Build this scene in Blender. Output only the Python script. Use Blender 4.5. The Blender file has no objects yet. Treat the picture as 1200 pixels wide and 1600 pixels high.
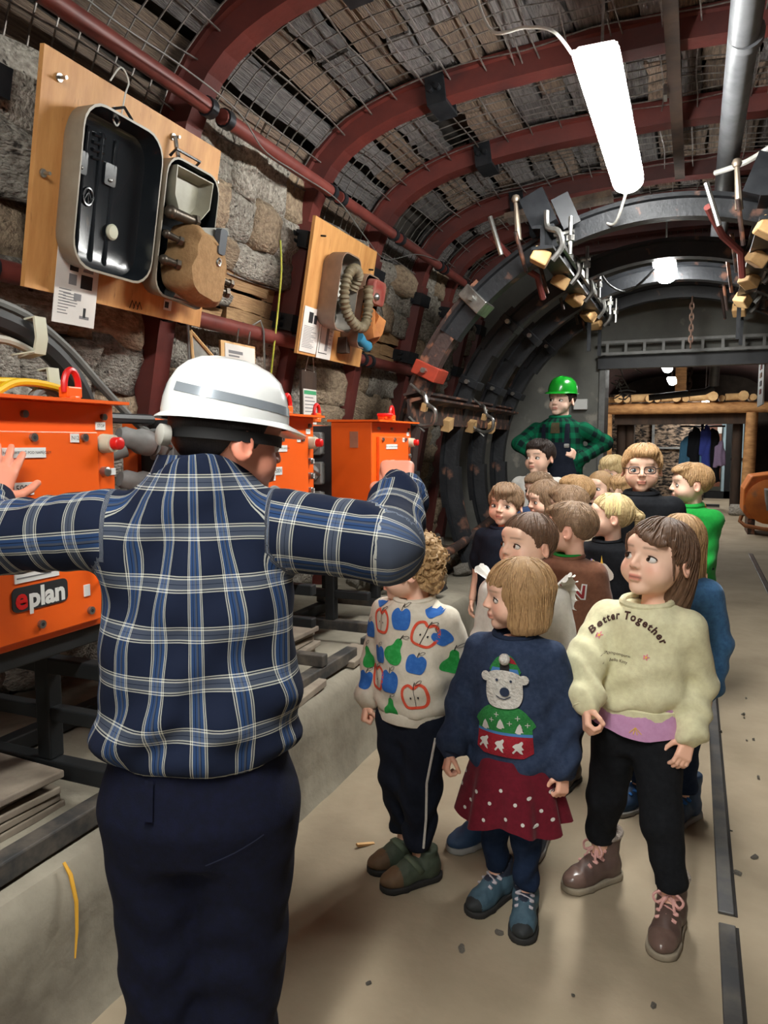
import bpy, bmesh, math, random
import numpy as np
from mathutils import Vector, Matrix, Euler
from mathutils.bvhtree import BVHTree
from mathutils import noise as mnoise

S = bpy.context.scene
COL = S.collection
rng = random.Random(7)
# ---------------------------------------------------------------- camera
cam_d = bpy.data.cameras.new('camera')
cam = bpy.data.objects.new('camera', cam_d)
COL.objects.link(cam)
cam_d.sensor_fit = 'VERTICAL'
cam_d.sensor_height = 24.0
cam_d.lens = 24.0 * 1160 / 1600
cam.location = (0, 0, 1.42)
cam.rotation_euler = (math.radians(90 - 5.417), 0, math.radians(22.6))
cam_d.clip_start = 0.05
S.camera = cam
# ---------------------------------------------------------------- world, exposure
w = bpy.data.worlds.new('world')
S.world = w
w.use_nodes = True
w.node_tree.nodes['Background'].inputs[0].default_value = (0.5, 0.52, 0.55, 1)
w.node_tree.nodes['Background'].inputs[1].default_value = 0.02
S.view_settings.view_transform = 'Standard'
S.view_settings.look = 'None'
S.view_settings.gamma = 1
S.view_settings.use_curve_mapping = False
S.view_settings.exposure = 0.9
LAMP = 62.0          # radiance of the fluorescent diffusers

# ---------------------------------------------------------------- materials
def lin(c):
    return tuple((x / 255 / 12.92) if x / 255 <= .04045 else ((x / 255 + .055) / 1.055) ** 2.4 for x in c[:3]) + (1,)

MATS = {}
def M(name, c, c2=None, rough=.6, metal=0, scale=8, bump=0, bscale=None, stretch=(1, 1, 1), lo=.35, hi=.65,
      rnd=0, spec=.5, c3=None, scale3=2, lo3=.5, hi3=.6, sheen=0, detail=5, bdist=.01, coat=0):
    if name in MATS:
        return MATS[name]
    m = bpy.data.materials.new(name)
    m.use_nodes = True
    nt = m.node_tree
    b = nt.nodes['Principled BSDF']
    L = nt.links.new
    N = nt.nodes.new
    b.inputs['Roughness'].default_value = rough
    b.inputs['Metallic'].default_value = metal
    b.inputs['Specular IOR Level'].default_value = spec
    if sheen: b.inputs['Sheen Weight'].default_value = sheen
    if coat: b.inputs['Coat Weight'].default_value = coat
    b.inputs['Base Color'].default_value = lin(c)
    tc = N('ShaderNodeTexCoord')
    vec = tc.outputs['Object']
    if rnd:
        oi = N('ShaderNodeObjectInfo')
        vm = N('ShaderNodeVectorMath'); vm.operation = 'MULTIPLY_ADD'
        L(oi.outputs['Random'], vm.inputs[0]); vm.inputs[1].default_value = (37, 53, 71); L(vec, vm.inputs[2])
        vec = vm.outputs[0]
    mp = N('ShaderNodeMapping'); L(vec, mp.inputs[0]); mp.inputs['Scale'].default_value = stretch
    out = None
    if c2:
        n = N('ShaderNodeTexNoise'); n.inputs['Scale'].default_value = scale; n.inputs['Detail'].default_value = detail
        n.inputs['Roughness'].default_value = .62
        L(mp.outputs[0], n.inputs['Vector'])
        r = N('ShaderNodeValToRGB'); L(n.outputs[0], r.inputs[0])
        r.color_ramp.elements[0].position = lo; r.color_ramp.elements[0].color = lin(c)
        r.color_ramp.elements[1].position = hi; r.color_ramp.elements[1].color = lin(c2)
        out = r.outputs[0]
        if c3:
            n3 = N('ShaderNodeTexNoise'); n3.inputs['Scale'].default_value = scale3; n3.inputs['Detail'].default_value = 6
            L(mp.outputs[0], n3.inputs['Vector'])
            r3 = N('ShaderNodeValToRGB'); L(n3.outputs[0], r3.inputs[0])
            r3.color_ramp.elements[0].position = lo3; r3.color_ramp.elements[1].position = hi3
            mx = N('ShaderNodeMix'); mx.data_type = 'RGBA'
            L(r3.outputs[0], mx.inputs[0]); L(out, mx.inputs[6]); mx.inputs[7].default_value = lin(c3)
            out = mx.outputs[2]
    if rnd:
        hs = N('ShaderNodeHueSaturation')
        ma = N('ShaderNodeMath'); ma.operation = 'MULTIPLY_ADD'
        L(oi.outputs['Random'], ma.inputs[0]); ma.inputs[1].default_value = 2 * rnd; ma.inputs[2].default_value = 1 - rnd
        L(ma.outputs[0], hs.inputs['Value'])
        if out: L(out, hs.inputs['Color'])
        else: hs.inputs['Color'].default_value = lin(c)
        out = hs.outputs[0]
    if out: L(out, b.inputs['Base Color'])
    if bump:
        nb = N('ShaderNodeTexNoise'); nb.inputs['Scale'].default_value = bscale or scale * 2; nb.inputs['Detail'].default_value = 6
        L(mp.outputs[0], nb.inputs['Vector'])
        bp = N('ShaderNodeBump'); bp.inputs['Strength'].default_value = bump; bp.inputs['Distance'].default_value = bdist
        L(nb.outputs[0], bp.inputs['Height']); L(bp.outputs[0], b.inputs['Normal'])
    MATS[name] = m
    return m

def emit(name, c, s):
    m = bpy.data.materials.new(name); m.use_nodes = True
    b = m.node_tree.nodes['Principled BSDF']
    b.inputs['Base Color'].default_value = lin(c)
    b.inputs['Emission Color'].default_value = lin(c)
    b.inputs['Emission Strength'].default_value = s
    return m

RED = M('red_oxide_steel', (100, 43, 37), (80, 34, 31), rough=.5, scale=5, bump=.12, bscale=30, c3=(58, 30, 30), scale3=3, lo3=.6, hi3=.75)
CLAMP = M('dark_clamp_steel', (30, 33, 38), (48, 50, 54), rough=.45, metal=.4, scale=12)
DARK = M('dark_arch_steel', (40, 42, 46), (26, 28, 32), rough=.45, metal=.3, scale=7, bump=.2, bscale=40, c3=(118, 84, 70), scale3=9, lo3=.62, hi3=.72)
DARKR = M('rusty_arch_steel', (76, 60, 56), (44, 38, 38), rough=.55, metal=.3, scale=6, bump=.3, bscale=40, c3=(142, 98, 78), scale3=12, lo3=.52, hi3=.62)
CONC = M('concrete_floor', (164, 149, 126), (144, 130, 108), rough=.85, scale=1.6, bump=.35, bscale=14, c3=(112, 98, 80), scale3=1.1, lo3=.58, hi3=.78, detail=9)
CURB = M('concrete_curb', (150, 143, 127), (124, 117, 103), rough=.9, scale=3, bump=.5, bscale=12, c3=(96, 88, 76), scale3=1.7, lo3=.5, hi3=.68, detail=9, bdist=.02)
WALLC = M('grey_concrete_wall', (118, 118, 112), (98, 98, 94), rough=.85, scale=2, bump=.25, bscale=9, c3=(150, 146, 136), scale3=5, lo3=.64, hi3=.72)
BACK = M('dark_rock_backing', (44, 40, 37), (66, 60, 54), rough=.95, scale=5, bump=.8, bscale=8, bdist=.03)
STONE = M('grey_rock', (188, 182, 170), (126, 118, 108), rough=.95, scale=11, bump=1, bscale=22, rnd=.22, bdist=.03, c3=(58, 52, 48), scale3=9, lo3=.62, hi3=.7, detail=8)
STONEB = M('tan_rock', (172, 152, 126), (124, 106, 88), rough=.95, scale=9, bump=1, bscale=20, rnd=.2, bdist=.02)
LAG = M('weathered_lagging', (142, 122, 104), (94, 82, 74), rough=.9, scale=6, stretch=(2, .5, 2), bump=.8, bscale=14, rnd=.3, bdist=.015)
LAGG = M('grey_lagging', (128, 124, 122), (84, 80, 80), rough=.9, scale=7, stretch=(2, .6, 2), bump=.8, bscale=14, rnd=.28, bdist=.015)
WIRE = M('galvanised_wire', (150, 146, 142), (96, 88, 82), rough=.5, metal=.6, scale=20)
PLY = M('plywood', (206, 152, 92), (182, 126, 70), rough=.55, scale=3, stretch=(1, 6, 1.2), bump=.1, bscale=9, c3=(150, 98, 54), scale3=9, lo3=.66, hi3=.74)
ORANGE = M('orange_paint', (240, 98, 22), (232, 90, 20), rough=.38, scale=2)
BLACKP = M('black_steel', (26, 29, 31), (40, 42, 44), rough=.5, scale=6, metal=.2)
DUST = M('dusty_black_steel', (46, 46, 46), (110, 100, 88), rough=.7, scale=5, lo=.45, hi=.7)
GREYP = M('grey_plastic', (140, 140, 138), (116, 116, 114), rough=.5, scale=10)
DGREY = M('dark_grey_panel', (52, 54, 58), (44, 46, 50), rough=.5, scale=9)
STEEL = M('bright_steel', (176, 176, 172), (132, 130, 126), rough=.3, metal=.9, scale=16)
WHITE = M('white_label', (226, 226, 222), (216, 216, 212), rough=.6, scale=6)
PAPER = M('white_paper', (222, 218, 212), (208, 204, 198), rough=.8, scale=4)
INK = M('black_print', (28, 28, 30), rough=.7)
GINK = M('grey_print', (120, 120, 122), rough=.7)
REDP = M('red_plastic', (214, 32, 30), (200, 26, 26), rough=.35, scale=9)
RUB = M('black_rubber', (34, 36, 38), (46, 47, 48), rough=.5, scale=8)
GCAB = M('grey_cable', (112, 112, 108), (96, 96, 92), rough=.5, scale=8)
YCAB = M('yellow_cable', (232, 186, 24), (216, 170, 20), rough=.45, scale=8)
WOOD = M('peeled_log', (196, 146, 92), (150, 104, 62), rough=.75, scale=5, stretch=(1, 1, 3), bump=.4, bscale=9, rnd=.15)
WOODC = M('cut_wood', (214, 176, 124), (188, 146, 96), rough=.8, scale=9, rnd=.12)
WOODD = M('dark_timber', (72, 54, 42), (48, 37, 30), rough=.85, scale=6, stretch=(1, 1, .3), bump=.4)
PIPE = M('galvanised_pipe', (168, 170, 172), (142, 144, 146), rough=.45, metal=.4, scale=8)
IVORY = M('ivory_clip', (190, 190, 168), rough=.6)

# ---------------------------------------------------------------- mesh helper
def rotm(rx=0, ry=0, rz=0):
    return Euler((rx, ry, rz)).to_matrix()

class MB:
    def __init__(s): s.v = []; s.f = []; s.m = []
    def add(s, vs, fs, mi=0):
        o = len(s.v)
        s.v += [tuple(p) for p in vs]
        s.f += [tuple(i + o for i in f) for f in fs]
        s.m += [mi] * len(fs)
        return s
    def box(s, c, d, R=None, mi=0, taper=1.0):
        h = [x / 2 for x in d]
        vs = []
        for z in (-1, 1):
            t = taper if z > 0 else 1
            for x, y in ((-1, -1), (1, -1), (1, 1), (-1, 1)):
                p = Vector((x * h[0] * t, y * h[1] * t, z * h[2]))
                if R is not None: p = R @ p
                vs.append((p.x + c[0], p.y + c[1], p.z + c[2]))
        return s.add(vs, [(3, 2, 1, 0), (4, 5, 6, 7), (0, 1, 5, 4), (1, 2, 6, 5), (2, 3, 7, 6), (3, 0, 4, 7)], mi)
    def bb(s, a, b, mi=0):
        return s.box([(a[i] + b[i]) / 2 for i in range(3)], [abs(b[i] - a[i]) for i in range(3)], None, mi)
    def rbox(s, c, d, r, R=None, mi=0, n=3, axis=2):
        # box with rounded vertical edges (about `axis`) and a small chamfer
        ax = [(1, 2, 0), (2, 0, 1), (0, 1, 2)][axis]
        a, b, h = d[ax[0]] / 2, d[ax[1]] / 2, d[ax[2]] / 2
        r = min(r, a * .99, b * .99); ch = min(r * .4, h * .5)
        rings = []
        for z, ins in ((-h, ch), (-h + ch, 0), (h - ch, 0), (h, ch)):
            ring = []
            for qx, qy, a0 in ((1, 1, 0), (-1, 1, 90), (-1, -1, 180), (1, -1, 270)):
                for k in range(n + 1):
                    t = math.radians(a0 + 90 * k / n)
                    ring.append(((qx * (a - r)) + (r - ins) * math.cos(t), (qy * (b - r)) + (r - ins) * math.sin(t), z))
            rings.append(ring)
        k = len(rings[0]); vs = []
        for ring in rings:
            for p in ring:
                q = [0, 0, 0]
                q[ax[0]], q[ax[1]], q[ax[2]] = p
                q = Vector(q)
                if R is not None: q = R @ q
                vs.append(tuple(q + Vector(c)))
        fs = [tuple(range(k - 1, -1, -1)), tuple(range(3 * k, 4 * k))]
        for j in range(3):
            for i in range(k):
                fs.append((j * k + i, j * k + (i + 1) % k, (j + 1) * k + (i + 1) % k, (j + 1) * k + i))
        return s.add(vs, fs, mi)
    def tube(s, pts, r, n=8, mi=0, caps=True, closed=False):
        pts = [Vector(p) for p in pts]
        rs = r if isinstance(r, (list, tuple)) else [r] * len(pts)
        m = len(pts)
        up = None; rings = []
        for i, p in enumerate(pts):
            if closed: t = pts[(i + 1) % m] - pts[i - 1]
            else: t = pts[min(i + 1, m - 1)] - pts[max(i - 1, 0)]
            if t.length < 1e-9: t = Vector((0, 0, 1))
            t.normalize()
            if up is None:
                up = t.orthogonal().normalized()
            up = (up - t * up.dot(t))
            if up.length < 1e-6: up = t.orthogonal()
            up.normalize()
            bi = t.cross(up)
            rings.append([p + (up * math.cos(2 * math.pi * k / n) + bi * math.sin(2 * math.pi * k / n)) * rs[i] for k in range(n)])
        vs = [q for ring in rings for q in ring]
        fs = []
        for i in range(m if closed else m - 1):
            j = (i + 1) % m
            for k in range(n):
                fs.append((i * n + k, i * n + (k + 1) % n, j * n + (k + 1) % n, j * n + k))
        if caps and not closed:
            fs.append(tuple(range(n - 1, -1, -1))); fs.append(tuple((m - 1) * n + k for k in range(n)))
        return s.add(vs, fs, mi)
    def cyl(s, a, b, r, r2=None, n=16, mi=0):
        return s.tube([a, b], [r, r if r2 is None else r2], n, mi)
    def lathe(s, prof, c, n=20, R=None, mi=0, sx=1, sy=1):
        vs = []; fs = []
        for (r, z) in prof:
            for k in range(n):
                a = 2 * math.pi * k / n
                p = Vector((r * math.cos(a) * sx, r * math.sin(a) * sy, z))
                if R is not None: p = R @ p
                vs.append((p.x + c[0], p.y + c[1], p.z + c[2]))
        for i in range(len(prof) - 1):
            for k in range(n):
                fs.append((i * n + k, i * n + (k + 1) % n, (i + 1) * n + (k + 1) % n, (i + 1) * n + k))
        fs.append(tuple(range(n - 1, -1, -1))); fs.append(tuple((len(prof) - 1) * n + k for k in range(n)))
        return s.add(vs, fs, mi)
    def ball(s, c, r, n=12, mi=0, R=None):
        rr = r if isinstance(r, (list, tuple)) else (r, r, r)
        vs = [(0, 0, -1)]; m = max(4, n // 2)
        for i in range(1, m):
            t = math.pi * i / m
            for k in range(n):
                a = 2 * math.pi * k / n
                vs.append((math.sin(t) * math.cos(a), math.sin(t) * math.sin(a), -math.cos(t)))
        vs.append((0, 0, 1))
        fs = [(0, 1 + (k + 1) % n, 1 + k) for k in range(n)]
        for i in range(m - 2):
            for k in range(n):
                a = 1 + i * n
                fs.append((a + k, a + (k + 1) % n, a + n + (k + 1) % n, a + n + k))
        a = 1 + (m - 2) * n
        fs += [(a + k, a + (k + 1) % n, a + n) for k in range(n)]
        o = []
        for p in vs:
            q = Vector((p[0] * rr[0], p[1] * rr[1], p[2] * rr[2]))
            if R is not None: q = R @ q
            o.append(tuple(q + Vector(c)))
        return s.add(o, fs, mi)
    def prism(s, poly, h0, h1, fn, mi=0):
        # poly of (a,b); fn(a,b,h) -> world point
        n = len(poly)
        vs = [fn(a, b, h0) for a, b in poly] + [fn(a, b, h1) for a, b in poly]
        fs = [tuple(range(n - 1, -1, -1)), tuple(range(n, 2 * n))]
        for i in range(n):
            fs.append((i, (i + 1) % n, n + (i + 1) % n, n + i))
        return s.add(vs, fs, mi)
    def sweep(s, prof, frames, mi=0, caps=True):
        # prof: closed polygon (a,b); frames: list of functions (a,b)->point
        n = len(prof)
        vs = [fr(a, b) for fr in frames for a, b in prof]
        fs = []
        for i in range(len(frames) - 1):
            for k in range(n):
                fs.append((i * n + k, i * n + (k + 1) % n, (i + 1) * n + (k + 1) % n, (i + 1) * n + k))
        if caps:
            fs.append(tuple(range(n - 1, -1, -1))); fs.append(tuple((len(frames) - 1) * n + k for k in range(n)))
        return s.add(vs, fs, mi)
    def mesh(s, name, off=(0, 0, 0), smooth=False):
        me = bpy.data.meshes.new(name)
        me.from_pydata([(p[0] - off[0], p[1] - off[1], p[2] - off[2]) for p in s.v], [], s.f)
        me.update()
        bm = bmesh.new(); bm.from_mesh(me)
        bmesh.ops.recalc_face_normals(bm, faces=bm.faces)
        bm.to_mesh(me); bm.free()
        if any(s.m): me.polygons.foreach_set('material_index', s.m)
        if smooth:
            me.polygons.foreach_set('use_smooth', [True] * len(me.polygons))
            me.set_sharp_from_angle(angle=math.radians(42))
        return me
    def build(s, name, mats, parent=None, smooth=False, loc=None, bevel=0):
        off = wloc(parent) if parent else (loc or (0, 0, 0))
        me = s.mesh(name, off, smooth)
        for m in (mats if isinstance(mats, (list, tuple)) else [mats]): me.materials.append(m)
        o = bpy.data.objects.new(name, me); COL.objects.link(o)
        if parent: o.parent = parent
        else: o.location = off
        if bevel:
            b = o.modifiers.new('bevel', 'BEVEL'); b.width = bevel; b.segments = 2; b.limit_method = 'ANGLE'
        return o

def wloc(o):
    v = Vector((0, 0, 0))
    while o: v += o.location; o = o.parent
    return tuple(v)

def tag(o, label=None, cat=None, group=None, kind=None):
    if label: o['label'] = label
    if cat: o['category'] = cat
    if group: o['group'] = group
    if kind: o['kind'] = kind
    return o

def thing(name, label, cat, loc, group=None):
    o = bpy.data.objects.new(name, None); COL.objects.link(o); o.location = loc
    o.empty_display_size = .1
    return tag(o, label, cat, group)

def copy_tree(o, parent=None):
    c = o.copy(); COL.objects.link(c)
    if parent is not None: c.parent = parent
    for ch in list(o.children): copy_tree(ch, c)
    return c

def part(name, me, mat, parent, loc=(0, 0, 0), rot=(0, 0, 0), scale=(1, 1, 1)):
    o = bpy.data.objects.new(name, me); COL.objects.link(o)
    if mat and not me.materials: me.materials.append(mat)
    o.parent = parent; o.location = loc; o.rotation_euler = rot; o.scale = scale
    return o

def text_faces(txt, size, bold=0, align='CENTER'):
    cu = bpy.data.curves.new('t', 'FONT'); cu.body = txt; cu.size = size; cu.align_x = align; cu.align_y = 'CENTER'
    cu.offset = bold; cu.resolution_u = 3
    ob = bpy.data.objects.new('t', cu); COL.objects.link(ob)
    dg = bpy.context.evaluated_depsgraph_get()
    me = bpy.data.meshes.new_from_object(ob.evaluated_get(dg))
    vs = [tuple(v.co) for v in me.vertices]; fs = [tuple(p.vertices) for p in me.polygons]
    bpy.data.objects.remove(ob); bpy.data.curves.remove(cu); bpy.data.meshes.remove(me)
    return vs, fs

def catmull(pts, per=6):
    P = [Vector(p) for p in pts]; out = []
    for i in range(len(P) - 1):
        p0, p1, p2, p3 = P[max(i - 1, 0)], P[i], P[i + 1], P[min(i + 2, len(P) - 1)]
        for k in range(per):
            t = k / per
            out.append(.5 * ((2 * p1) + (p2 - p0) * t + (2 * p0 - 5 * p1 + 4 * p2 - p3) * t * t + (3 * p1 - p0 - 3 * p2 + p3) * t ** 3))
    out.append(P[-1])
    return out

# ---------------------------------------------------------------- tunnel section
CX = -0.2
_half = [(-2.42, 0.0), (-2.38, .5), (-2.2, 1.6), (-2.02, 2.45), (-1.93, 2.76), (-1.77, 2.95), (-1.5, 3.07), (-1.15, 3.13), (-.7, 3.165), (-.2, 3.18)]
_pts = [Vector((p.x, p.y, 0)) for p in catmull([(a, b, 0) for a, b in _half], 8)]
_full = _pts + [Vector((2 * CX - p.x, p.y, 0)) for p in reversed(_pts[:-1])]
def resample(pts, step):
    d = [0]
    for a, b in zip(pts, pts[1:]): d.append(d[-1] + (b - a).length)
    n = max(2, int(d[-1] / step)); out = []
    j = 0
    for i in range(n + 1):
        t = d[-1] * i / n
        while j < len(d) - 2 and d[j + 1] < t: j += 1
        u = (t - d[j]) / max(1e-9, d[j + 1] - d[j])
        out.append(pts[j].lerp(pts[j + 1], u))
    return out
SEC = resample(_full, .05)
SECN = []
for i, p in enumerate(SEC):
    t = (SEC[min(i + 1, len(SEC) - 1)] - SEC[max(i - 1, 0)]).normalized()
    SECN.append(Vector((-t.y, t.x, 0)))       # outward
SLEN = .05 * (len(SEC) - 1)
def sec(i, off=0.0):
    i = max(0, min(len(SEC) - 1, i))
    k = int(i); u = i - k
    if k >= len(SEC) - 1: k = len(SEC) - 2; u = 1
    p = SEC[k].lerp(SEC[k + 1], u); n = SECN[k].lerp(SECN[k + 1], u).normalized()
    return p + n * off, n
def idx_z(z):        # index on the left leg at height z
    for i, p in enumerate(SEC):
        if p.y >= z: return i
def x_in(z): return SEC[idx_z(z)].x

Y0, Y1, YE = -5.0, 7.5, 22.0
# floor
def grid_floor():
    m = MB()
    nx, ny = 12, 54
    for j in range(ny + 1):
        for i in range(nx + 1):
            x = -2.9 + 5.4 * i / nx; y = Y0 + (YE + 1 - Y0) * j / ny
            m.v.append((x, y, 0))
    for j in range(ny):
        for i in range(nx):
            a = j * (nx + 1) + i
            m.f.append((a, a + 1, a + nx + 2, a + nx + 1)); m.m.append(0)
    return m
tag(grid_floor().build('floor', CONC), 'dusty beige concrete floor of the mine gallery', None, kind='structure')

def shell(name, i0, i1, mat, y0, y1, label, off=.26):
    m = MB(); n = 30; k = i1 - i0 + 1
    for j in range(n + 1):
        for i in range(i0, i1 + 1):
            p, _ = sec(i, off); m.v.append((p.x, y0 + (y1 - y0) * j / n, p.y if i not in (0, len(SEC) - 1) else -.02))
    for j in range(n):
        for i in range(k - 1):
            a = j * k + i; m.f.append((a, a + 1, a + k + 1, a + k)); m.m.append(0)
    return tag(m.build(name, mat), label, kind='structure')
iz = idx_z(2.5); last = len(SEC) - 1
WALL_L = shell('wall_left', 0, iz, BACK, Y0, Y1, 'rough rock and lagging wall behind the steel arches')
CEIL = shell('ceiling', iz, last - iz, BACK, Y0, Y1, 'arched gallery roof lagged with boards behind wire mesh')
WALL_R = shell('wall_right', last - iz, last, BACK, Y0, Y1, 'rough rock wall on the far side of the gallery')
shell('trim_1', 0, last, M('far_gallery', (70, 42, 38), (46, 30, 28), rough=.8, scale=3, bump=.5), Y1, YE, 'dark reddish vault of the gallery beyond the doorway', off=.05)
m = MB(); m.bb((-3, Y0 - .2, -.05), (2.6, Y0, 3.6)); tag(m.build('wall_back', WALLC), 'plain wall closing the gallery behind the viewer', kind='structure')
m = MB(); m.bb((-3, YE, -.05), (2.6, YE + .2, 3.6)); tag(m.build('wall_end', M('end_wall', (96, 84, 74), (70, 60, 54), rough=.9, scale=3)), 'far end wall behind the coat rack', kind='structure')

# concrete kerb that carries the racks
def kerb():
    m = MB(); n = 120; prof = [(-2.6, 0), (-2.6, .41), (-1.9, .41), (-1.6, .415), (-1.43, .412), (-1.37, .402), (-1.345, .37), (-1.34, .28), (-1.335, .15), (-1.325, .03), (-1.31, 0)]
    k = len(prof)
    for j in range(n + 1):
        y = Y0 + (Y1 - Y0) * j / n
        for i, (x, z) in enumerate(prof):
            if i > 2:
                nn = mnoise.noise((x * 2, y * 3.1, z * 3)); n2 = mnoise.noise((x * 9, y * 11, z * 9))
                x2 = x + .018 * nn + .008 * n2; z2 = z + (.012 * nn + .008 * n2 if z > .3 else 0)
                m.v.append((x2, y, z2))
            else: m.v.append((x, y, z))
    for j in range(n):
        for i in range(k - 1):
            a = j * k + i; m.f.append((a, a + 1, a + k + 1, a + k)); m.m.append(0)
    return m
KERB = tag(kerb().build('baseboard_left', CURB, smooth=True), 'long low concrete kerb under the equipment racks', kind='structure')
m = MB()
pp = [(-1.353, 1.262, .42), (-1.331, 1.26, .395), (-1.318, 1.262, .33), (-1.316, 1.258, .26), (-1.312, 1.245, .2)]
m.tube(pp, [.004, .0055, .005, .004, .002], 5)
m.build('paint_mark', M('yellow_paint', (214, 160, 50), rough=.7), KERB, smooth=True)

# end wall with the doorway
m = MB()
DX0, DX1, DZ = -.86, 1.45, 2.13
m.bb((-2.75, Y1, 0), (DX0, Y1 + .28, 3.5)); m.bb((DX1, Y1, 0), (2.4, Y1 + .28, 3.5)); m.bb((DX0, Y1, DZ + .1), (DX1, Y1 + .28, 3.5))
EW = tag(m.build('wall_front', WALLC), 'grey concrete partition wall with the wide doorway', kind='structure')
m = MB(); m.bb((DX0 - .005, Y1 - .03, 0), (DX0 + .05, Y1 + .3, DZ + .1)); m.build('door_frame', M('dull_steel_edge', (120, 120, 118), (96, 96, 94), rough=.5, metal=.5), EW)
m = MB(); m.bb((DX0 - .02, Y1 - .06, DZ - .02), (DX1, Y1 + .06, DZ + .1)); m.build('lintel_beam', DGREY, EW)
tray = thing('cable_tray', 'grey ladder-type cable tray along the doorway lintel', 'cable tray', (.3, Y1 - .1, DZ + .1))
m = MB(); m.bb((DX0, Y1 - .14, DZ + .1), (DX1, Y1 - .12, DZ + .125)); m.build('side_rail', GREYP, tray)
m = MB(); m.bb((DX0, Y1 - .14, DZ + .205), (DX1, Y1 - .12, DZ + .23)); m.build('side_rail', GREYP, tray)
for k in range(14):
    x = DX0 + .06 + k * .165
    m = MB(); m.bb((x, Y1 - .138, DZ + .125), (x + .025, Y1 - .122, DZ + .205)); m.build('rung', GREYP, tray)

# ---------------------------------------------------------------- red steel arches
PROF = [(-.052, 0), (.052, 0), (.066, .085), (.088, .09), (.088, .115), (-.088, .115), (-.088, .09), (-.066, .085)]
def arch_sweep(i0, i1, y, step=2, off=0.0, prof=PROF):
    m = MB(); fr = []
    ii = list(np.arange(i0, i1 + .01, step))
    for i in ii:
        p, n = sec(i, off)
        fr.append(lambda a, b, p=p, n=n: (p.x + n.x * b, y + a, p.y + n.y * b))
    return m.sweep(prof, fr)
def clamp_at(parent, i, y, h=.045, mat=CLAMP):
    p, n = sec(i); t = Vector((-n.y, n.x, 0)) * -1
    m = MB()
    pr = [(-.1, -.018), (.1, -.018), (.1, .125), (.085, .125), (.085, 0), (-.085, 0), (-.085, .125), (-.1, .125)]
    def fr(s): return lambda a, b: (p.x + n.x * b + t.x * s, y + a, p.y + n.y * b + t.y * s)
    m.sweep(pr, [fr(-h), fr(h)])
    c = m.build('clamp', mat, parent)
    q = p + n * .05
    for s in (-.02, .02):
        b = MB(); b.cyl((q.x + t.x * s, y - .135, q.y + t.y * s), (q.x + t.x * s, y - .095, q.y + t.y * s), .014, n=8); b.build('bolt', CLAMP, c)
NAMES = ['nearest red steel arch at the left edge beside the large plywood board', 'red steel arch whose leg passes behind the large plywood board',
         'red steel arch between the two plywood boards', 'red steel arch whose leg passes behind the small plywood board',
         'red steel arch just past the small plywood board', 'red steel arch behind the rusty leg of the first dark ring',
         'red steel arch behind the second dark ring', 'farthest red steel arch close to the concrete partition']
ARY = [1.68, 2.68, 3.78, 4.68, 5.62, 6.3, 6.9, 7.35]
def red_arch(y, label, group='red steel arches lining the gallery'):
    t = thing('steel_arch', label, 'arch', (CX, y, 0), group)
    a = idx_z(2.62); b = idx_z(2.0)
    arch_sweep(2, a, y, 3).build('arch_leg', RED, t)
    arch_sweep(b, last - b, y, 2, .022).build('arch_crown', RED, t)
    arch_sweep(last - a, last - 2, y, 3).build('arch_leg', RED, t)
    for z in (2.06, 2.52):
        i = idx_z(z); clamp_at(t, i, y); clamp_at(t, last - i, y)
    for x in (-1.28,):
        i = next(k for k, p in enumerate(SEC) if p.x > x); clamp_at(t, i, y, .05); clamp_at(t, last - i, y, .05)
    return t
for y, l in zip(ARY, NAMES): red_arch(y, l)
for y, l in ((.7, 'red steel arch overhead in front of the nearest arch'), (-.3, 'red steel arch above the viewer'), (-1.3, 'red steel arch behind the viewer')): red_arch(y, l)

# tie pipes between the arches
def tie(y0, y1, z, dx, r, label):
    x = x_in(z) + dx
    t = thing('tie_pipe', label, 'pipe', (x, y0, z), 'red tie pipes between the arches')
    m = MB(); m.cyl((x, y0 + .03, z), (x, y1 - .03, z), r, n=12); m.build('pipe_body', M('red_pipe', (122, 58, 50), (96, 44, 40), rough=.5, scale=6), t, smooth=True)
    for yy in (y0 + .06, y1 - .06):
        m = MB(); m.cyl((x, yy - .02, z), (x, yy + .02, z), r * 1.25, n=12); m.build('collar', CLAMP, t, smooth=True)
ys = [.7] + ARY
for k in range(6):
    where = ['above the large plywood board on the left', 'above the right half of the large plywood board', 'in the bay right of the large plywood board', 'above the small plywood board', 'just past the small plywood board', 'behind the first dark ring'][k]
    tie(ys[k], ys[k + 1], 2.76, .05, .032, 'red tie pipe high on the wall ' + where)
    if k: tie(ys[k], ys[k + 1], 1.97, .04, .036, 'red tie pipe at head height ' + where.replace('above', 'below'))
    if k in (1, 3): tie(ys[k], ys[k + 1], .78, .05, .04, 'low red tie pipe behind the rack ' + ('nearest the viewer' if k == 1 else 'of the middle cabinet'))

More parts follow.
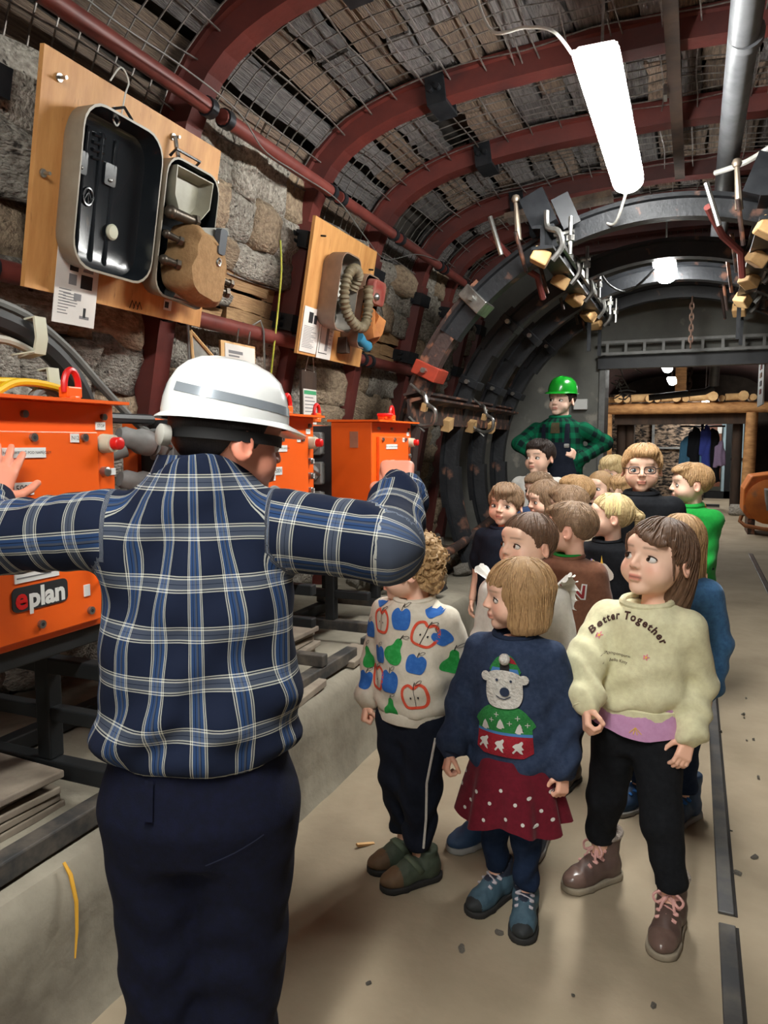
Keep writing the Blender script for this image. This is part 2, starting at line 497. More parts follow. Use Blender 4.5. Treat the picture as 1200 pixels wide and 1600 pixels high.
# ---------------------------------------------------------------- rock wall: stones and boards, each its own piece
def rough_block(seed, nx=3, amp=.16, flat=.0):
    r = random.Random(seed); bm = bmesh.new()
    bmesh.ops.create_cube(bm, size=1)
    bmesh.ops.subdivide_edges(bm, edges=bm.edges, cuts=nx, use_grid_fill=True)
    o = Vector((r.random() * 50, r.random() * 50, r.random() * 50))
    for v in bm.verts:
        p = v.co.copy(); q = p.normalized() * .62
        p = p.lerp(q, .3)
        n = mnoise.noise_vector(p * 2.6 + o) * amp
        v.co = p + n
    me = bpy.data.meshes.new('stone'); bm.to_mesh(me); bm.free()
    me.polygons.foreach_set('use_smooth', [True] * len(me.polygons))
    return me
STM = [rough_block(s, 3) for s in range(7)]
STB = [me.copy() for me in STM[:4]]
for me in STM: me.materials.append(STONE)
for me in STB: me.materials.append(STONEB)
def plank_mesh(seed, mat):
    r = random.Random(seed); bm = bmesh.new(); bmesh.ops.create_cube(bm, size=1)
    bmesh.ops.subdivide_edges(bm, edges=[e for e in bm.edges if abs(e.verts[0].co.y - e.verts[1].co.y) > .5], cuts=3)
    for v in bm.verts:
        v.co.x += r.uniform(-.12, .12); v.co.z += r.uniform(-.07, .07); v.co.y += r.uniform(-.02, .02)
    me = bpy.data.meshes.new('lagging_board'); bm.to_mesh(me); bm.free(); me.materials.append(mat); return me
PLM = [plank_mesh(s, LAG) for s in range(5)] + [plank_mesh(20 + s, LAGG) for s in range(5)]
WPLM = [plank_mesh(50 + s, M('tan_board', (186, 150, 108), (150, 116, 82), rough=.85, scale=5, stretch=(2, .5, 2), bump=.6, bscale=14, rnd=.15)) for s in range(3)]
BAYS = list(zip([.7] + ARY[:-1], ARY))
cnt = 0
r = random.Random(3)
for bi, (ya, yb) in enumerate(BAYS):
    z = .44
    while z < 2.66:
        h = r.uniform(.13, .24)
        if 1.98 < z < 2.2 and bi in (2, 4): h = .085
        y = ya + .05
        while y < yb - .1:
            l = r.uniform(.22, .48)
            if 1.98 < z < 2.2 and bi in (2, 4): l = r.uniform(.3, .6)
            l = min(l, yb - .04 - y)
            wood = (1.98 < z < 2.2 and bi in (2, 4) and r.random() < .85)
            me = r.choice(WPLM) if wood else (r.choice(STB) if r.random() < .28 else r.choice(STM))
            x = x_in(min(z + h / 2, 2.7)) - .19 + r.uniform(-.03, .02)
            if wood: o = part('board', me, None, WALL_L, (x + .05, y + l / 2, z + h / 2), (r.uniform(-.03, .03), .2, 0), (.05, l * .98, h * .9))
            else: o = part('stone', me, None, WALL_L, (x, y + l / 2, z + h / 2), (r.uniform(-.08, .08), r.uniform(.05, .3), r.uniform(-.1, .1)), (.26, l * 1.12, h * 1.14))
            cnt += 1
            y += l
        z += h
# roof lagging boards
i0 = idx_z(2.62)
near = 0
stuff = MB()
for bi, (ya, yb) in enumerate([(-1.3, -.3), (-.3, .7)] + BAYS):
    s = i0
    while s < last - i0:
        wdt = r.uniform(.1, .17)
        p, n = sec(s + wdt * 10, .17 + r.uniform(-.02, .04))
        ang = math.atan2(n.x, n.y)
        visible = p.x < .45 and bi >= 2
        pieces = [(ya, yb)] if r.random() < .4 else [(ya, ya + (yb - ya) * r.uniform(.35, .65))]
        if len(pieces) == 1 and pieces[0][1] < yb: pieces.append((pieces[0][1], yb))
        for (a, b) in pieces:
            if r.random() < .05: continue
            if visible and near < 295:
                part('lagging_board', r.choice(PLM), None, CEIL, (p.x, (a + b) / 2, p.y), (0, ang, 0), (wdt * .93, (b - a) * .97, .05)); near += 1
            else:
                R = rotm(0, ang, 0); stuff.box((p.x, (a + b) / 2, p.y), (wdt * .93, (b - a) * .97, .05), R)
        s += wdt * 20
o = stuff.build('lagging_board_remainder', LAG, CEIL); o['kind'] = 'stuff'
# wire mesh
m = MB(); rw = .0035
ja = idx_z(2.2); 
for bi, (ya, yb) in enumerate([(-.3, .7)] + BAYS):
    a0 = ja if bi not in (4,) else idx_z(1.7)
    ny = max(3, int(round((yb - ya) / .105)))
    for k in range(ny + 1):
        y = ya + (yb - ya) * (k + .5) / (ny + 1)
        pts = []
        for i in range(a0, last - ja + 1, 2):
            p, n = sec(i, .095 + .03 * mnoise.noise((i * .13, y * 3, 1))); pts.append((p.x, y + .012 * mnoise.noise((i * .1, y * 5, 3)), p.y))
        m.tube(pts, rw, 4, caps=False)
    i = a0
    while i < last - ja:
        pts = []
        for q in range(6):
            y = ya + .03 + (yb - ya - .06) * q / 5
            p, n = sec(i + .5 * mnoise.noise((i, y * 2, 5)), .088 + .03 * mnoise.noise((i * .13, y * 3, 1))); pts.append((p.x, y, p.y))
        m.tube(pts, rw * 1.15, 4, caps=False)
        i += r.choice((2.6, 3.0, 3.4, 1.2))
o = m.build('wire_mesh', WIRE); tag(o, 'rusty welded wire mesh holding the roof lagging between arches', 'wire mesh', kind='stuff')
# ---------------------------------------------------------------- lamps
GLOW = emit('lit_diffuser', (255, 255, 250), LAMP)
def tube_lamp(x, y0, y1, z, label, wd=.075):
    t = thing('tube_lamp', label, 'lamp', (x, (y0 + y1) / 2, z), 'fluorescent lamps along the roof')
    m = MB()
    pr = [(wd * math.cos(a), .0 + .06 * math.sin(a)) for a in [math.radians(168) + math.radians(204) * k / 14 for k in range(15)]]
    m.sweep(pr, [lambda a, b, y=y: (x + a, y, z + .06 + b) for y in (y0, y1)])
    m.build('diffuser', GLOW, t, smooth=True)
    m = MB(); pr2 = [(-wd * 1.03, .072), (wd * 1.03, .072), (wd * .8, .095), (-wd * .8, .095)]
    m.sweep(pr2, [lambda a, b, y=y: (x + a, y, z + b) for y in (y0 + .03, y1 - .03)]); m.build('housing', M('lamp_housing', (190, 192, 194), rough=.4), t)
    m = MB()
    for y in (y0 + .2, y1 - .2):
        m = MB(); m.cyl((x, y, z + .09), (x, y, 3.15), .006, n=6); m.build('hanger', STEEL, t)
    return t
tube_lamp(-.36, 2.72, 4.1, 2.68, 'long glowing fluorescent lamp hanging overhead above the children')
tube_lamp(-.36, -.75, .63, 2.68, 'long glowing fluorescent lamp overhead behind the viewer')
tube_lamp(-.36, -4.0, -2.6, 2.68, 'long glowing fluorescent lamp at the back of the gallery')
tube_lamp(-.24, 5.64, 6.08, 2.6, 'glowing lamp above the dark rings near the doorway')
tube_lamp(-.44, 12.1, 12.9, 2.52, 'nearer glowing lamp beyond the doorway')
tube_lamp(-.43, 14.6, 15.5, 2.5, 'farther glowing lamp beyond the doorway')
tube_lamp(.2, 18.4, 19.3, 2.25, 'added unseen lamp lighting the far end from behind the logs')  # added lamp, kept out of view behind the logs, to brighten the far end
# lamp cords and roof wires
def cable(name, pts, rad, mat, label, cat='cable', group=None, per=6, n=8, taper=None):
    m = MB(); q = catmull(pts, per); m.tube(q, rad, n); o = m.build(name, mat, smooth=True, loc=tuple(pts[0])); return tag(o, label, cat, group)
WCORD = M('white_cord', (206, 206, 200), rough=.5)
cable('lamp_cord', [(-.44, 2.76, 2.76), (-.5, 2.7, 2.82), (-.6, 2.72, 2.86), (-.72, 2.74, 2.88), (-.8, 2.8, 3.05)], .006, WCORD, 'short white cord at the near end of the overhead lamp', 'cord')
cable('lamp_cord', [(-.36, 4.1, 2.74), (-.39, 4.25, 2.7), (-.45, 4.4, 2.62), (-.52, 4.48, 2.66)], .008, WCORD, 'pale cord from the far end of the lamp to the dark ring', 'cord')
cable('roof_cable', [(.05, 4.52, 2.86), (.2, 4.4, 2.86), (.4, 4.3, 2.93), (.8, 4.2, 3.02), (1.3, 4.1, 3.0)], .014, WCORD, 'pale cable curving over the first dark ring at the right', 'cable')
cable('lamp_cord', [(-.7, 5.5, 2.72), (-.62, 5.6, 2.55), (-.5, 5.7, 2.49), (-.4, 5.62, 2.52), (-.3, 5.64, 2.62)], .008, RUB, 'dark looped cord near the lamp above the dark rings', 'cord')
cable('wall_wire', [(-1.7, 1.4, 2.75), (-1.72, 1.9, 2.73), (-1.72, 2.25, 2.74), (-1.74, 2.65, 2.74), (-1.8, 2.95, 2.7), (-1.83, 3.3, 2.72), (-1.83, 3.75, 2.72), (-1.83, 4.1, 2.62), (-1.86, 4.5, 2.58), (-1.84, 5.0, 2.72), (-1.8, 5.4, 2.76)], .0032, GCAB, 'thin grey wire sagging along the wall above the boards', 'wire')
cable('earth_wire', [(-2.0, 3.42, 2.45), (-2.02, 3.46, 2.3), (-2.05, 3.47, 2.1), (-2.06, 3.45, 1.95), (-2.1, 3.47, 1.75), (-2.12, 3.46, 1.5)], .005, M('yellow_green_wire', (196, 190, 70), (150, 160, 50), rough=.5, scale=30), 'thin yellow-green wire hanging beside the arch between the boards', 'wire')
# ventilation pipe
PIPE2 = M('dull_grey_pipe', (118, 120, 124), (98, 100, 104), rough=.5, metal=.2, scale=8)
vp = thing('ventilation_pipe', 'light grey galvanised pipe running under the roof to the doorway', 'pipe', (.13, -2, 2.98))
m = MB(); m.cyl((.13, -2, 2.98), (.11, 7.5, 2.98), .058, n=18); m.build('pipe_body', PIPE2, vp, smooth=True)
for y in (1.2, 3.3, 5.4):
    m = MB(); m.cyl((.128, y, 2.98), (.128, y + .05, 2.98), .066, n=18); m.build('sleeve', PIPE2, vp, smooth=True)
# small metal roof brackets beside the lamp
rail = thing('roof_rail', 'dark flat steel rail fixed to the roof beside the lamp', 'rail', (-.15, 2, 3.1))
m = MB(); m.bb((-.18, 1.2, 3.13), (-.12, 5.4, 3.15)); m.build('rail_body', WOODD, rail)
for y in (2.1, 3.0, 4.0):
    m = MB(); m.bb((-.2, y, 3.09), (-.185, y + .08, 3.14)); m.build('bracket', STEEL, rail)

# ---------------------------------------------------------------- plywood boards
def board_frame(yl, yr, zt, zb, xt, xb):
    # local frame on the board face: s along Y, t up, h out of the board
    up = Vector((xt - xb, 0, zt - zb)); Hh = up.length; up.normalize()
    nrm = Vector((up.z, 0, -up.x))
    o = Vector((xb, yl, zb))
    return (lambda s, t, h=0: tuple(o + Vector((0, s, 0)) + up * t + nrm * h)), yr - yl, Hh, up, nrm
def plate(m, F, poly, h0, h1, mi=0):
    m.prism(poly, h0, h1, lambda a, b, h: F(a, b, h), mi); return m
def rect(s0, t0, s1, t1): return [(s0, t0), (s1, t0), (s1, t1), (s0, t1)]
def rrect(s0, t0, s1, t1, r, n=4, sk=0.0):
    out = []
    for cx, cy, a0 in ((s1 - r, t1 - r, 0), (s0 + r, t1 - r, 90), (s0 + r, t0 + r, 180), (s1 - r, t0 + r, 270)):
        for k in range(n + 1):
            a = math.radians(a0 + 90 * k / n); out.append((cx + r * math.cos(a) + sk * 0, cy + r * math.sin(a)))
    return out
def tray_mesh(m, F, poly, h0, h1, wall, floor, mi_out=0, mi_in=1):
    # open shell: outer skin, rim and inside, opening towards +h
    n = len(poly); cx = sum(p[0] for p in poly) / n; cy = sum(p[1] for p in poly) / n
    def sc(k): return [(cx + (a - cx) * k, cy + (b - cy) * k) for a, b in poly]
    rings = [(sc(.86), h0, mi_out), (sc(.97), h0 + (h1 - h0) * .3, mi_out), (poly, h1, mi_out), (sc(1 - wall), h1, mi_out), (sc(.95 - wall), h0 + (h1 - h0) * .35, mi_in), (sc(.84 - wall), h0 + floor, mi_in)]
    o = len(m.v)
    for pl, h, _ in rings:
        for a, b in pl: m.v.append(F(a, b, h))
    for j in range(len(rings) - 1):
        for i in range(n):
            m.f.append((o + j * n + i, o + j * n + (i + 1) % n, o + (j + 1) * n + (i + 1) % n, o + (j + 1) * n + i)); m.m.append(rings[j + 1][2])
    m.f.append(tuple(o + i for i in range(n - 1, -1, -1))); m.m.append(mi_out)
    m.f.append(tuple(o + 5 * n + i for i in range(n))); m.m.append(mi_in)
    return m
def decal_text(m, F, txt, s, t, size, h, mi=0, bold=0, align='CENTER'):
    vs, fs = text_faces(txt, size, bold, align); m.add([F(s + a, t + b, h) for a, b, _ in vs], fs, mi); return m
def sheet(name, label, F, s0, t0, s1, t1, h, lines, group='paper sheets on the boards'):
    t = thing(name, label, 'paper', F((s0 + s1) / 2, (t0 + t1) / 2, h), group)
    m = MB(); plate(m, F, rect(s0, t0, s1, t1), h, h + .002); m.build('page', PAPER, t)
    m = MB()
    for poly, k in lines: plate(m, F, [(s0 + (s1 - s0) * a, t0 + (t1 - t0) * b) for a, b in poly], h + .002, h + .0028, k)
    m.build('print', [INK, GINK], t)
    return t
def L_rect(a, b, c, d): return rect(a, b, c, d)
def text_lines(a0, a1, b0, b1, n, seed, k=1, th=.012):
    rr = random.Random(seed); out = []
    for i in range(n):
        b = b1 - (b1 - b0) * i / n
        out.append((rect(a0, b - th, a0 + (a1 - a0) * rr.uniform(.55, 1), b), k))
    return out
F1, W1, H1, up1, n1 = board_frame(1.77, 2.67, 2.605, 1.905, -1.835, -1.96)
pb = thing('plywood_board', 'large plywood board with the opened breathing apparatus', 'board', F1(W1 / 2, 0, 0), 'plywood display boards')
m = MB(); plate(m, F1, rect(0, 0, W1, H1), -.018, 0); m.build('panel', PLY, pb)
for s, t in ((.06, .64), (.03, .35), (.6, .66), (.86, .58)):
    m = MB(); m.cyl(F1(s, t, 0), F1(s, t, .035), .0055, n=8); m.cyl(F1(s, t, .003), F1(s, t, .008), .013, n=10); m.build('hook_screw', STEEL, pb, smooth=True)
GREYCASE = M('greyish_case', (150, 142, 126), (128, 120, 106), rough=.45, scale=8)
BLK = M('glossy_black_inside', (22, 26, 30), (28, 32, 36), rough=.22, scale=6, coat=.3)
lid = thing('apparatus_case_lid', 'large open case lid with glossy black inside on the plywood board', 'case lid', F1(.27, .12, .0))
PL = rrect(.075, .09, .445, .60, .085, 5)
m = MB(); tray_mesh(m, F1, PL, .0, .105, .03, .02); m.build('lid_shell', [GREYCASE, BLK], lid, smooth=True)
for s in (.17, .235, .3):
    m = MB(); m.tube([F1(s, .13, .024), F1(s, .3, .017), F1(s, .54, .024)], .007, 8); m.build('stiffening_rib', BLK, lid, smooth=True)
for s, t in ((.155, .42), (.285, .42)):
    m = MB(); plate(m, F1, rrect(s - .026, t - .03, s + .026, t + .04, .008), .015, .028); o = m.build('strap_plate', BLK, lid)
    m = MB(); m.ball(F1(s, t - .012, .029), .007, 8); m.build('rivet', STEEL, o, smooth=True)
m = MB()
for k in range(4): m.tube([F1(.2, .455 + k * .024, .022), F1(.25, .46 + k * .024, .022)], .006, 6)
m.build('vent_slots', BLK, lid, smooth=True)
m = MB(); m.lathe([(.026, 0), (.027, .006), (.021, .012), (.0, .013)], F1(.31, .245, .03), 18, Matrix(((n1.x, 0, up1.x), (n1.y, 1, up1.y), (n1.z, 0, up1.z))) @ Matrix(((0, 0, 1), (1, 0, 0), (0, 1, 0))))
m.build('round_knob', IVORY, lid, smooth=True)
m = MB()
q = [F1(.2 + .022 * math.cos(a), .33 + .027 * math.sin(a), .022) for a in np.linspace(0, 2 * math.pi, 17)[:-1]]
m.tube(q, .004, 6, closed=True); m.tube([F1(.2, .31, .022), F1(.2, .35, .022)], .003, 5); m.tube([F1(.185, .32, .022), F1(.2, .345, .022), F1(.215, .32, .022)], .003, 5)
m.build('embossed_emblem', BLK, lid, smooth=True)
m = MB(); q = catmull([F1(.25, .71, .02), F1(.27, .76, .04), F1(.3, .73, .05), F1(.28, .68, .06), F1(.26, .6, .07), F1(.245, .57, .07), F1(.23, .6, .06), F1(.25, .63, .05)], 5)
m.tube(q, .0028, 5); m.build('hanging_wire', WCORD, lid, smooth=True)
m = MB(); m.tube([F1(.2, .605, .09), F1(.24, .625, .1), F1(.29, .605, .09)], .005, 6); m.build('latch', BLK, lid, smooth=True)

app = thing('breathing_apparatus', 'breathing apparatus with tan canvas bag in a grey half case', 'apparatus', F1(.65, .1, 0))
PA = rrect(.475, .07, .79, .57, .07, 5)
m = MB(); tray_mesh(m, F1, PA, .0, .1, .03, .02); m.build('half_case', [GREYCASE, BLK], app, smooth=True)
m = MB(); tray_mesh(m, F1, [(.52, .54), (.525, .44), (.56, .385), (.62, .372), (.69, .39), (.735, .44), (.74, .54)], .04, .105, .04, .012, 0, 0); m.build('inner_tray', M('olive_tray', (158, 154, 136), (138, 134, 118), rough=.4), app, smooth=True)
def smooth2_(pts):
    q = catmull([(a, c, 0) for a, c in pts[-1:] + pts + pts[:2]], 4)[4:4 + 4 * len(pts)]
    return [(v.x, v.y) for v in q]
CANV = M('tan_canvas', (158, 124, 84), (138, 106, 70), rough=.9, scale=40, bump=.3, bscale=90)
m = MB()
poly = smooth2_([(.55, .13), (.60, .10), (.71, .075), (.775, .09), (.79, .2), (.78, .29), (.69, .335), (.59, .35), (.57, .3), (.545, .2)])
n_ = len(poly)
def bagring(k, h, j=0):
    cx, cy = .67, .2
    return [F1(cx + (a - cx) * k, cy + (b - cy) * k, h + .006 * math.sin(a * 60 + b * 45 + j)) for a, b in poly]
for k, h in ((.96, .06), (1.03, .11), (1.0, .165), (.82, .19)): m.v += bagring(k, h, k)
for j in range(3):
    for i in range(n_): m.f.append((j * n_ + i, j * n_ + (i + 1) % n_, (j + 1) * n_ + (i + 1) % n_, (j + 1) * n_ + i)); m.m.append(0)
m.f.append(tuple(3 * n_ + i for i in range(n_))); m.m.append(0)
bag = m.build('canvas_bag', CANV, app, smooth=True)
m = MB(); q = [F1(.715 + .011 * math.cos(a), .245 + .013 * math.sin(a), .192) for a in np.linspace(0, 2 * math.pi, 13)[:-1]]; m.tube(q, .0045, 6, closed=True); m.build('eyelet', STEEL, bag, smooth=True)
m = MB(); m.box(F1(.70, .345, .14), (.05, .22, .03), rotm(.25, -.18, 0)); m.build('cross_bar', M('grey_bar', (122, 120, 112), (100, 98, 92), rough=.4, metal=.4), app)
m = MB(); plate(m, F1, rrect(.7, .275, .745, .37, .012), .17, .195); m.build('buckle', M('slate_buckle', (74, 78, 84), rough=.4), app)
BRASS = M('dull_brass_fitting', (92, 82, 70), (64, 58, 52), rough=.4, metal=.6, scale=12)
for a, b, rr_ in (((.5, .37), (.6, .365), .022), ((.49, .29), (.53, .28), .014), ((.49, .2), (.53, .195), .016), ((.8, .2), (.87, .19), .016), ((.8, .15), (.85, .15), .018)):
    m = MB(); p0 = F1(a[0], a[1], .115); p1 = F1(b[0], b[1], .14)
    m.cyl(p0, p1, rr_, rr_ * .8, 12); m.ball(p0, rr_ * 1.15, 10); m.cyl(p1, tuple(Vector(p1) + (Vector(p1) - Vector(p0)).normalized() * .015), rr_ * 1.2, n=6); m.build('valve', BRASS, app, smooth=True)
m = MB(); m.cyl(F1(.6, .1, .07), F1(.75, .085, .08), .028, n=14); m.ball(F1(.75, .085, .08), .028, 12); m.build('steel_cylinder', STEEL, app, smooth=True)
m = MB(); m.tube([F1(.54, .575, .05), F1(.54, .6, .075), F1(.68, .6, .075), F1(.68, .575, .05)], .006, 6); m.build('carry_handle', BLK, app, smooth=True)
m = MB(); m.tube([F1(.59, .66, .02), F1(.595, .62, .03), F1(.6, .585, .04)], .008, 6); m.build('hook', STEEL, app, smooth=True)

sheet('instruction_sheet', 'long instruction sheet with drawings hanging below the black case lid', F1, .105, -.09, .29, .16, .012,
      [(rect(.3, .93, .7, .945), 0), (rect(.3, .7, .5, .9), 0), (rect(.62, .72, .86, .92), 1), (rect(.3, .52, .48, .66), 1), (rect(.58, .5, .86, .68), 0), (rect(.45, .33, .62, .42), 1), (rect(.62, .1, .85, .14), 1), (rect(.7, .12, .76, .25), 0)]
      + text_lines(.1, .38, .1, .45, 9, 2) + text_lines(.2, .55, .22, .4, 5, 5))
sheet('small_label', 'small worn sticker under the breathing apparatus', F1, .655, .035, .7, .075, .001, [(rect(.1, .2, .6, .8), 0)])
m = MB()
for k in range(3): m.tube([F1(.47 + .02 * k, .0 + .01, .001), F1(.48 + .02 * k, .04, .001), F1(.495 + .02 * k, .015, .001)], .0016, 4)
m.build('scribble', INK, pb)

F2, W2, H2, up2, n2 = board_frame(3.5, 4.3, 2.575, 1.885, -1.835, -1.955)
pb2 = thing('plywood_board', 'smaller plywood board with the hose apparatus and papers', 'board', F2(W2 / 2, 0, 0), 'plywood display boards')
m = MB(); plate(m, F2, rect(0, 0, W2, H2), -.018, 0); m.build('panel', PLY, pb2)
for s, t in ((.08, .62), (.72, .58)):
    m = MB(); m.cyl(F2(s, t, 0), F2(s, t, .03), .005, n=8); m.build('hook_screw', CLAMP, pb2)
BRC = M('brown_case', (132, 108, 92), (112, 92, 78), rough=.45, scale=8); INS = M('grey_case_inside', (120, 114, 104), (96, 92, 86), rough=.5, scale=8)
ha = thing('hose_apparatus', 'apparatus half case holding a corrugated breathing hose', 'apparatus', F2(.25, .2, 0))
m = MB(); tray_mesh(m, F2, rrect(.13, .16, .37, .57, .06, 5), 0, .12, .035, .02); m.build('half_case', [BRC, INS], ha, smooth=True)
HOSE = M('khaki_hose', (112, 100, 76), (92, 82, 62), rough=.7, scale=20)
q = catmull([F2(.36, .4, .09), F2(.345, .47, .12), F2(.28, .5, .13), F2(.21, .47, .13), F2(.185, .38, .13), F2(.2, .29, .14), F2(.25, .23, .16), F2(.33, .2, .18), F2(.4, .23, .18), F2(.43, .32, .17), F2(.43, .44, .15)], 12)
m = MB(); m.tube(q, [.027 + .005 * math.sin(i * 1.9) for i in range(len(q))], 12); m.build('corrugated_hose', HOSE, ha, smooth=True)
for s, t in ((.2, .21), (.33, .31)):
    m = MB(); m.lathe([(.03, 0), (.034, .012), (.03, .03), (.015, .045), (0, .05)], F2(s, t, .05), 14, rotm(0, 1.2, 0)); m.build('chrome_valve', STEEL, ha, smooth=True)
m = MB(); plate(m, F2, rrect(.24, .34, .32, .44, .03), .03, .06); m.build('clear_bottle', M('pale_bottle', (188, 188, 180), rough=.3), ha)
hb = thing('hose_apparatus', 'narrow open case with red harness and orange rubber bag', 'apparatus', F2(.55, .1, 0))
m = MB(); tray_mesh(m, F2, rrect(.45, .1, .66, .52, .05, 5), 0, .12, .035, .02); m.build('half_case', [BRC, BLK], hb, smooth=True)
m = MB(); plate(m, F2, rrect(.5, .36, .67, .5, .03), .1, .16); o = m.build('red_canister', M('dull_red', (128, 44, 40), (150, 110, 96), rough=.5, scale=5), hb, bevel=.012)
m = MB(); m.ball(F2(.53, .4, .16), .024, 12); m.build('chrome_dome', STEEL, o, smooth=True)
m = MB(); pts = [(.47, .35), (.53, .31), (.6, .33), (.68, .3), (.67, .2), (.64, .13), (.6, .17), (.54, .15), (.49, .22)]
n_ = len(pts)
for k, h in ((1, .1), (1.05, .14), (.75, .185)):
    for i, (a, b) in enumerate(pts): m.v.append(F2(.57 + (a - .57) * k, .24 + (b - .24) * k, h + .015 * math.sin(i * 2.3)))
for j in range(2):
    for i in range(n_): m.f.append((j * n_ + i, j * n_ + (i + 1) % n_, (j + 1) * n_ + (i + 1) % n_, (j + 1) * n_ + i)); m.m.append(0)
m.v.append(F2(.57, .25, .165))
for i in range(n_): m.f.append((2 * n_ + i, 2 * n_ + (i + 1) % n_, 3 * n_)); m.m.append(0)
m.build('rubber_bag', M('orange_rubber', (186, 122, 66), (150, 92, 48), rough=.7, scale=10), hb, smooth=True)
m = MB(); m.cyl(F2(.5, .16, .1), F2(.6, .12, .12), .035, n=14); m.ball(F2(.6, .12, .12), .033, 12); m.build('blue_cylinder', M('blue_paint', (58, 128, 160), rough=.35), hb, smooth=True)
m = MB(); m.box(F2(.47, .1, .03), (.06, .05, .09)); m.build('support_bracket', WOODD, hb)
sheet('instruction_sheet', 'left paper sheet with a figure on the smaller board', F2, .01, .015, .195, .25, .003,
      [(rect(.3, .66, .55, .9), 0), (rect(.62, .66, .8, .86), 0)] + text_lines(.1, .9, .08, .58, 14, 9))
sheet('instruction_sheet', 'right paper sheet with a table diagram on the smaller board', F2, .2, .0, .37, .225, .005,
      [(rect(.1, .12, .12, .85), 0), (rect(.1, .83, .7, .85), 0), (rect(.1, .12, .7, .14), 0), (rect(.5, .2, .68, .8), 1)] + text_lines(.72, .95, .2, .8, 6, 11) + [(rect(.1, .9, .7, .92), 0)])

# small things hanging under the tie pipe
gl = thing('framed_pane', 'dusty triangular pane leaning behind the helmet', 'pane', (-2.06, 2.83, 1.55))
fn = lambda a, b, h: (-2.09 + h, 2.75 + a, 1.55 + b)
m = MB(); m.prism([(0, 0), (.34, 0), (.33, .17), (0.01, .36)], 0, .008, fn); m.build('pane', M('dusty_glass', (142, 140, 134), (108, 106, 100), rough=.4, scale=9), gl)
m = MB(); m.tube([fn(.01, .36, .012), fn(.05, 0, .012)], .008, 6); m.tube([fn(.01, .36, .012), fn(.33, .17, .012)], .008, 6); m.build('frame', WOODC, gl)
hs = thing('notice_card', 'white notice card on a backing board hanging from the tie pipe', 'notice', (-2.08, 3.15, 1.88))
m = MB(); m.bb((-2.095, 3.0, 1.66), (-2.085, 3.3, 1.9)); m.build('backing', WOODC, hs)
m = MB(); m.bb((-2.085, 3.03, 1.67), (-2.082, 3.29, 1.89)); m.build('page', PAPER, hs)
m = MB(); m.bb((-2.082, 3.06, 1.845), (-2.081, 3.18, 1.86)); m.bb((-2.082, 3.06, 1.83), (-2.081, 3.15, 1.838))
m.tube([(-2.081, 3.06, 1.74), (-2.081, 3.14, 1.75), (-2.081, 3.18, 1.79), (-2.081, 3.22, 1.745), (-2.081, 3.27, 1.75)], .002, 4); m.build('print', GINK, hs)
for y in (3.1, 3.2):
    m = MB(); m.tube([(-2.06, y, 1.9), (-2.05, y, 1.96), (-2.09, y, 2.01)], .004, 5); m.build('hook', STEEL, hs)
hk = MB(); hk.tube([(-2.1, 3.28, 2.0), (-2.05, 3.3, 2.03), (-2.04, 3.31, 1.98), (-2.05, 3.33, 1.75)], .006, 6); tag(hk.build('steel_hook', STEEL, smooth=True, loc=(-2.05, 3.3, 1.75)), 'long bent steel hook over the tie pipe behind the helmet', 'hook')
rd = MB(); rd.tube([(-2.06, 2.72, 1.98), (-2.06, 2.73, 1.5)], .006, 6); tag(rd.build('steel_rod', STEEL, smooth=True, loc=(-2.06, 2.73, 1.5)), 'thin steel rod hanging beside the dusty triangular pane', 'rod')
sg = thing('hanging_sign', 'narrow dark board with a white and green notice on strings', 'sign', (-2.06, 3.82, 1.6))
m = MB(); m.bb((-2.075, 3.74, 1.52), (-2.06, 3.92, 1.83)); m.build('backing', WOODD, sg)
m = MB(); m.bb((-2.06, 3.755, 1.52), (-2.057, 3.91, 1.72)); m.build('page', PAPER, sg)
m = MB(); m.bb((-2.057, 3.76, 1.69), (-2.056, 3.905, 1.712)); m.build('green_heading', M('green_print', (70, 160, 110), rough=.7), sg)
m = MB()
for k in range(7): m.bb((-2.057, 3.77, 1.67 - k * .02), (-2.056, 3.77 + .1 + .02 * (k % 3), 1.675 - k * .02))
m.build('print', GINK, sg)
m = MB(); m.tube([(-2.06, 3.78, 1.82), (-2.04, 3.82, 1.97)], .003, 4); m.tube([(-2.06, 3.89, 1.82), (-2.04, 3.83, 1.97)], .003, 4); m.build('string', WCORD, sg)

